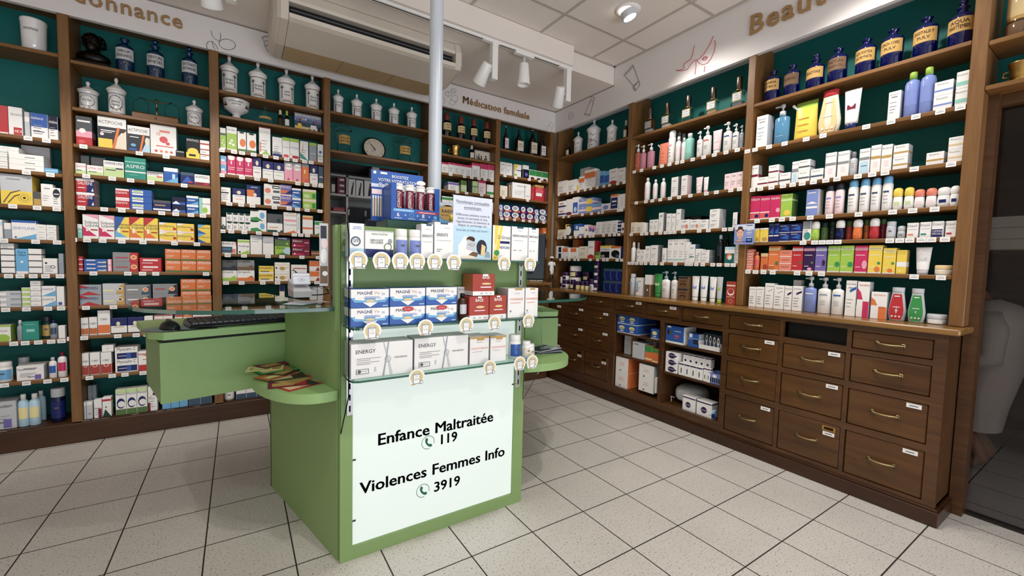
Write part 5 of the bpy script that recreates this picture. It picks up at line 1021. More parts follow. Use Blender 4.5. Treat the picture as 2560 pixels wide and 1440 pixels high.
row(FB, (546, 434, 812, 461), ph(4, C_), [('x', 546, 567, 389, 2, 1, 'S b0,.35P r.1,.4,.7,.6W', 'pink and sky blue'), ('x', 568, 632, 392, 1, 3, 'M e.5,.9,.4,.14W r.42,.56,.56,.72W r.1,.38,.9,.41I r.1,.28,.8,.31I b0,.08W', 'magenta'), ('x', 632, 654, 393, 1, 1, ACT % 'R', 'tall navy and white'), ('x', 656, 711, 405, 1, 2, ACT % 'L', 'navy and white'), ('x', 711, 754, 403, 1, 2, 'P b.85,1m e.5,.75,.45,.17W t.5,.7,.14k:Drill d.2,0,.7,0,.5,.2M b0,.05y', 'pink lozenge'), ('x', 755, 773, 408, 1, 1, 'O b.85,1m r.3,.5,.5,.7y e.6,.14,.3,.08r', 'orange'), ('x', 774, 795, 411, 1, 1, ACT % 'r', 'narrow navy and white'), ('x', 796, 812, 416, 1, 1, 'J r.2,.4,.9,.45W b0,.1y', 'slate blue')], .022, BC_, tags=(554, 605, 643, 677, 745, 767, 787, 802))
row(FB, (547, 503, 812, 525), ph(5, C_), [('x', 547, 577, 468, 1, 1, 'W r0,.6,.8,.68X t.3,.76,.12X:oro p', 'white and black'), ('x', 581, 614, 471, 1, 1, ACT % 'O', 'navy and white'), ('x', 616, 652, 463, 1, 1, 'N b.0,.4W r.03,.4,.55,.75O e.6,.5,.12,.1C r.3,.86,.8,.92m', 'navy, orange and white'), ('x', 660, 702, 461, 2, 1, 'W c.22,.4,.18A r.5,.62,.95,.9K r.55,.7,.9,.8W r.55,.25,.95,.45k', 'white box with red fruit', {'noun': ''}), ('x', 701, 730, 462, 2, 1, 'V d0,.2,.8,.3,.5,.5,0,.5O b0,.12I t.45,.7,.2W:FERVEX,.85 d.4,.2,1,.6,1,.2N', 'purple and orange'), ('x', 730, 753, 471, 2, 1, 'B b.8,1W d0,0,1,0,0,.4S r.1,.5,.8,.6W', 'royal blue'), ('x', 757, 791, 474, 2, 1, 'L b.75,1C e.3,.3,.25,.2g r.7,.1,.95,.6E', 'lime green')], .022, BC_, tags=(573, 603, 631, 686, 723, 744, 768, 800))
row(FB, (547, 572, 812, 588), ph(6, C_), [('x', 547, 565, 542, 1, 1, 'W b0,.3Q c.4,.35,.2k c.5,.2,.15W', 'white and bottle green'), ('x', 566, 627, 533, 2, 4, 'W e.5,.9,.45,.14Q c.5,.72,.08W c.4,.35,.1V p', 'small green-white'), ('x', 626, 667, 525, 2, 1, 'W e.22,.95,.3,.1Q e.73,.5,.15,.3S d0,0,.8,0,.4,.35,0,.25E', 'white box with blue drop', {'noun': ''}), ('x', 668, 707, 535, 2, 1, 'W b0,.25Q e.75,.2,.12,.14W r.1,.5,.7,.58A|k e.75,.3,.14,.2X', 'white or grey cold-remedy'), ('x', 709, 743, 531, 1, 1, 'W r.05,.56,.95,.66P t.5,.82,.1Z:Coryzalia t.5,.36,.1G:Coryzalia d.1,0,1,0,.8,.14O', 'pinkish white'), ('x', 743, 751, 533, 1, 1, 'W r.4,.2,.6,.8m', 'thin white'), ('x', 757, 783, 539, 1, 1, 'W b.78,.9O b.26,.36O b.9,1z', 'white and orange'), ('x', 787, 812, 553, 1, 1, 'W b.72,.95E d.1,0,1,0,.9,.25E t.6,.45,.14G:biotanium', 'white and green')], .022, BC_, tags=(556, 578, 611, 647, 689, 736, 752, 769, 804))
row(FB, (548, 632, 812, 642), ph(7, C_), [('x', 548, 592, 604, 1, 1, 'W r0,.08,.72,.58J r.72,.08,.95,.4A d.85,1,1,1,1,.6A t.42,.75,.22k:AlleRLib,.8 r.05,.35,.6,.4S', 'white, slate and coral'), ('x', 594, 625, 599, 1, 1, 'W b.8,.95L d.1,0,1,0,.9,.28L t.5,.5,.12N:rhinallergy c.16,.14,.08X', 'white and lime'), ('x', 626, 656, 588, 1, 1, 'W b.94,1H e.6,.85,.5,.1H r.1,.66,.7,.68G', 'tall white'), ('x', 657, 685, 591, 1, 1, 'W b.62,1H r.15,.66,.7,.68G', 'tall white and grey'), ('x', 687, 726, 594, 2, 1, 'L e.8,.5,.25,.4s t.4,.7,.26K:Zyrtec,.7 d0,0,1,0,.5,.3e|e e.5,1,.6,.3N t.5,.8,.2W:HUMEX e.8,.3,.1,.12L', 'lime or olive allergy'), ('x', 729, 775, 597, 2, 1, 'Uv t.3,.6,.28W:Allervi,.55 e.3,.15,.4,.12M r.7,.5,.95,.6P c.15,.2,.05W', 'purple'), ('x', 778, 810, 627, 1, 1, 'd b.4,.6A', 'flat brown')], .022, BC_, tags=(569, 610, 670, 705, 755, 796))
STR = 'W b.04,.32%s d.55,.32,.85,.55,.95,.32%s t.4,.78,.22k:Strepsils,.75'
row(FB, (549, 704, 812, 702), ph(8, C_), [('x', 549, 593, 650, 2, 1, STR % ('L', 'L')+'|'+'k b.04,.32X d.55,.32,.85,.55,.95,.32X t.4,.78,.22K:Strepsils,.75', 'pastille'), ('x', 593, 637, 650, 2, 1, STR % ('O', 'o')+'|'+'G b.04,.36d d.55,.32,.85,.55,.95,.32d t.4,.78,.22K:Strepsils,.75', 'pastille'), ('x', 647, 685, 665, 2, 1, 'Y b0,.2W t.45,.65,.28K:Lysopaïne,.9 r.1,.2,.7,.32k'.replace('ï', 'i'), 'yellow'), ('x', 687, 725, 656, 2, 1, 'W b.7,.76z e.5,.35,.2,.2Z c.1,.4,.07k r.6,.4,.95,.5z', 'white and gold'), ('x', 728, 768, 662, 2, 1, 'W r.1,.5,.95,.6R d.1,.5,.4,.0,.25,.0Q c.1,.3,.06G', 'white box with red stripe', {'noun': ''}), ('x', 774, 811, 652, 2, 1, 'W b.45,.95O d.4,0,.8,0,.6,.4u c.8,.45,.08Y', 'white and orange')], .022, BC_, tags=(565, 604, 657, 694, 792))
row(FB, (550, 757, 812, 750), ph(9, C_), [('x', 552, 580, 736, 1, 1, 'N c.5,.4,.15S', 'navy'), ('x', 582, 606, 735, 1, 1, 'N b.4,.6S', 'navy'), ('x', 699, 712, 712, 1, 1, 'C b.6,1N', 'narrow navy and cream'), ('x', 775, 793, 716, 1, 1, 'H r.2,.8,.8,.84k', 'small grey'), ('x', 794, 811, 715, 1, 1, 'H r.2,.8,.8,.84k', 'small grey')], .022, BC_, tags=(550, 700, 800))
row(FB, (552, 822, 812, 806), ph(10, C_), [('x', 617, 660, 780, 1, 1, 'W e.6,.5,.2,.2J', 'white and slate')], .022, BC_)
row(FB, (553, 900, 812, 880), ph(11, C_), [], .022, BC_)
row(FB, (553, 1000, 812, 972), 'on the lowest shelf of the footed-bowl bay', [('tub', 558, 584, 966, 1, 1, 'HHW', 'clear lidded'), ('x', 590, 690, 950, 1, 4, 'W b0,.3J', 'white and grey'), ('x', 696, 790, 935, 1, 4, 'F b0,.3W', 'mint')], .03, None, z=.139, tags=(540,))
# the clock bay
row(FB, (828, 275, 1061, 324), ph(1, D_), [('jar', 831, 861, 223, 1, 1, 'WG', 'small draped porcelain', {'t': 'Sanders/Fl'}), ('jar', 877, 908, 235, 1, 1, 'WG', 'small draped porcelain', {'t': 'Plantes/Antim'}), ('jar', 925, 957, 246, 1, 1, 'WG', 'small draped porcelain', {'t': 'Ext/Arcan'}), ('jar', 970, 1000, 257, 1, 1, 'WG', 'small draped porcelain', {'t': 'Elect/Mel'}), ('jar', 1015, 1044, 267, 1, 1, 'WG', 'small draped porcelain', {'t': 'Pom/Rose'})], .05, BD)
row(FB, (829, 374, 1060, 408), ph(2, D_), [('gjar', 842, 884, 309, 1, 1, 'WWZ', 'clear glass jar with gold label, before the clock,', {'noun': '', 't': 'CALUM/NATUR'}), ('gjar', 993, 1033, 339, 1, 1, 'WWZ', 'clear glass jar with gold label, past the clock,', {'noun': '', 't': 'BAUME/VIENNE'})], .05, BD)
# brass mortar bay and the narrow bay
row(FB, (1102, 334, 1239, 363), ph(1, E_), [('redcap', 1104, 1128, 283, 1, 1, 'Dqz', 'red-capped brown', {'t': 'TEINT/IODE'}), ('redcap', 1140, 1162, 292, 1, 1, 'Dqz', 'red-capped brown', {'t': 'ALCOOL/CAMPH'}), ('redcap', 1173, 1193, 298, 1, 1, 'Dqz', 'red-capped brown', {'t': 'EXTR/QUINA'}), ('redcap', 1205, 1225, 306, 1, 1, 'Dqz', 'red-capped brown', {'t': 'SIROP/CODEI'})], .05, BE)
row(FB, (1101, 380, 1238, 407), ph(2, E_), [('brush', 1172, 1185, 361, 1, 1, 'WHC', 'small clear glass')], .06, BE)
PK = 'W b.82,1M p'
row(FB, (1100, 429, 1237, 449), ph(3, E_), [('x', 1104, 1121, 406, 1, 1, PK, 'white and pink'), ('x', 1121, 1180, 410, 1, 4, PK, 'white and pink'), ('x', 1180, 1200, 408, 1, 1, PK, 'white and pink'), ('x', 1201, 1220, 410, 1, 1, 'WI b.64,1M p', 'white and deep pink'), ('x', 1221, 1238, 412, 1, 1, 'WI b.64,1M p', 'white and deep pink')], .022, BE, tags=(1127, 1162, 1180, 1198, 1213, 1231))
row(FB, (1101, 471, 1238, 489), ph(4, E_), [('x', 1121, 1148, 456, 1, 1, 'W b.7,.95V p', 'white and violet'), ('x', 1153, 1167, 451, 1, 1, 'g b.6,1e b.3,.36W', 'green and olive'), ('x', 1169, 1179, 450, 1, 1, 'K', 'plain black'), ('x', 1181, 1195, 453, 1, 1, 'g b.5,.6T p', 'pale lime'), ('x', 1196, 1215, 452, 1, 1, 'I b.84,1M p', 'pale pink'), ('x', 1217, 1238, 462, 1, 1, 'WH b.08,.32E', 'white and green')], .022, BE, tags=(1144, 1167, 1205, 1230))
row(FB, (1101, 516, 1238, 532), ph(5, E_), [('x', 1222, 1236, 506, 1, 1, 'W r.2,.2,.8,.3k', 'white'), ('x', 1105, 1216, 496, 1, 6, 'W b.7,.9E', 'white and green')], .022, BE)
row(FB, (1101, 572, 1238, 584), ph(6, E_), [], .022, BE)
row(FB, (1101, 640, 1238, 642), ph(7, E_), [], .022, BE)
row(FB, (1101, 706, 1238, 704), ph(8, E_), [], .022, BE)
row(FB, (1252, 373, 1382, 394), ph(1, F_), [('wine', 1256, 1271, 316, 1, 1, 'DCI', 'slim brown', {'t': 'VIN'}), ('wine', 1283, 1307, 324, 1, 1, 'DDC', 'dark-necked brown', {'t': 'SIROP'}), ('wine', 1316, 1341, 325, 1, 1, 'DHC', 'pale-corked brown', {'t': 'ELIXIR'}), ('wine', 1351, 1370, 339, 1, 1, 'DDW', 'short brown', {'t': 'BAUME'})], .05, BF)
row(FB, (1249, 436, 1378, 453), ph(2, F_), [('x', 1250, 1280, 406, 1, 2, 'W P', 'white'), ('x', 1285, 1303, 411, 1, 1, 'W d0,.3,.6,1,0,1Y r.3,.5,1,.56N e.2,.15,.2,.1L', 'white and yellow'), ('x', 1307, 1322, 413, 1, 1, 'W b0,.68n c.6,.3,.25V', 'white and navy'), ('x', 1323, 1370, 427, 1, 3, 'W b.4,.94E e.5,.12,.3,.12D', 'green and white')], .022, BF, tags=(1263, 1290, 1324, 1350))
row(FB, (1249, 492, 1377, 503), ph(3, F_), [('x', 1250, 1269, 464, 1, 1, 'C p', 'cream'), ('x', 1271, 1279, 462, 1, 2, 'd r.4,0,.7,1C', 'narrow brown'), ('x', 1280, 1327, 458, 1, 1, 'WH r.65,.1,.68,.9G r.72,.2,.95,.23G P', 'large white'), ('x', 1328, 1336, 468, 1, 1, 'R p', 'narrow red'), ('x', 1337, 1359, 463, 1, 1, 'R b.85,1Z e.5,.62,.45,.22r r.1,.3,.8,.5W', 'red and gold'), ('x', 1359, 1366, 470, 1, 1, 'U', 'narrow burgundy')], .022, BF, tags=(1260, 1320))
CB = '%s e.45,.55,.4,.4W e.42,.58,.25,.24m d0,0,1,0,1,.3%s'
row(FB, (1247, 545, 1377, 553), ph(4, F_), [('x', 1247, 1257, 511, 2, 1, CB % ('B', 'A'), 'narrow blue and coral'), ('x', 1257, 1278, 512, 2, 1, CB % ('N', 'A'), 'blue and salmon'), ('x', 1278, 1300, 514, 2, 1, CB % ('N', 'O'), 'blue and orange'), ('x', 1301, 1315, 516, 2, 1, CB % ('v', 'M'), 'purple'), ('x', 1316, 1335, 518, 2, 1, CB % ('N', 'R'), 'blue and red'), ('x', 1335, 1347, 523, 2, 1, CB % ('N', 'W'), 'narrow navy and white'), ('x', 1347, 1367, 523, 2, 1, CB % ('N', 'm'), 'navy and silver')], .022, BF, tags=(1255, 1268, 1287, 1309, 1325, 1342, 1360))
row(FB, (1247, 589, 1376, 592), ph(5, F_), [('x', 1357, 1374, 570, 1, 1, 'O b0,.25W r.3,.5,.7,.6W', 'orange and white')], .022, BF, tags=(1362,))
row(FB, (1247, 643, 1376, 644), ph(6, F_), [('x', 1357, 1371, 621, 1, 1, 'W c.6,.5,.25A', 'white and coral')], .022, BF)
row(FB, (1247, 704, 1376, 702), ph(7, F_), [('x', 1325, 1342, 678, 1, 1, 'C b.9,1O p', 'cream'), ('x', 1343, 1359, 684, 1, 1, 'W p', 'white')], .022, BF)
# ------------------------------------------------------------------ goods on the right wall
G_, H_, I_ = 'figure-jar', 'perfume-bottle', 'cobalt-bottle'
RG, RH, RI = (2.742, 3.768, rk), (1.66, 2.69, rk), (.57, 1.61, rk)
row(FR, (1394, 395, 1569, 342), ph(1, G_), [('brush', 1417, 1429, 358, 1, 1, 'DDC', 'tiny brown'), ('jar', 1437, 1463, 328, 1, 1, 'WJ', 'small figure-painted porcelain'), ('jar', 1471, 1509, 295, 1, 1, 'WJ', 'large figure-painted porcelain', {'t': 'PILVL/ANET'}), ('jar', 1519, 1549, 298, 1, 1, 'WJ', 'medium figure-painted porcelain'), ('brush', 1559, 1571, 301, 1, 1, 'DHC', 'grey-capped little')], .05, RG)
OR = 'W b.55,.85O p'
row(FR, (1390, 483, 1564, 455), ph(2, G_), [('x', 1391, 1415, 453, 1, 1, 'W r.1,.5,.6,.54U p', 'white'), ('x', 1416, 1441, 450, 1, 1, 'W r.2,.7,.4,.8y p', 'white box with yellow spot', {'noun': ''}), ('x', 1441, 1450, 453, 1, 1, 'Y b.6,1W', 'narrow yellow'), ('x', 1449, 1472, 420, 1, 1, 'H c.3,.75,.08y p', 'tall grey', {'f': .09}), ('x', 1446, 1460, 441, 1, 1, OR, 'low white and orange', {'d': .06}), ('x', 1460, 1487, 424, 1, 1, OR, 'tall white and orange', {'d': .06}), ('x', 1488, 1499, 428, 1, 1, 'H p', 'narrow pale'), ('x', 1499, 1510, 428, 1, 1, 'S b.2,.7B', 'sky blue'), ('x', 1510, 1522, 428, 1, 1, 'S b.2,.7B', 'sky blue'), ('x', 1521, 1542, 422, 1, 1, 'WR e.5,.05,.5,.16R t.5,.75,.1R:URIAGE r.2,.4,.8,.43G', 'white and red'), ('x', 1542, 1562, 420, 1, 1, 'W P', 'plain white')], .022, RG, tags=(1396, 1418, 1430, 1445, 1462, 1476, 1492, 1509, 1523, 1543, 1559))
row(FR, (1390, 540, 1562, 523), ph(3, G_), [('x', 1395, 1413, 503, 2, 1, 'W b.2,.4N r.2,.6,.7,.7R', 'white and navy'), ('x', 1414, 1429, 498, 1, 1, 'W e.5,.12,.5,.1U', 'white and maroon'), ('x', 1430, 1445, 493, 1, 1, 'W r.1,.1,.9,.7B e.5,.3,.25,.15s', 'white and deep blue'), ('x', 1446, 1482, 496, 2, 1, 'b b.35,.6I r.55,.2,.95,.85Y t.3,.75,.2W:duo', 'blue tissue'), ('x', 1481, 1502, 509, 1, 1, 'b b.3,.6I b.75,1S', 'blue and pink'), ('x', 1502, 1525, 509, 1, 1, 'W e.5,.5,.3,.3b', 'white and lavender'), ('x', 1525, 1544, 486, 1, 1, 'W r.05,.1,.95,.8N b.86,1O r.2,.5,.8,.6W r.2,.3,.8,.34W', 'white, navy and orange'), ('x', 1545, 1563, 485, 1, 1, 'W r.45,.2,.5,.8G', 'tall white')], .022, RG, tags=(1408, 1421, 1455, 1478, 1496, 1505, 1545, 1553))
row(FR, (1389, 591, 1561, 584), ph(4, G_), [('x', 1393, 1412, 574, 1, 1, 'C p', 'low cream'), ('x', 1412, 1419, 561, 1, 1, 'Y b0,.5W', 'narrow yellow'), ('x', 1415, 1430, 562, 1, 1, 'X e.3,.5,.5,.4W', 'black and white'), ('x', 1433, 1449, 560, 1, 1, 'B b0,.45W c.5,.7,.2s', 'blue and white'), ('x', 1446, 1458, 567, 1, 1, 'W b0,.2b', 'white and lilac'), ('x', 1459, 1469, 562, 1, 1, 'W c.6,.5,.2e', 'narrow white'), ('x', 1469, 1488, 564, 1, 1, 'P b0,.4W c.3,.6,.2V c.7,.5,.2V', 'lilac and white'), ('x', 1489, 1543, 553, 1, 4, 'W r.2,.68,.8,.71G p', 'tall white'), ('x', 1543, 1552, 555, 3, 1, 'N b.3,.6W', 'small navy'), ('x', 1552, 1561, 557, 1, 1, 'W c.5,.4,.3U', 'white and plum')], .022, RG, tags=(1395, 1402, 1412, 1425, 1439, 1450, 1462, 1474, 1482, 1508, 1523, 1535, 1546))
row(FR, (1388, 645, 1557, 648), ph(5, G_), [('x', 1389, 1403, 615, 2, 1, 'W r.5,0,1,.8n', 'white and navy'), ('x', 1404, 1423, 619, 1, 1, 'W r.1,.6,.8,.95O r.6,.1,.8,.15X', 'white and orange'), ('x', 1423, 1444, 619, 1, 1, 'W r.1,.6,.8,.95O r.6,.1,.8,.15X', 'white and orange'), ('x', 1446, 1467, 616, 1, 1, 'C P', 'cream', {'d': .07}), ('x', 1468, 1484, 602, 1, 1, 'WR e.5,.1,.5,.14R t.5,.6,.1k:BION', 'white and red'), ('x', 1487, 1498, 629, 1, 1, 'L b.5,1e', 'small lime'), ('x', 1499, 1525, 614, 1, 1, 'W b.85,1Y r.05,.08,.95,.55K t.5,.64,.14K:ARTRELAX e.3,.2,.2,.1m', 'white, yellow and black'), ('x', 1526, 1550, 616, 1, 1, 'W b.85,1O e.5,.4,.45,.3K r.55,.05,.9,.35J', 'white, orange and black'), ('x', 1551, 1557, 617, 1, 1, 'N', 'narrow navy'), ('x', 1430, 1443, 598, 1, 1, 'o b.3,.4W', 'tall rust', {'f': .1}), ('x', 1511, 1535, 595, 1, 1, 'k b.4,.7d', 'dark grey', {'f': .1})], .022, RG, tags=(1400, 1412, 1422, 1436, 1445, 1475, 1493, 1508, 1517, 1542, 1553))
PU = 'vvy'
row(FR, (1391, 711, 1555, 728), 'on the worktop of the figure-jar bay', [('pot', 1402, 1411, 692, 1, 1, 'WWv', 'tiny white'), ('pot', 1409, 1428, 680, 2, 1, 'Wvv', 'white and purple'), ('pot', 1428, 1441, 699, 1, 1, 'vvy', 'purple-lidded'), ('pot', 1429, 1458, 665, 2, 1, 'vWy', 'large purple', {'f': .03}), ('pot', 1441, 1453, 703, 1, 1, 'yvy', 'small yellow-labelled'), ('pot', 1453, 1464, 704, 1, 1, 'yvy', 'small yellow-labelled'), ('pot', 1464, 1475, 705, 1, 1, 'yvy', 'small yellow-labelled'), ('pot', 1475, 1486, 697, 1, 1, 'Wvm', 'grey-labelled'), ('pot', 1486, 1504, 652, 4, 1, 'vvW', 'dark purple', {'f': .03}), ('pot', 1460, 1482, 679, 2, 1, 'vvy', 'plum', {'f': .09}), ('x', 1508, 1556, 672, 2, 3, 'N e.3,.5,.3,.4B e.45,.55,.3,.4N b.8,1J', 'navy capsule')], .01, None, z=.9865)
row(FR, (1581, 341, 1865, 256), ph(1, H_), [('perf', 1614, 1634, 272, 1, 1, 'HWW', 'bronze-capped perfume', {'t': 'EAU DE/MOUSSE'}), ('perf', 1656, 1677, 259, 1, 1, 'WWW', 'bronze-capped perfume', {'t': 'EAU/FLORALE'}), ('perf', 1707, 1731, 241, 1, 1, 'tWW', 'bronze-capped perfume', {'t': 'HERBES/BLEUES'}), ('perf', 1768, 1794, 220, 1, 1, 'zWW', 'bronze-capped perfume', {'t': 'POUDRE/IRIS'}), ('perf', 1831, 1859, 194, 1, 1, 'mWW', 'bronze-capped perfume', {'t': 'EAU/THE'})], .05, RH)
row(FR, (1582, 421, 1861, 374), ph(2, H_), [('tpump', 1582, 1600, 362, 1, 1, 'AWW', 'rosy clear'), ('tpump', 1600, 1618, 363, 1, 1, 'PWW', 'rosy clear'), ('tpump', 1618, 1640, 358, 1, 1, 'PWW', 'rosy clear'), ('pouch', 1647, 1670, 357, 1, 1, 'AAo', 'coral'), ('aero', 1670, 1690, 327, 1, 1, 'WWP', 'white'), ('bot', 1688, 1703, 342, 1, 1, 'WWI', 'white'), ('bot', 1703, 1715, 345, 1, 1, 'WWI', 'white'), ('bot', 1712, 1737, 334, 1, 1, 'FWF', 'mint green'), ('pump', 1741, 1756, 329, 1, 1, 'WWP', 'small white'), ('pump', 1756, 1778, 316, 1, 1, 'WWr', 'white pump bottle with red label', {'noun': ''}), ('tube', 1779, 1804, 326, 1, 1, 'IWI', 'pinkish'), ('pump', 1806, 1829, 306, 1, 1, 'WWB', 'white pump bottle with blue label', {'noun': ''}), ('pump', 1829, 1846, 310, 1, 1, 'WWB', 'white pump bottle with blue label', {'noun': ''}), ('pump', 1846, 1858, 314, 1, 1, 'mHH', 'grey'), ('aero', 1690, 1702, 331, 1, 1, 'HGH', 'grey', {'f': .09}), ('aero', 1702, 1713, 334, 1, 1, 'HGH', 'grey', {'f': .09})], .02, RH, tags=(1585, 1603, 1635, 1654, 1673, 1692, 1705, 1731, 1758, 1785, 1814, 1842))
row(FR, (1576, 502, 1856, 472), ph(3, H_), [('bot', 1612, 1627, 445, 1, 1, 'WWI', 'slim white'), ('bot', 1632, 1645, 449, 1, 1, 'WWI', 'slim white'), ('bot', 1651, 1665, 446, 1, 1, 'WWI', 'slim white'), ('x', 1676, 1693, 443, 1, 1, 'WG P', 'tall white'), ('x', 1701, 1716, 439, 1, 1, 'WI P', 'tall white box with pink side', {'noun': ''}), ('tube', 1738, 1757, 443, 1, 1, 'IIW', 'white and pink'), ('tube', 1757, 1771, 443, 1, 1, 'WPI', 'white and pink'), ('x', 1809, 1857, 432, 1, 3, 'I P', 'pinkish white')], .022, RH, tags=(1590, 1614, 1630, 1650, 1674, 1697, 1725, 1765, 1790, 1826, 1848))
row(FR, (1573, 581, 1850, 570), ph(4, H_), [('x', 1576, 1590, 556, 1, 1, 'C p', 'cream'), ('x', 1590, 1606, 556, 1, 1, 'C p', 'cream'), ('x', 1606, 1613, 557, 1, 1, 'W', 'narrow white'), ('x', 1622, 1644, 549, 1, 2, 'W P', 'small white'), ('x', 1645, 1657, 532, 1, 1, 'WG r.3,.8,.9,.9H P', 'tall white'), ('x', 1664, 1676, 534, 1, 1, 'W P', 'tall white'), ('x', 1677, 1687, 534, 1, 1, 'W P', 'tall white'), ('x', 1688, 1700, 523, 1, 1, 'WG P', 'tallest white'), ('x', 1699, 1722, 549, 1, 1, 'W e.75,.35,.16,.2A P', 'white box with peach swirl', {'noun': ''}), ('x', 1723, 1746, 549, 1, 1, 'W e.8,.35,.14,.2A P', 'white box with peach swirl', {'noun': ''}), ('x', 1747, 1770, 549, 1, 1, 'W P', 'square white'), ('x', 1772, 1797, 523, 2, 1, 'WH P', 'wide white'), ('x', 1830, 1842, 531, 1, 1, 'WX p', 'slim white'), ('x', 1699, 1750, 541, 1, 1, 'K', 'flat black', {'f': .1})], .022, RH, tags=(1577, 1604, 1615, 1630, 1650, 1663, 1674, 1685, 1707, 1747, 1770, 1810, 1826))
row(FR, (1569, 654, 1845, 659), ph(5, H_), [('spray', 1578, 1591, 605, 1, 1, 'WWa', 'white'), ('spray', 1591, 1601, 606, 1, 1, 'WWa', 'white', {'f': .06}), ('x', 1590, 1611, 624, 1, 2, 'W P', 'low white'), ('x', 1611, 1624, 615, 1, 1, 'W P', 'slim white'), ('x', 1625, 1643, 613, 1, 1, 'WG P', 'white box with grey side', {'noun': ''}), ('x', 1654, 1664, 620, 1, 1, 'W p', 'leaning white', {'d': .02}), ('x', 1667, 1710, 598, 1, 3, 'W P b.1,.15F', 'tall white'), ('x', 1711, 1720, 605, 1, 1, 'W p', 'narrow white'), ('x', 1720, 1736, 611, 1, 1, 'WJ r.15,.3,.9,.34t P', 'white and teal'), ('x', 1736, 1751, 622, 1, 1, 'W r.3,.6,.8,.7H p', 'short white'), ('x', 1752, 1772, 625, 2, 1, 'WG P', 'squat white'), ('bot', 1791, 1808, 587, 1, 1, 'KHX', 'black bottle with silver cap', {'noun': ''}), ('bot', 1809, 1822, 588, 1, 1, 'KXX', 'black bottle with dark cap', {'noun': '', 'f': .08}), ('x', 1810, 1835, 617, 1, 1, 'W r.0,0,1,.6t e.5,.4,.3,.2O e.55,.35,.2,.14W b.85,1s', 'blue and orange'), ('x', 1836, 1846, 611, 1, 1, 'W p', 'white card')], .022, RH, tags=(1572, 1581, 1591, 1602, 1613, 1628, 1638, 1654, 1687, 1716, 1726, 1740, 1756, 1781, 1797, 1817, 1832))
row(FR, (1575, 731, 1838, 760), 'on the worktop of the perfume-bottle bay', [('aero', 1575, 1591, 684, 1, 1, 'HHS', 'pale foam'), ('x', 1588, 1605, 694, 1, 1, 'WH r.1,.2,.3,.75S r.1,.2,.3,.3R P', 'white box with blue stripe', {'noun': ''}), ('x', 1610, 1624, 687, 1, 1, 'WC b0,.55d c.5,.3,.15C', 'cream and olive'), ('tube', 1634, 1657, 684, 1, 1, 'EEg', 'green'), ('pump', 1653, 1676, 678, 1, 1, 'WmI', 'white'), ('pump', 1676, 1694, 679, 1, 1, 'WmI', 'white'), ('x', 1693, 1719, 691, 2, 1, 'd r0,.82,1,.95X e.5,.3,.3,.14D e.5,.24,.2,.08d r.2,.6,.8,.65D', 'kraft brown'), ('tube', 1727, 1748, 690, 1, 1, 'WWb', 'white tube with blue band', {'noun': ''}), ('tube', 1748, 1770, 690, 1, 1, 'WWb', 'white tube with blue band', {'noun': ''}), ('tube', 1771, 1791, 692, 1, 1, 'WWb', 'white tube with blue band', {'noun': ''}), ('tube', 1789, 1806, 692, 1, 1, 'HLL', 'lime-capped'), ('x', 1813, 1838, 704, 1, 1, 'uU r.05,.8,.95,.86C e.5,.55,.36,.16W e.5,.58,.3,.12u o.5,.14,.2,.03C r.1,.32,.9,.34C', 'burgundy gift')], .01, None, z=.9865)
row(FR, (1889, 257, 2429, 101), ph(1, I_), [('apo', 1911, 1953, 179, 1, 1, 'BBZ', 'small cobalt', {'t': 'GOMMA/HYTRICA'}), ('apo', 1959, 2001, 164, 1, 1, 'BBd', 'brown-labelled cobalt', {'t': 'CAMPHRE'}), ('apos', 2014, 2062, 136, 1, 1, 'BBZ', 'stoppered cobalt', {'t': 'ERGOTINE'}), ('apo', 2068, 2119, 123, 1, 1, 'BBd', 'dull-labelled cobalt', {'t': 'TINCTURA/CINCH OIL'}), ('apo', 2136, 2190, 99, 1, 1, 'BBZ', 'gold-labelled cobalt', {'t': 'ASSA FOETIDA/LACHRYMATA'}), ('apo', 2200, 2259, 76, 1, 1, 'BBZ', 'gold-labelled cobalt', {'t': 'CINCH CORD/PULV'}), ('apo', 2280, 2345, 46, 1, 1, 'BBZ', 'gold-labelled cobalt', {'t': 'DIGITALIS P/PULV'}), ('apos', 2366, 2437, 2, 1, 1, 'BBZ', 'largest cobalt', {'t': 'AQUA/MARTTEMBER'})], .05, RI)
EU = 'WH t.5,.86,.06G:Eucerin r.12,.6,.7,.62G P'
row(FR, (1886, 366, 2415, 264), ph(2, I_), [('x', 1888, 1916, 290, 1, 1, EU, 'tall white'), ('tpump', 1934, 1975, 262, 1, 1, 'SHW', 'bright blue'), ('pouch', 1984, 2043, 252, 1, 1, 'YLu', 'yellow and green'), ('curvy', 2043, 2102, 228, 1, 1, 'CRz', 'cream wash', {'f': .0}), ('tube', 2105, 2150, 225, 1, 1, 'WNU', 'white tube with navy cap', {'noun': ''}), ('x', 2217, 2248, 229, 1, 1, EU, 'slim white'), ('bot', 2256, 2297, 183, 1, 1, 'bLb', 'green-capped blue'), ('bot', 2295, 2337, 171, 1, 1, 'bLb', 'green-capped blue'), ('x', 2331, 2379, 203, 2, 1, 'WG b.3,.42b t.45,.75,.14G:Eucerin', 'white and blue'), ('x', 2385, 2420, 179, 2, 1, 'W b.18,.4F t.5,.75,.12G:Eucerin', 'white and mint')], .02, RI, tags=(1868, 1887, 1922, 1961, 2015, 2057, 2165, 2227, 2289, 2350, 2400))
e2 = 'WH b.3,.44%s t.45,.76,.14G:Eucerin'
e1 = 'WH b.5,.6%s t.5,.84,.08G:Eucerin r.3,.2,.7,.4I'
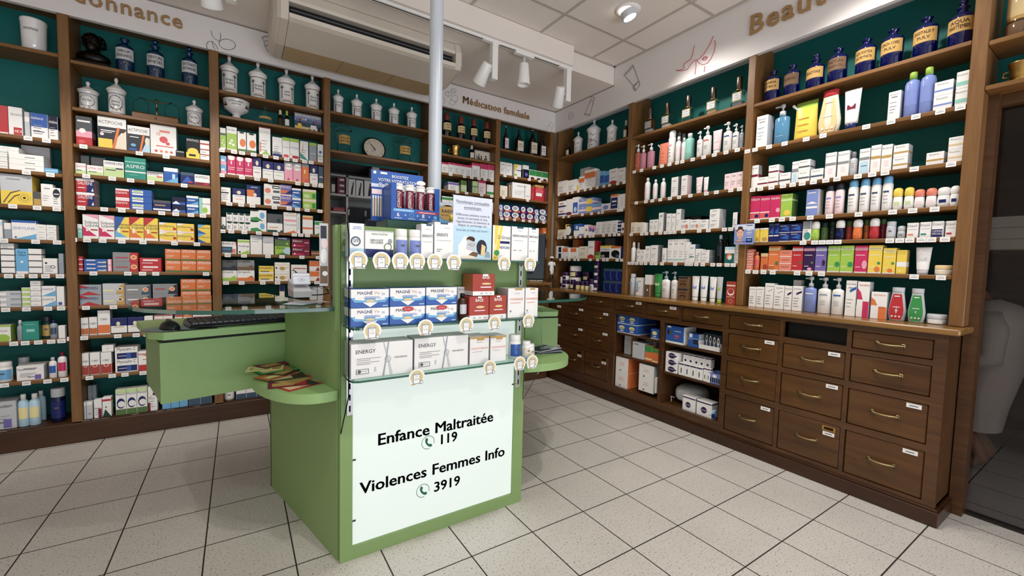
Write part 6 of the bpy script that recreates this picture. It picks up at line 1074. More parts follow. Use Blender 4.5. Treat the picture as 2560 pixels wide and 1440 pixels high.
row(FR, (1876, 468, 2406, 404), ph(3, I_), [('x', 1877, 1894, 414, 1, 1, 'WG b.5,.6U t.5,.84,.08G:Eucerin', 'tall white and burgundy'), ('x', 1892, 1919, 443, 1, 1, e2 % 'U', 'low white and burgundy'), ('x', 1919, 1945, 413, 2, 1, e2 % 'U', 'white and burgundy'), ('x', 1947, 1975, 432, 1, 1, e2 % 'k', 'low white and grey'), ('x', 1977, 1994, 404, 1, 1, 'W b.5,.66G r.2,0,.8,.45s t.5,.84,.08G:Eucerin', 'white, grey and aqua'), ('x', 1994, 2023, 400, 2, 1, e2 % 'k', 'white and grey'), ('x', 2025, 2057, 422, 1, 1, e2 % 'J', 'low white and slate'), ('x', 2060, 2088, 382, 1, 1, e1 % 'G', 'tall white and silver'), ('x', 2091, 2120, 378, 1, 1, e1 % 'G', 'tall white and silver'), ('spray', 2121, 2143, 380, 1, 1, 'HGR', 'clear glass serum', {'noun': 'bottle'}), ('x', 2145, 2172, 372, 1, 1, 'W b.55,.66G r.1,.0,.9,.5s r.2,.3,.8,.33J t.5,.84,.08G:Eucerin', 'white and aqua'), ('x', 2173, 2199, 363, 1, 1, e1 % 'Z', 'tall white and gold'), ('x', 2200, 2227, 362, 1, 1, e1 % 'Z', 'tall white and gold'), ('x', 2230, 2268, 362, 2, 1, e2 % 'Z', 'white and gold'), ('x', 2313, 2358, 380, 1, 1, e2 % 'Z', 'low white and gold'), ('x', 2367, 2409, 342, 2, 1, e2 % 'z', 'white and sand')], .02, RI, tags=(1881, 1900, 1928, 1957, 1981, 2005, 2033, 2064, 2092, 2144, 2180, 2212, 2285, 2377))
WM = '%s b.0,.04W b.82,.92%s t.5,.85,.06k:WELEDA r.1,.64,.8,.66W r.1,.2,.5,.22W'
row(FR, (1871, 547, 2397, 516), ph(4, I_), [('x', 1873, 1898, 491, 1, 1, 'M b0,.05W t.5,.82,.09W:WELEDA b.28,.32W b.05,.28r e.7,.15,.2,.08N', 'magenta'), ('x', 1898, 1923, 490, 1, 1, 'M b0,.05W t.5,.82,.09W:WELEDA b.28,.32W b.05,.28r e.7,.15,.2,.08N', 'magenta'), ('x', 1923, 1949, 488, 1, 1, 'M b0,.05W t.5,.82,.09W:WELEDA e.8,.35,.2,.1P', 'magenta'), ('x', 1949, 1978, 485, 1, 1, 'Le b0,.05W t.5,.85,.08k:WELEDA b.7,.78g e.6,.2,.3,.12Y', 'lime'), ('x', 2013, 2043, 474, 1, 1, 'bW b.28,.36W d0,.45,1,.45,.5,.55W r.1,.86,.8,.89W', 'lavender blue'), ('aero', 2061, 2085, 463, 1, 1, 'IXb', 'pinkish'), ('aero', 2085, 2110, 459, 1, 1, 'IXb', 'pinkish'), ('aero', 2117, 2145, 450, 1, 1, 'WSJ', 'white and blue'), ('aero', 2146, 2174, 447, 1, 1, 'WSJ', 'white and blue'), ('aero', 2174, 2201, 445, 1, 1, 'WSJ', 'white and blue'), ('aero', 2202, 2230, 440, 1, 1, 'WSJ', 'white and blue'), ('roll', 2229, 2256, 470, 1, 1, 'WYg', 'yellow-capped'), ('roll', 2257, 2284, 468, 1, 1, 'WYg', 'yellow-capped'), ('roll', 2283, 2311, 473, 1, 1, 'WAI', 'coral-capped'), ('roll', 2312, 2341, 470, 1, 1, 'WAI', 'coral-capped'), ('roll', 2340, 2376, 468, 1, 1, 'WWN', 'white'), ('roll', 2377, 2403, 464, 1, 1, 'WWN', 'white')], .02, RI, tags=(1892, 1929, 1954, 1981, 2025, 2073, 2146, 2231, 2281, 2336))
ET = 'W t.45,.72,.18G:Etiaxil r.1,.55,.9,.57G r.1,.16,.6,.27%s'
row(FR, (1866, 605, 2391, 592), ph(5, I_), [('x', 1884, 1897, 571, 1, 1, 'Y b0,.05W b.9,1W e.6,.2,.3,.15Z', 'yellow'), ('x', 1898, 1919, 570, 1, 1, 'Y b0,.05W b.9,1W e.6,.2,.3,.15Z', 'yellow'), ('x', 1920, 1946, 559, 1, 2, 'N b.9,1J d.1,.5,.9,.8,.9,.4B b.3,.36W', 'tall navy'), ('x', 1946, 2002, 560, 2, 2, 'N b0,.06W d.1,.4,.9,.8,.9,.2B r.1,.75,.7,.85m', 'navy'), ('x', 2004, 2025, 553, 1, 1, 'W b.6,1G e.6,.25,.4,.2T p', 'white, grey and teal'), ('roll', 2026, 2049, 553, 1, 1, 'LWL', 'lime'), ('tub', 2049, 2071, 556, 1, 1, 'eQe', 'dark green', {'f': .05}), ('roll', 2087, 2112, 550, 1, 1, 'nWN', 'navy'), ('tub', 2073, 2089, 554, 1, 1, 'XQX', 'dark blue', {'f': .05}), ('roll', 2130, 2156, 548, 1, 1, 'OWO', 'orange'), ('tub', 2113, 2131, 553, 1, 1, 'ueu', 'rust', {'f': .05}), ('roll', 2171, 2198, 545, 1, 1, 'RWR', 'red'), ('tub', 2157, 2172, 550, 1, 1, 'oeo', 'brown', {'f': .05}), ('tub', 2198, 2214, 548, 1, 1, 'UeU', 'burgundy', {'f': .05}), ('tub', 2214, 2240, 554, 1, 1, 'HHH', 'pale grey'), ('roll', 2241, 2263, 564, 1, 1, 'HHG', 'small grey'), ('x', 2265, 2294, 557, 1, 1, ET % 'A', 'white box with coral bar', {'noun': ''}), ('x', 2297, 2326, 555, 1, 1, ET % 'T', 'white box with teal bar', {'noun': ''}), ('x', 2327, 2357, 553, 1, 1, 'W t.5,.74,.18G:Etiaxil r.0,.02,.95,.5N t.5,.32,.12W:OFFRE t.5,.16,.12W:SPECIALE', 'white box with navy offer panel', {'noun': ''}), ('x', 2361, 2391, 552, 1, 1, ET % 'R', 'white box with red bar', {'noun': ''})], .02, RI, tags=(2007, 2036, 2055, 2074, 2094, 2224, 2249, 2274, 2303, 2328, 2362))
row(FR, (1863, 674, 2380, 689), ph(6, I_), [('x', 1864, 1880, 623, 4, 1, 'A b.0,.15I r.2,.5,.8,.65I', 'small pink soap'), ('bot', 1885, 1899, 630, 1, 1, 'OOr', 'orange'), ('x', 1899, 1917, 633, 1, 1, 'O b0,.04W b.8,1z e.7,.2,.3,.16u t.5,.72,.07k:WELEDA', 'small orange'), ('x', 1918, 1946, 615, 1, 1, WM % ('O', 'z')+' e.8,.3,.15,.08e e.3,.12,.3,.08o', 'tall orange'), ('x', 1946, 1977, 625, 3, 1, 'A b0,.12I t.5,.5,.2k:WELEDA', 'orange soap'), ('x', 1977, 2005, 616, 1, 1, WM % ('R', 'I')+' e.8,.35,.12,.05e', 'red'), ('x', 2006, 2034, 616, 1, 1, WM % ('v', 'P')+' e.8,.35,.12,.05e e.6,.1,.2,.06P', 'purple'), ('x', 2035, 2063, 616, 1, 1, WM % ('V', 'a')+' e.8,.35,.14,.12v', 'violet'), ('x', 2066, 2131, 614, 1, 2, WM % ('L', 'g')+' e.8,.3,.2,.1E', 'green'), ('x', 2133, 2166, 614, 1, 1, WM % ('M', 'P')+' e.8,.3,.2,.16P', 'magenta'), ('x', 2167, 2202, 613, 1, 1, WM % ('Y', 'y')+' e.8,.36,.12,.05E e.7,.14,.2,.1O', 'yellow'), ('x', 2204, 2237, 620, 1, 1, WM % ('Y', 'y')+' e.8,.4,.12,.05E e.6,.12,.2,.08O', 'slightly shorter yellow'), ('x', 2238, 2264, 625, 1, 1, 'YZ b.3,.5W c.4,.12,.08W', 'plain yellow'), ('tube', 2284, 2327, 618, 1, 1, 'WHH', 'white'), ('pot', 2335, 2382, 663, 1, 1, 'WzC', 'gold-lidded cream')], .02, RI, tags=(1869, 1888, 1908, 1931, 1992, 2022, 2053, 2285, 2352))
NO = 'W t.55,.86,.07k:noreva d.4,.68,.9,.78,.9,.76,.4,.66%s p'
row(FR, (1869, 764, 2369, 818), 'on the worktop of the cobalt-bottle bay', [('x', 1870, 1888, 717, 1, 1, NO % 'H', 'white'), ('x', 1889, 1907, 717, 1, 1, NO % 'H', 'white'), ('x', 1909, 1931, 708, 1, 1, NO % 'G', 'tall white'), ('x', 1932, 1957, 713, 1, 1, NO % 'G', 'wide white'), ('x', 1958, 1977, 715, 1, 1, 'W t.5,.86,.07k:noreva d.4,.68,.95,.78,.95,.7,.4,.6v p', 'white box with dark flash', {'noun': ''}), ('x', 1978, 2003, 715, 1, 1, 'WH t.5,.86,.07k:noreva d.4,.72,.95,.82,.95,.74,.4,.64v p', 'white box with dark flash', {'noun': ''}), ('x', 1978, 1999, 700, 1, 1, 'W r.2,.7,.8,.76G', 'white box standing behind', {'noun': '', 'f': .08, 'd': .04}), ('pump', 2008, 2040, 691, 1, 1, 'bHa', 'lavender blue'), ('pump', 2041, 2076, 693, 1, 1, 'WHm', 'white pump bottle with grey flash', {'noun': ''}), ('pump', 2076, 2108, 694, 1, 1, 'WHB', 'white pump bottle with blue flash', {'noun': ''}), ('x', 2109, 2136, 701, 1, 1, 'W t.5,.88,.06k:noreva d.4,.74,1,.84,1,.76,.4,.66B P', 'white box with blue flash', {'noun': ''}), ('x', 2138, 2169, 704, 1, 1, 'WH d.0,.5,0,.82,.3,.7,.48,.5M r.5,0,1,.45M t.6,.88,.06R:kératine e.15,.2,.3,.18W'.replace('é', 'e'), 'white and magenta'), ('x', 2173, 2214, 730, 1, 1, 'WH d.0,.5,0,.8,.25,.7,.42,.5O r.5,0,1,.45O r.5,.4,.9,.46o t.55,.86,.08A:keratine', 'white and orange'), ('curvy', 2217, 2265, 718, 1, 1, 'HHR', 'red labelled'), ('curvy', 2266, 2313, 721, 1, 1, 'HHE', 'green labelled'), ('pot', 2314, 2367, 785, 1, 1, 'HHW', 'clear')], .012, None, z=.9865)
# the unit beyond, over the glass door
# ------------------------------------------------------------------ goods in the cubbyholes
cb = 'in the open cabinet'
row(FC, (1540, 832, 1646, 852), 'on the top shelf of the narrow cubbyhole', [('x', 1540, 1592, 785, 2, 2, 'B b0,.08W e.5,.6,.28,.22y r.3,.5,.7,.56N r.3,.2,.7,.3W', 'large blue nappy', {'d': .26}), ('x', 1626, 1646, 823, 1, 1, 'B b0,.08W e.5,.6,.3,.2y r.3,.2,.7,.3W', 'small blue nappy')], .03, None, z=.646, dmax=.26, lim=(-2.683, -2.192, .812))
row(FC, (1535, 881, 1641, 917), 'on the middle shelf of the narrow cubbyhole', [('x', 1559, 1576, 838, 1, 1, 'HZ p', 'tall grey', {'f': .06}), ('x', 1579, 1609, 856, 1, 1, 'HH r.1,.85,.5,.9k', 'white and grey'), ('x', 1611, 1629, 864, 1, 1, 'O b.6,1E b.1,.2y', 'orange and green', {'d': .05}), ('x', 1629, 1644, 873, 1, 1, 'O b.75,1E b.05,.15y', 'small orange and green'), ('x', 1611, 1636, 852, 1, 1, 'W', 'plain white', {'f': .125})], .03, None, z=.446, dmax=.16, lim=(-2.683, -2.192, .625))
row(FC, (1527, 964, 1636, 1003), 'on the floor of the narrow cubbyhole', [('x', 1532, 1568, 890, 2, 1, 'WO t.5,.62,.08A:Coloplast r.3,.5,.7,.53A c.4,.14,.05k', 'large white box with orange side', {'noun': '', 'd': .2}), ('x', 1595, 1633, 912, 2, 1, 'WH t.5,.62,.08A:Coloplast r.3,.5,.7,.53A c.35,.14,.05k', 'large white', {'d': .2, 'b': 980}), ('x', 1635, 1640, 944, 1, 1, 'W', 'thin white', {'b': 983})], .03, None, z=.147, dmax=.22, lim=(-2.683, -2.192, .425))
row(FC, (1657, 856, 1800, 885), 'on the top shelf of the wide cubbyhole', [('x', 1660, 1709, 815, 1, 1, 'BW r.08,.88,.28,.98W r.08,.5,.2,.75X r.2,.48,.34,.7k r.5,.3,.75,.34r r.5,.7,.85,.74s r.5,.4,.75,.5r b0,.12W', 'wide blue monitor'), ('x', 1718, 1745, 834, 1, 1, 'BH r.1,.72,.4,.98W r.1,.5,.2,.6r r.5,.25,.95,.6X b.6,.66S', 'small blue monitor')], .03, None, z=.641, dmax=.16, lim=(-2.16, -1.667, .8))
row(FC, (1653, 925, 1794, 968), 'on the middle shelf of the wide cubbyhole', [('x', 1662, 1691, 880, 3, 1, 'W e.55,.5,.3,.4v r.6,.4,.98,.6v r.3,.5,.8,.6m', 'white and purple'), ('x', 1694, 1755, 912, 1, 4, 'W b.85,.95v r.42,.2,.58,.6X', 'white and black'), ('x', 1756, 1774, 920, 1, 2, 'W b.88,.96v r.4,.2,.6,.5X', 'small white and black'), ('x', 1706, 1776, 889, 1, 5, 'W b.85,.95v c.5,.3,.2v', 'upper white and purple', {'b': 913, 'f': .05, 'zb': None} if 0 else {'b': 914, 'f': .04})], .03, None, z=.403, dmax=.2, lim=(-2.16, -1.667, .62))
row(FC, (1647, 1006, 1789, 1057), 'on the floor of the wide cubbyhole', [('x', 1704, 1737, 991, 1, 1, 'WH b.85,.93v c.45,.42,.2v r.2,.38,.7,.44m', 'white box with purple disc', {'noun': '', 'd': .085}), ('x', 1739, 1778, 1003, 1, 1, 'WH b.85,.93v c.5,.42,.2v r.25,.38,.75,.44m', 'white box with purple disc', {'noun': '', 'd': .085}), ('tub', 1771, 1790, 1024, 1, 1, 'SsN', 'small blue')], .03, None, z=.139, dmax=.2, lim=(-2.16, -1.667, .38))
# thermometer tray, blue basket, wrapped bundle
def pt(x, y, X, z=None): p = onX(x, y, X); return p
a, b2 = pt(1745, 880, WC+.03), pt(1800, 884, WC+.03); yc = (a[1]+b2[1])/2; wt = abs(a[1]-b2[1])
tt = thing('thermometer_tray', 'white counter tray of thermometer packs on the top shelf of the wide cubbyhole', 'tray', (WC+.03, yc, .6413), -PI/2)
MB().box(-wt/2, wt/2, 0, .003, 0, .035).box(-wt/2, wt/2, 0, .15, 0, .003).box(-wt/2, -wt/2+.003, 0, .15, 0, .06).box(wt/2-.003, wt/2, 0, .15, 0, .06).box(-wt/2, wt/2, .147, .15, 0, .12, 'J').build('tray', PRINT, tt)
for k in range(4):
    m = MB().box(-wt*.115, wt*.115, 0, .004, 0, .115, 'J', bev=.001); m.rect(-wt*.1, .07, wt*.1, .11, -.0004, 'X'); m.disc(0, .07, wt*.055, -.001, 'W', 18, .03); m.rect(-wt*.03, .06, wt*.03, .085, -.0014, 'k'); m.rect(-wt*.02, .02, wt*.02, .045, -.001, 'W')
    tag(m.build('thermometer_pack', PRINT, None, (WC+.042+.018*(3-k), yc+wt*(.36-.24*k), .6445), -PI/2), 'thermometer blister pack, %s in the white cubbyhole tray' % ordinal(k, 4), 'pack', 'thermometer packs in the tray')
a, b2 = pt(1775, 950, WC+.03), pt(1797, 955, WC+.03); yc = (a[1]+b2[1])/2
m = MB(); bs = [(-.05, -.03), (.05, -.03), (.05, .09), (-.05, .09)]
m.loft([[(x*.85, y*.9, 0) for x, y in bs], [(x, y, .07) for x, y in bs], [(x*1.06, y*1.04, .072) for x, y in bs], [(x*1.06, y*1.04, .078) for x, y in bs], [(x*.97, y*.97, .078) for x, y in bs], [(x*.84, y*.88, .004) for x, y in bs]], 'b', sm=False)
for k in range(5): m.box(-.035+k*.016, -.027+k*.016, -.031, -.027, .012, .045, 'X')
m.disc(0, .058, .016, -.0325, 'W', 18, .012)
tag(m.build('plastic_basket', PLAST, None, (WC+.062, yc, .4032), -PI/2), 'small blue plastic basket in the wide cubbyhole', 'basket')
random.seed(3)
bd = thing('wrapped_bundle', 'clear plastic-wrapped white bundle on the floor of the wide cubbyhole', 'package', (WC+.19, 2.03, .1395), -PI/2)
n = 20; rings = []
for j in range(13):
    y = -.07+.24*j/12; s = (math.sin(PI*(j+.35)/12.7))**.3
    rings.append([(.125*s*(abs(math.cos(2*PI*i/n))**.55)*(1 if math.cos(2*PI*i/n) > 0 else -1)*(1+random.uniform(-.035, .035)), y, max(0, .075+.075*s*(abs(math.sin(2*PI*i/n))**.6)*(1 if math.sin(2*PI*i/n) > 0 else -1)*(1+random.uniform(-.04, .04)))) for i in range(n)])
MB().loft(rings, 'W').build('wrapped_pack', mat('shrink_wrap', 'd8dadb', .12, coat=.6, noise=.08, nscale=25, bump=.5), bd)
MB().tube([(-.06, -.10, .05), (-.08, -.12, .06), (-.07, -.125, .03), (-.09, -.11, .004)], .003, 'W', 6).tube([(.05, -.1, .06), (.06, -.12, .03), (.07, -.125, .008), (.1, -.13, .004), (.11, -.115, .003)], .003, 'W', 6).build('tie_cord', PAPER, bd)
# ------------------------------------------------------------------ goods on the counter display shelves
MG = 'B b.55,1W d0,.55,1,.55,.9,.3,.1,.3S d.15,.9,.1,.45,.35,.4,.36,.9W d.64,.4,.9,.45,.85,.9,.64,.9W d.3,.3,.5,.04,.7,.3W T.36,.72,.17N:MAGNÉ,.42 t.68,.73,.17Z:Vie,.18 t.85,.69,.12b:B6 r.35,.58,.75,.61b r.33,.51,.78,.54b e.5,.38,.12,.07z r.83,.08,.97,.13s'
ON = 'on the counter %s glass shelf'
row(FK, (872, 823, 1354, 787), ON % 'middle', [('x', 875, 973, 723, 2, 1, MG, 'blue and white magnesium'), ('x', 973, 1063, 720, 2, 1, MG+' e.5,.86,.17,.13R t.5,.82,.08I:Lot_de_2,.2|'+MG, 'blue and white magnesium'), ('x', 1063, 1142, 718, 2, 1, MG+' e.5,.86,.18,.13R t.5,.82,.08I:Lot_de_2,.22|'+MG, 'blue and white magnesium'), ('x', 1143, 1161, 717, 1, 1, 'W t.5,.9,.06k:Fibrose', 'white box behind the brown bottle', {'noun': '', 'f': .075, 'd': .03}), ('bot', 1143, 1166, 733, 1, 1, 'DKH', 'small brown syrup', {'cat': 'bottle'}),
    ('x', 1172, 1222, 741, 1, 1, 'uR b0,.2W T.5,.78,.13W:BASE r.42,.93,.62,1W e.55,.55,.22,.05z r.25,.38,.8,.42I r.2,.08,.3,.12G r.5,.08,.58,.12G r.75,.08,.84,.12G', 'rust red'), ('x', 1223, 1266, 739, 1, 1, 'uR b0,.2W T.5,.78,.13W:BASE r.42,.93,.62,1W e.55,.55,.22,.05z r.25,.38,.8,.42I r.7,.08,.8,.12G', 'rust red'), ('x', 1181, 1237, 685, 1, 1, 'uo b0,.2W T.6,.78,.13W:BASE r.45,.9,.7,1W e.62,.55,.22,.05z r.35,.36,.85,.42I r.35,.08,.45,.12G r.6,.08,.66,.12G r.8,.08,.86,.12G', 'rust red box stacked on the other two', {'noun': '', 'b': 739}),
    ('x', 1269, 1311, 721, 1, 1, 'WH r.4,.94,.85,1Z t.55,.82,.04G:inovance T.5,.6,.07A:VITAMINIUM r.12,.5,.75,.515O r.1,.2,.2,.26G', 'white and amber vitamin'), ('x', 1312, 1353, 720, 1, 1, 'WH r.35,.94,.75,1Z t.6,.82,.04G:inovance T.5,.6,.07A:VITAMINIUM r.12,.5,.75,.515O r.1,.2,.2,.26G', 'white and amber vitamin')], .025, None, z=.9935, dmax=.095, lim=(.345, 1.225, 1.24))
EN = 'WH T.22,.72,.11k:ENERGY,.32 r.08,.56,.46,.575G r.08,.51,.3,.525G r.08,.45,.44,.465G r.08,.4,.3,.415G t.8,.5,.08k:ınovance d.5,1,.52,1,.6,.5,.66,.05,.62,.02,.57,.5H d.58,1,.6,1,.56,.5,.52,.02,.49,.02,.54,.5m o.58,.5,.05,.006G r.07,.13,.27,.27k r.08,.145,.26,.255W c.12,.2,.028k t.2,.185,.045k:SPORT,.1 r.36,.17,.39,.3H'
row(FK, (873, 953, 1299, 899), ON % 'lowest', [('x', 876, 1033, 856, 1, 1, EN, 'large white energy'), ('x', 1035, 1171, 842, 1, 1, EN, 'large white energy'), ('x', 1174, 1223, 842, 1, 1, 'WH b.93,1Z r.35,.86,.75,.93Z t.5,.78,.05G:inovance t.5,.54,.08A:OLIGOVANCE r.12,.45,.65,.46G', 'white and orange'), ('x', 1226, 1266, 840, 1, 1, 'WH b.93,1Z r.35,.86,.75,.93Z t.5,.78,.05G:inovance t.5,.54,.08A:OLIGOVANCE r.12,.45,.65,.46G', 'white and orange'), ('tub', 1268, 1300, 836, 1, 1, 'WWB', 'white pill'), ('tub', 1303, 1324, 852, 1, 1, 'WWC', 'small white pill'), ('tub', 1320, 1345, 858, 1, 1, 'WWC', 'small white pill')], .025, None, z=.7935, dmax=.1, lim=(.345, 1.225, .97))
row(FK, (873, 651, 1340, 638), ON % 'top', [('x', 873, 911, 558, 1, 1, 'WH d0,0,1,.25,1,0S b0,.25s o.42,.46,.34,.09J t.42,.44,.1J:QÉB,.4 r.25,.88,.8,.9b r.2,.83,.85,.845b'.replace('É', 'E'), 'white and turquoise'), ('x', 912, 985, 577, 1, 1, 'W b0,.3N b.96,1H t.5,.84,.1e:naturactive,.62 T.4,.6,.08k:NERVOSITÉ,.45 T.4,.51,.08e:TRAC_EXAMENS,.45 e.88,.62,.08,.1m o.8,.4,.14,.03e', 'wide white herbal'), ('tub', 986, 1018, 573, 1, 1, 'WWb', 'white pill'), ('tub', 1020, 1055, 575, 1, 1, 'WWb', 'white pill'), ('x', 1052, 1083, 560, 1, 1, 'WH r.4,.95,.85,1J t.6,.84,.035G:inovance T.5,.62,.075k:SERENITE r.1,.48,.9,.49m', 'narrow white serenity'), ('x', 1085, 1134, 556, 1, 1, 'WH r.3,.95,.7,1J t.65,.84,.035G:inovance T.4,.62,.085k:SERENITE,.6 r.1,.5,.9,.51m r.12,.25,.4,.27G r.12,.2,.3,.22G', 'wide white serenity'), ('x', 1231, 1277, 564, 1, 1, 'WQ d0,.0,.25,0,.55,1,.1,1,.1,.4Y d0,.3,.2,.5,.3,1,.45,1,.2,.4,.15,.2y t.62,.62,.11k:D-Stress,.72 r.4,.49,.95,.56N t.66,.34,.075N:MÉMOIRE,.58 e.22,.22,.15,.08E t.12,.06,.05k:30', 'white and yellow stress'), ('x', 1278, 1320, 567, 1, 1, 'WH r.3,.95,.7,1J t.5,.87,.035G:inovance T.5,.7,.07k:MEMOVANCE r.1,.59,.7,.6m r.1,.3,.3,.32G r.45,.3,.6,.32G', 'white memory'), ('x', 1321, 1358, 570, 1, 1, 'WH r.3,.95,.7,1J t.5,.87,.035G:inovance T.5,.7,.07k:MEMOVANCE r.1,.59,.7,.6m r.1,.3,.3,.32G r.45,.3,.6,.32G', 'white memory')], .03, None, z=1.2605, dmax=.075, lim=(.345, 1.225, 3))
# ------------------------------------------------------------------ single pieces on the shelves
def shelf_pt(fr, x, y, off): p = fr.uz(x, y, off); return p
SB1 = (onY(172, 147, D)[2]+onY(522, 217, D)[2])/2; SB2 = (onY(175, 267, D)[2]+onY(524, 318, D)[2])/2
SC1 = (onY(544, 222, D)[2]+onY(812, 276, D)[2])/2; SC2 = (onY(544, 285, D)[2]+onY(812, 331, D)[2])/2; SD2 = (onY(829, 374, D)[2]+onY(1060, 408, D)[2])/2; SE2 = (onY(1101, 380, D)[2]+onY(1238, 407, D)[2])/2
SF1 = (onY(1252, 373, D)[2]+onY(1382, 394, D)[2])/2
# bust
u = onY(234, 150, D+.12)[0]
bu = thing('bust', 'dark bronze bust of a bearded man on the top shelf', 'bust', (u, D+.12, SB1))
MB().prism([(-.085, -.06), (.085, -.06), (.085, .06), (-.085, .06)], 0, .03, 'K').loft([[(-.08, -.055, .03), (.08, -.055, .03), (.08, .055, .03), (-.08, .055, .03)], [(-.06, -.045, .045), (.06, -.045, .045), (.06, .045, .045), (-.06, .045, .045)]], 'K', sm=False).build('pedestal', BRONZE, bu)
m = MB().ell((0, .005, .07), (.085, .052, .045)).ell((0, 0, .105), (.034, .034, .05)).ell((0, -.012, .165), (.046, .052, .062)).ell((0, -.055, .165), (.009, .016, .014)).ell((0, -.046, .128), (.03, .026, .034)).ell((-.017, -.054, .178), (.011, .008, .006)).ell((.017, -.054, .178), (.011, .008, .006)).ell((0, -.056, .146), (.016, .008, .005))
for s in (-1, 1): m.ell((s*.046, .0, .16), (.008, .013, .017))
m.build('head', BRONZE, bu)
h = MB(); random.seed(11)
for k in range(60):
    a = random.uniform(-.25, PI+.25); e = random.uniform(-.2, 1.4); h.ell((.05*math.cos(a)*math.cos(e*.7), .02+.045*math.sin(a)*math.cos(e*.7), .17+.05*math.sin(e)), (.013, .013, .012), 'K', 8, 6)
h.build('hair', BRONZE, bu)
# apothecary scales
x0, x1 = onY(333, 290, D+.1)[0], onY(448, 305, D+.1)[0]; xc = (x0+x1)/2; wd = x1-x0
sc = thing('balance_scales', 'old brass balance scales on a wooden drawer base', 'scales', (xc, D+.11, SB2))
MB().box(-wd/2, wd/2, -.06, .06, 0, .042, bev=.003).build('base', W_SHELF, sc)
MB().ell((0, -.064, .022), (.006, .006, .006), 'Z', 10, 6).build('knob', METAL, sc)
zt = .155
MB().tube([(0, 0, .042), (0, 0, .1)], .005, 'Z').tube([(0, 0, .1), (0, 0, zt)], .004, 'Z').ell((0, 0, zt), (.009, .006, .012), 'd', 12, 8).lathe([(.016, .042), (.012, .05), (.006, .055)], 'Z', 14).build('column', METAL, sc)
MB().tube([(-.085, 0, zt+.005), (-.05, 0, zt-.005), (0, 0, zt-.012), (.05, 0, zt-.005), (.085, 0, zt+.005)], .0028, 'd', 6).build('beam', METAL, sc)
for s in (-1, 1):
    MB().tube([(s*.085, 0, zt+.005), (s*.085-.04, 0, zt-.03), (s*.085-.04, 0, .05)], .0013, 'X', 5).tube([(s*.085, 0, zt+.005), (s*.085+.04, 0, zt-.03), (s*.085+.04, 0, .05)], .0013, 'X', 5).lathe([(.001, .047), (.042, .049), (.043, .052)], 'Z', 18, cx=s*.085, cap=False).build('pan', METAL, sc)
# footed bowl
xa, xb = onY(557, 290, D+.12)[0], onY(624, 290, D+.12)[0]; r = (xb-xa)/2; h = min(onY(590, 237, D+.12)[2]-SC2, SC1-.026-SC2)
m = MB().lathe([(.62*r, 0), (.6*r, .06*h), (.35*r, .16*h), (.28*r, .3*h), (.5*r, .38*h), (.9*r, .52*h), (.97*r, .7*h), (1.0*r, .92*h), (1.05*r, .97*h), (1.0*r, h), (.94*r, .96*h), (.85*r, .6*h), (.1*r, .5*h)], 'W', 32)
rf = lambda z: r*.985
m.wtext('EXTRA SUPERFINE', .8*h, .075*h, r*1.0, 'k', 1.1); m.wtext('SANGSUES', .68*h, .06*h, r*.985, 'k', .8)
for s in (-1, 1): m.wrap(s*.75, s*1.05, .6*h, .68*h, lambda z: r*.98, 'D', 4); m.wrap(s*.85, s*.95, .68*h, .78*h, lambda z: r*.99, 'J', 4); m.wrap(s*1.1, s*1.25, .62*h, .72*h, lambda z: r*.985, 'u', 4)
o = m.build('footed_bowl', CERAM, None, ((xa+xb)/2, D+.12, SC2)); tag(o, 'white painted porcelain bowl on a foot under the palm jars', 'bowl')
# painted sign
xa, xb = onY(741, 322, D+.07)[0]-.012, onY(809, 327, D+.07)[0]-.016; wd = xb-xa; h = min(onY(776, 280, D+.07)[2]-SC2, SC1-.034-SC2)
m = MB().box(-wd/2, wd/2, 0, .008, 0, h, 'm'); y = -.0005
m.rect(-wd/2, 0, wd/2, h*.26, y, 'z'); m.rect(-wd*.5, h*.26, wd*.5, h*.55, y, 'J'); m.rect(-wd*.5, h*.55, wd*.5, h*.78, y, 'b'); m.rect(-wd*.45, h*.6, wd*.48, h*.63, y-.0002, 'D')
for k in range(9): m.rect(-wd*.42+k*wd*.1, h*.63, -wd*.37+k*wd*.1, h*(.7+.03*(k % 2)), y-.0003, 'ruYWNEkRZ'[k])
m.text('BON PHARMACIEN', 0, h*.82, h*.12, y-.0004, 'W', bold=True, maxw=wd*.94)
m.poly([(-wd*.4, h*.06), (-wd*.24, h*.06), (-wd*.24, h*.42), (-wd*.38, h*.42)], y-.0005, 'Y'); m.disc(-wd*.31, h*.5, wd*.05, y-.0006, 'D'); m.poly([(-wd*.26, h*.38), (-wd*.08, h*.3), (-wd*.08, h*.34), (-wd*.26, h*.44)], y-.0006, 'D')
m.poly([(wd*.06, h*.14), (wd*.34, h*.14), (wd*.3, h*.42), (wd*.1, h*.42)], y-.0005, 'W'); m.disc(wd*.2, h*.5, wd*.05, y-.0006, 'D'); m.rect(wd*.02, h*.06, wd*.26, h*.18, y-.0007, 'd'); m.disc(wd*.14, h*.12, wd*.04, y-.0008, 'W'); m.poly([(wd*.34, h*.1), (wd*.48, h*.1), (wd*.46, h*.36), (wd*.36, h*.36)], y-.0005, 'X')
o = m.build('painted_sign', PRINT, None, ((xa+xb)/2, D+.07, SC2+.001)); o.rotation_euler.x = -.12; tag(o, 'naive painted sign reading BON PHARMACIEN leaning on the shelf', 'sign')
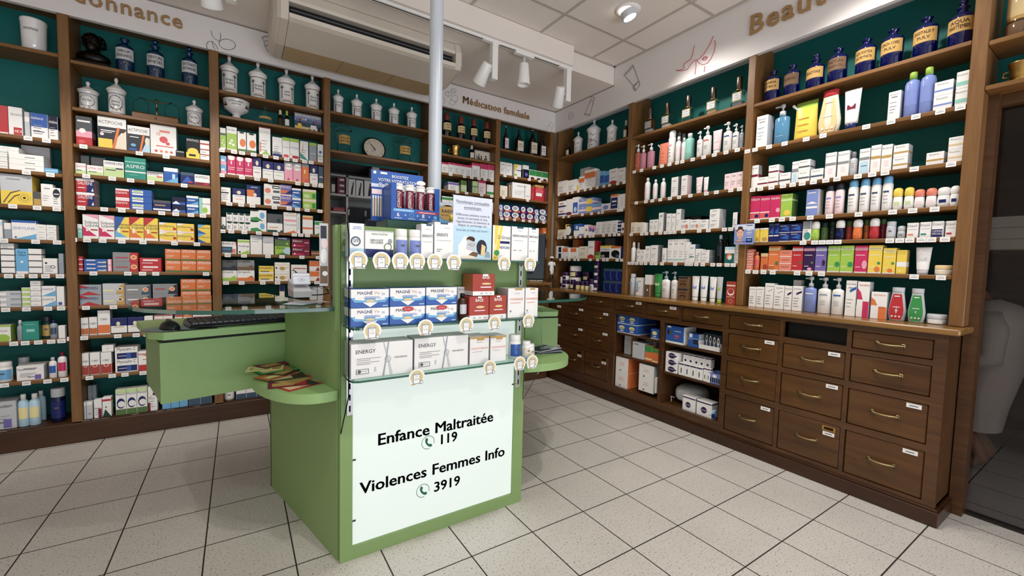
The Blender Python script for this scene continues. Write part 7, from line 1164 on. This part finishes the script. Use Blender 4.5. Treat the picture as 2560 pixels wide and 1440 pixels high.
# clock
xa, xb = onY(907, 363, D+.16)[0], onY(965, 363, D+.16)[0]; r = (xb-xa)/2
ck = thing('wall_clock', 'round black-rimmed clock leaning between two glass jars', 'clock', ((xa+xb)/2, D+.16, SD2+.0005)); ck.rotation_euler.x = -.16
T = Matrix.Translation((0, 0, r)) @ Matrix.Rotation(PI/2, 4, 'X')
MB().lathe([(.9*r, -.012), (1.0*r, -.012), (1.0*r, .012), (.95*r, .02), (.89*r, .015), (.89*r, .0)], 'K', 40, cap=False).xf(T).build('rim', PLAST, ck)
m = MB().disc(0, r, r*.92, -.006, 'C', 40)
for k in range(12):
    a = PI/2-2*PI*(k+1)/12; m.text(str(k+1), .7*r*math.cos(a), r+.7*r*math.sin(a)-.07*r, .15*r, -.0065, 'k')
m.disc(-.1*r, r*.8, .16*r, -.0063, 'H'); m.build('dial', PAPER, ck)
def hand(a, ln, wd): 
    a = math.radians(90-a); dx, dz = math.cos(a), math.sin(a); return [(-dx*.15*r-dz*wd, r-dz*.15*r+dx*wd), (dx*ln*r-dz*wd*.4, r+dz*ln*r+dx*wd*.4), (dx*ln*r+dz*wd*.4, r+dz*ln*r-dx*wd*.4), (-dx*.15*r+dz*wd, r-dz*.15*r-dx*wd)]
MB().poly(hand(322, .5, .05*r), -.009, 'K').build('hour_hand', PLAST, ck); MB().poly(hand(318, .78, .03*r), -.0105, 'K').disc(0, r, .05*r, -.011, 'K').build('minute_hand', PLAST, ck)
MB().disc(0, r, .9*r, -.013, 'W', 40).build('clock_glass', CLEAR, ck)
# brass mortar, picture
xa, xb = onY(1124, 384, D+.1)[0], onY(1151, 387, D+.1)[0]; r = (xb-xa)/2; h = min(onY(1138, 357, D+.1)[2]-SE2, ((onY(1102, 334, D)[2]+onY(1239, 363, D)[2])/2-.03-SE2)/1.3)
def mortar(label, loc, r, h, rz=0):
    t = thing('mortar', label, 'mortar', loc, rz)
    MB().lathe([(.75*r, 0), (.78*r, .06*h), (.66*r, .14*h), (.7*r, .3*h), (.74*r, .34*h), (.74*r, .4*h), (.8*r, .7*h), (.95*r, .92*h), (1.0*r, .98*h), (.95*r, h), (.84*r, .95*h), (.7*r, .4*h), (.05*r, .3*h)], 'Z', 28).build('bowl', METAL, t)
    for s in (-1,): MB().tube([(s*.78*r, 0, .68*h), (s*1.25*r, 0, .66*h), (s*1.28*r, 0, .45*h), (s*.72*r, 0, .4*h)], .1*r, 'Z', 8).build('handle', METAL, t)
    MB().tube([(.1*r, .0, .4*h), (.4*r, .0, 1.16*h)], .12*r, 'Z', 10).ell((.41*r, 0, 1.2*h), (.2*r, .2*r, .09*h), 'Z', 12, 8).build('pestle', METAL, t)
mortar('shiny brass mortar with pestle on the shelf under the red-capped bottles', ((xa+xb)/2, D+.1, SE2), r, h)
xa, xb = onY(1187, 400, D+.12)[0], onY(1225, 404, D+.12)[0]; wd = xb-xa; h = min(onY(1206, 371, D+.12)[2]-SE2, (onY(1102, 334, D)[2]+onY(1239, 363, D)[2])/2-.05-SE2)
pf = thing('picture_frame', 'small framed group photograph beside the brass mortar', 'picture', ((xa+xb)/2, D+.12, SE2)); pf.rotation_euler.x = -.1
m = MB()
for a in ((-wd/2, -wd/2+.008, 0, h), (wd/2-.008, wd/2, 0, h), (-wd/2, wd/2, 0, .008), (-wd/2, wd/2, h-.008, h)): m.box(a[0], a[1], -.006, .008, a[2], a[3], 'H')
m.build('frame', PLAST, pf)
m = MB().rect(-wd/2, 0, wd/2, h, 0, 'C'); random.seed(4)
for k in range(14): x_ = random.uniform(-.38, .38)*wd; z_ = random.uniform(.25, .7)*h; m.disc(x_, z_, .05*wd, -.0004-.00005*k, random.choice('kXGD')); m.poly([(x_-.06*wd, z_-.25*h), (x_+.06*wd, z_-.25*h), (x_, z_)], -.0003-.00005*k, random.choice('kXdG'))
for k in range(5): m.disc((-.34+.17*k)*wd, .18*h, .045*wd, -.0015, 'K')
m.build('photograph', PAPER, pf)
# small red support under the first syrup bottle, card on the post, things above the glass door
p = onX(1834, 611, WU-.03); q = onX(1884, 611, WU-.03); wd = p[1]-q[1]; h = onX(1858, 560, WU-.03)[2]-onX(1858, 611, WU-.03)[2]
m = MB(); rr = .008; P = []
for cx, cz, a0 in ((wd/2-rr, h-rr, 0), (-wd/2+rr, h-rr, 90), (-wd/2+rr, rr, 180), (wd/2-rr, rr, 270)): P += [(cx+rr*math.cos(math.radians(a0+i*22.5)), cz+rr*math.sin(math.radians(a0+i*22.5))) for i in range(5)]
n = len(P); m.add([(x, -.002, z) for x, z in P]+[(x, 0, z) for x, z in P], [tuple(range(n)), tuple(range(2*n-1, n-1, -1))]+[(i, i+n, (i+1) % n+n, (i+1) % n) for i in range(n)], 'b')
m.poly([(-wd*.48, h*.97), (wd*.48, h*.97), (wd*.48, h*.7), (-wd*.48, h*.75)], -.0024, 'a'); m.poly([(-wd*.48, .01), (-wd*.48, .1*h), (-wd*.3, .22*h), (-wd*.15, .22*h), (-wd*.02, .08*h), (-wd*.02, .01)], -.0026, 'd9a98c'); m.disc(-wd*.2, h*.55, wd*.17, -.0028, 'e0b097', 20, h*.24); m.poly([(-wd*.28, h*.2), (-wd*.12, h*.2), (-wd*.12, h*.4), (-wd*.26, h*.4)], -.0027, 'cf9d80'); m.ring(-wd*.2, h*.6, wd*.2, wd*.055, -.003, 'D', 16, .3, 2.9); m.disc(-wd*.2, h*.82, wd*.13, -.0031, 'D', 14, h*.07)
for s in (-.07, .07): m.rect(-wd*(.2-s)-wd*.03, h*.57, -wd*(.2-s)+wd*.03, h*.585, -.0033, 'X')
m.rect(-wd*.24, h*.41, -wd*.15, h*.425, -.0033, 'u'); m.text('4€', wd*.26, h*.62, h*.14, -.003, 'W', bold=True); m.rect(wd*.12, h*.54, wd*.38, h*.57, -.003, 'W'); m.rect(wd*.12, h*.47, wd*.34, h*.49, -.003, 'W'); m.rect(wd*.1, h*.9, wd*.4, h*.93, -.003, 'X')
m.poly([(wd*.1, h*.1), (wd*.42, h*.1), (wd*.4, h*.3), (wd*.12, h*.3)], -.003, 'N'); m.rect(wd*.14, h*.3, wd*.38, h*.35, -.003, 'H'); m.rect(wd*.16, h*.18, wd*.36, h*.24, -.0033, 'S'); m.rect(-wd*.45, h*.12, wd*.08, h*.15, -.0033, 'B')
tag(m.build('promotion_card', PRINT, None, (WU-.026, (p[1]+q[1])/2, (onX(1858, 611, WU-.03)[2])), -PI/2), 'blue 4 euro promotion card with a woman face on the post', 'card')
MB().box(-.006, .006, .0005, .024, h*.5, h*.6, 'W').build('clip', PLAST, bpy.data.objects['promotion_card'])
def zr(x, y): return onX(x, y, WU)[2]
mortar('brass mortar on the lower shelf over the glass door', (WU+.10, onX(2556, 150, WU+.1)[1], 2.1555), .045, .10, -PI/2)
y_ = onX(2552, 40, WU+.1)[1]; t = MB().lathe([(.045, 0), (.05, .01, 'd'), (.05, .07, 'd'), (.04, .085, 'D'), (.045, .1, 'Z'), (.045, .22, 'z'), (.03, .25, 'Z')], 'd', 24).wrap(-1.2, 1.2, .02, .035, lambda z: .05, 'D', 12).wrap(-1.2, 1.2, .05, .06, lambda z: .05, 'D', 12)
t = t.build('painted_jar', CERAM, None, (WU+.1, y_, 2.3655)); tag(t, 'tall cream and brown jar on the topmost shelf over the glass door', 'jar')
tv = MB().lathe([(.012, 0), (.014, .04), (.008, .05)], 'H', 12).build('glass_vial', CLEAR, None, (WU+.1, onX(2522, 190, WU+.1)[1], 2.1555)); tag(tv, 'tiny glass vial beside the mortar over the glass door', 'vial')
# figurine of a nurse on the right glass top
p = onY(1378, 705, 3.66); ZC = p[2]
bc = thing('side_cabinet', 'narrow oak side cabinet against the back wall in the corner', 'cabinet', (2.3, 3.70, 0))
MB().box(-.25, .53, -.1, .095, .002, ZC-.03, bev=.003).build('body', W_DARK, bc); MB().box(-.26, .54, -.11, .1, ZC-.03, ZC, bev=.004).build('top', W_TOP, bc)
fg = thing('nurse_figurine', 'carved figurine of a nurse in white dress and hat', 'figurine', (p[0], p[1], ZC+.0004)); fx = p[0]
k = (onY(1378, 641, p[1])[2]-ZC)/.42
S = lambda v: tuple(c*k for c in v)
MB().prism([S((-.06, -.05)), S((.06, -.05)), S((.06, .05)), S((-.06, .05))], 0, .05*k, 'D').build('base', W_DARK, fg)
m = MB()
for s in (-1, 1): m.tube([S((s*.022, 0, .05)), S((s*.024, 0, .12)), S((s*.024, 0, .18))], [.013*k, .016*k, .018*k], 'D', 10); m.tube([S((s*.052, 0, .31)), S((s*.066, -.004, .25)), S((s*.064, -.012, .19))], [.014*k, .012*k, .009*k], 'D', 8); m.ell(S((s*.064, -.014, .18)), S((.009, .009, .014)), 'D', 8, 6)
m.tube([S((0, 0, .3)), S((0, 0, .35))], .014*k, 'D', 10); m.ell(S((0, -.004, .372)), S((.026, .029, .033)), 'D', 16, 10); m.ell(S((0, -.034, .368)), S((.005, .006, .007)), 'D', 8, 6); m.build('body', PLAST, fg)
MB().loft([[S((.042*math.sin(2*PI*i/16)*a, -.03*math.cos(2*PI*i/16)*a, z)) for i in range(16)] for a, z in ((.95, .125), (.9, .17), (1.0, .22), (.85, .265), (1.05, .3), (.9, .325), (.4, .338))], 'W').build('dress', PLAST, fg)
m = MB()
for s in (-1, 1): m.tube([S((s*.04, 0, .322)), S((s*.056, -.001, .295)), S((s*.062, -.002, .27))], [.017*k, .018*k, .016*k], 'W', 10)
m.build('sleeves', PLAST, fg)
MB().lathe([(.045*k, .392*k), (.042*k, .397*k), (.03*k, .402*k), (.026*k, .418*k), (.01*k, .42*k)], 'W', 18).build('hat', PLAST, fg)
m = MB(); [m.ell(S((0, -.0295-.001*i, .3-.055*i)), S((.004, .003, .004)), 'K', 8, 6) for i in range(4)]; m.build('buttons', PLAST, fg)
# dark bag leaning in the corner of the worktop
p = onX(1406, 712, WU+.03)
p = onX(1406, 712, WU+.17)
bg = MB().loft([[(-.075, -.03, 0), (.075, -.03, 0), (.075, .03, 0), (-.075, .03, 0)], [(-.085, -.035, .09), (.085, -.035, .09), (.085, .035, .09), (-.085, .035, .09)], [(-.07, -.012, .2), (.07, -.012, .2), (.07, .012, .2), (-.07, .012, .2)]], 'K', sm=False).text('ART', 0, .09, .03, -.0365, 'k')
tag(bg.tube([(-.03, -.01, .2), (-.03, -.02, .235), (.03, -.02, .235), (.03, -.01, .2)], .004, 'X', 6).build('paper_bag', PAPER, None, (WU+.17, min(p[1], 3.67), .9865), -PI/2), 'black paper bag standing behind the nurse figurine', 'bag')
# pouch hanging on the edge of the display tower
hp = thing('hanging_sachet', 'clear sachet of pictures hanging on a hook at the counter edge', 'sachet', (.305, 1.83, 1.10))
MB().tube([(0, .0, .03), (.01, .01, .03), (.016, .012, .03)], .002, 'H', 6).tube([(-.06, -.005, .03), (.0, 0, .03)], .0015, 'H', 6).build('hook', METAL, hp)
m = MB().box(-.032, .0, -.003, .003, .04, .29, 'H'); m.rect(-.03, .05, -.002, .12, -.0035, 'd'); m.disc(-.016, .16, .012, -.0036, 'W', 14, .03); m.disc(-.012, .09, .010, -.0038, 'W'); m.disc(-.014, .21, .012, -.0037, 'I', 14, .02); m.rect(-.028, .23, -.006, .28, -.0037, 'X'); m.build('sachet', PRINT, hp)
# ------------------------------------------------------------------ store room seen under the clock
SH = mat('store_shelf_white', 'b9bbba', .6, noise=.02)
su = thing('storage_shelves', 'plain white storage shelves seen through the gap under the clock', 'shelves', (.66, 4.62, 0))
def sb(m, name): m.xf(Matrix.Translation((-.66, -4.62, 0))).build(name, SH, su)
YS = 4.30
zs = [onY(866, 438, YS)[2], onY(900, 490, YS)[2], onY(900, 533, YS)[2]]
x_l, x_r, x_d = .62, 1.62, onY(868, 470, YS)[0]
for z in zs: sb(MB().box(x_l, x_r, YS, 4.66, z-.018, z), 'shelf')
for x in (x_l, x_d, x_r): sb(MB().box(x-.009, x+.009, YS, 4.66, 0, 2.05), 'upright')
sb(MB().box(x_l, x_r, 4.64, 4.66, 0, 2.05), 'back_panel')
FS = Frame('B', YS, 'orthosis_box')
row(FS, (866, 490, 960, 500), 'on the white store shelf under the clock', [('x', 871, 889, 448, 1, 1, 'WH d.3,.05,.6,.05,.7,.5,.45,.5K d.45,.5,.7,.5,.8,.75,.6,.7D d.6,.65,.8,.7,.75,.9,.6,.8k', 'white wrist-splint'), ('x', 890, 908, 451, 1, 1, 'WH d.3,.05,.6,.05,.7,.5,.45,.5K d.45,.5,.7,.5,.8,.75,.6,.7D d.6,.65,.8,.7,.75,.9,.6,.8k', 'white wrist-splint'), ('x', 911, 936, 444, 1, 1, 'WH d.35,.05,.65,.1,.7,.5,.4,.4K d.4,.4,.7,.45,.7,.8,.5,.7D d.5,.65,.7,.65,.7,.85,.5,.85k r.2,.93,.8,.95G', 'large white wrist-splint'), ('x', 937, 954, 466, 1, 1, 'W d.3,.05,.6,.05,.7,.5,.45,.5K d.5,.5,.8,.5,.7,.75k', 'small white wrist-splint')], .03, None, z=zs[1], dmax=.12, lim=(x_d+.011, x_r, zs[0]-.019))
row(FS, (830, 486, 866, 486), 'on the left white store shelf', [('x', 843, 865, 434, 3, 1, 'U r.3,.4,.9,.75I b0,.1X', 'burgundy plaster'), ('x', 829, 838, 460, 1, 1, 'W b.0,.2k', 'small white')], .03, None, z=zs[1], dmax=.12, lim=(x_l+.011, x_d-.011, zs[0]-.019))
row(FS, (866, 440, 960, 448), 'on the upper white store shelf', [('x', 930, 975, 420, 1, 1, 'W r.4,.7,1,1U t.5,.3,.2G:1234', 'wide white and burgundy')], .03, None, z=zs[0], dmax=.12)
row(FS, (830, 533, 866, 533), 'on the lower white store shelf', [('x', 833, 864, 518, 1, 1, 'U b.3,.6u', 'wide burgundy')], .03, None, z=zs[2], dmax=.12, lim=(x_l+.011, x_d-.011, zs[1]-.019))
# ------------------------------------------------------------------ dim dispensary behind the glass door, with a person
ds = thing('dispensary_shelves', 'dim wooden shelves behind the glass door', 'shelves', (4.5, .4, 0))
XS = 4.35
def db(m, name, mt=W_DARK): m.xf(Matrix.Translation((-4.5, -.4, 0))).build(name, mt, ds)
for z in (.22, .52, .83, 1.12, 1.42): db(MB().box(XS, 4.7, -.6, 1.1, z-.02, z), 'shelf')
for y in (-.6, .25, 1.1): db(MB().box(XS-.01, 4.7, y-.02, y+.02, .002, 2.1), 'upright')
db(MB().box(4.68, 4.7, -.6, 1.1, 0, 2.1), 'back_panel')
for i in range(3):
    tag(MB().box(-.15, .15, -.38, .38, 0, .075, 'C', bev=.004).box(-.152, -.15, .2, .3, .02, .045, 'Z').build('archive_box', PAPER, None, (XS+.17, .68, 1.4205+.077*i)), '%s long cream archive box behind the glass door' % ['lowest', 'middle', 'topmost'][i], 'box', 'cream archive boxes')
for i in range(5):
    tag(MB().box(-.1, .1, -.05, .05, 0, .2+.02*(i % 3), 'mHCGm'[i], bev=.003).build('binder', PAPER, None, (XS+.13, .95-.13*i, .8305+0)), '%s grey binder on the dim shelf behind the glass door' % ordinal(i, 5), 'binder', 'binders in the dispensary')
def skin_body(name, parent, joints, edges, m, root, sub=2):
    me = bpy.data.meshes.new(name); me.from_pydata([j[:3] for j in joints], edges, []); me.materials.append(m)
    o = obj(name, me, parent); sk = o.modifiers.new('skin', 'SKIN'); sk.use_smooth_shade = True
    for i, j in enumerate(joints): me.skin_vertices[0].data[i].radius = (j[3], j[4] if len(j) > 4 else j[3])
    me.skin_vertices[0].data[root].use_root = True; s = o.modifiers.new('sub', 'SUBSURF'); s.levels = s.render_levels = sub; return o
px_, py_ = 4.0, .555
pe = thing('person', 'person in a pale coat bending forward behind the glass door', 'person', (px_, py_, 0))
# bent forward towards the left (plus y), seen from the side: pelvis, chest, neck, head
J = [(0, -.02, .66, .13, .12), (0, .0, .81, .12, .12), (0, .02, .95, .15, .13), (0, .04, 1.03, .09), (0, .08, 1.10, .05), (0, .11, 1.18, .085, .085), (0, .12, 1.24, .07),
     (-.16, .02, .98, .06), (-.2, -.02, .76, .045), (-.17, .3, .68, .036), (.16, .02, .98, .06), (.2, .0, .76, .045), (.16, .32, .68, .036),
     (-.09, -.02, .6, .09), (-.09, .16, .38, .06), (-.09, -.03, .09, .045), (-.09, .1, .035, .036), (.09, -.02, .6, .09), (.09, .16, .38, .06), (.09, -.03, .09, .045), (.09, .1, .035, .036)]

E = [(0, 1), (1, 2), (2, 3), (3, 4), (4, 5), (5, 6), (2, 7), (7, 8), (8, 9), (2, 10), (10, 11), (11, 12), (0, 13), (13, 14), (14, 15), (15, 16), (0, 17), (17, 18), (18, 19), (19, 20)]
skin_body('body', pe, J, E, SKIN, 0)
for s in (-1, 1):
    hj = [(s*.165, .31, .68, .034, .02), (s*.16, .36, .665, .04, .018), (s*.155, .40, .655, .036, .015)]; he = [(0, 1), (1, 2)]
    for f in range(4): b_ = len(hj); x = s*(.185-.02*f); hj += [(x, .43, .648, .009), (x, .455, .635, .0085), (x, .47, .618, .008)]; he += [(2, b_), (b_, b_+1), (b_+1, b_+2)]
    b_ = len(hj); hj += [(s*.12, .37, .65, .01), (s*.105, .4, .635, .009)]; he += [(1, b_), (b_, b_+1)]
    skin_body('hand', pe, hj, he, SKIN, 0, 1)
m = MB(); R = lambda rx, ry, c: [(rx*math.cos(2*PI*i/24), c[0]+ry*math.sin(2*PI*i/24), c[1]+c[2]*math.sin(2*PI*i/24)) for i in range(24)]
m.loft([R(.15, .11, (.03, .27, 0)), R(.16, .13, (.03, .42, 0)), R(.175, .145, (.0, .64, 0)), R(.17, .145, (.0, .81, -.01)), R(.215, .165, (.01, .95, -.03)), R(.19, .13, (.02, 1.035, -.03)), R(.075, .07, (.05, 1.08, -.02))], 'W', cap=False).build('coat', CLOTH, pe)
for s in (-1, 1): MB().tube([(s*.15, .01, 1.0), (s*.19, -.02, .91), (s*.21, -.03, .76), (s*.19, .14, .70), (s*.175, .26, .685)], [.075, .078, .068, .058, .052], 'W', 14).build('sleeve', CLOTH, pe)
MB().ell((0, .115, 1.25), (.09, .1, .075), 'K', 16, 10).ell((0, .065, 1.22), (.085, .06, .09), 'K', 14, 8).build('hair', HAIR, pe)
MB().ell((0, .205, 1.195), (.012, .02, .014), 'K', 10, 6).ell((-.03, .192, 1.22), (.012, .008, .007)).ell((.03, .192, 1.22), (.012, .008, .007)).ell((0, .192, 1.165), (.024, .01, .007)).build('face', SKIN, pe)
# ------------------------------------------------------------------ lamps
downlight(2.421, 2.248, 'swivelling round downlight glowing in the ceiling near the right wall', 48, (WU, 1.75, 1.75), 100)
downlight(2.421, 1.0, 'swivelling round downlight above the cobalt bottles', 48, (WU, .95, 1.7), 100)  # unseen lamp added to light the right wall
downlight(.9, .3, 'recessed downlight over the shop floor before the counter', 60, (1.0, .9, 0), 130)  # this and the other floor downlights are unseen, added for lighting
downlight(-.7, 1.2, 'recessed downlight over the shop floor on the left', 30, (-.6, 1.8, 0), 130)
downlight(1.7, 1.2, 'recessed downlight over the shop floor between counter and right wall', 55, (1.75, 1.5, 0), 130)
downlight(.6, -1.0, 'recessed downlight over the shop floor near the window', 55, (.6, -.6, 0), 130)
track_spot(1.60, 2.90, 'white track spotlight nearest the air conditioner, on its driver box', (1.35, D, 1.5), 20)
track_spot(1.953, 2.90, 'slim white track spotlight in the middle, pointing straight down', (1.953, 2.905, 0), 8, driver=False)
track_spot(2.34, 2.90, 'white track spotlight nearest the corner, glowing at its rim', (2.75, D, 1.5), 30)
track_spot(-.09, 2.90, 'white track spotlight over the footed-bowl bay, only its glowing rim showing', (.1, D, 1.4), 34)
track_spot(-.75, 2.90, 'white track spotlight over the bust bay', (-.6, D, 1.4), 34)  # this and the next spotlight are unseen, added to light the shelves
track_spot(-1.5, 2.90, 'white track spotlight over the far-left bay', (-1.35, D, 1.4), 30)
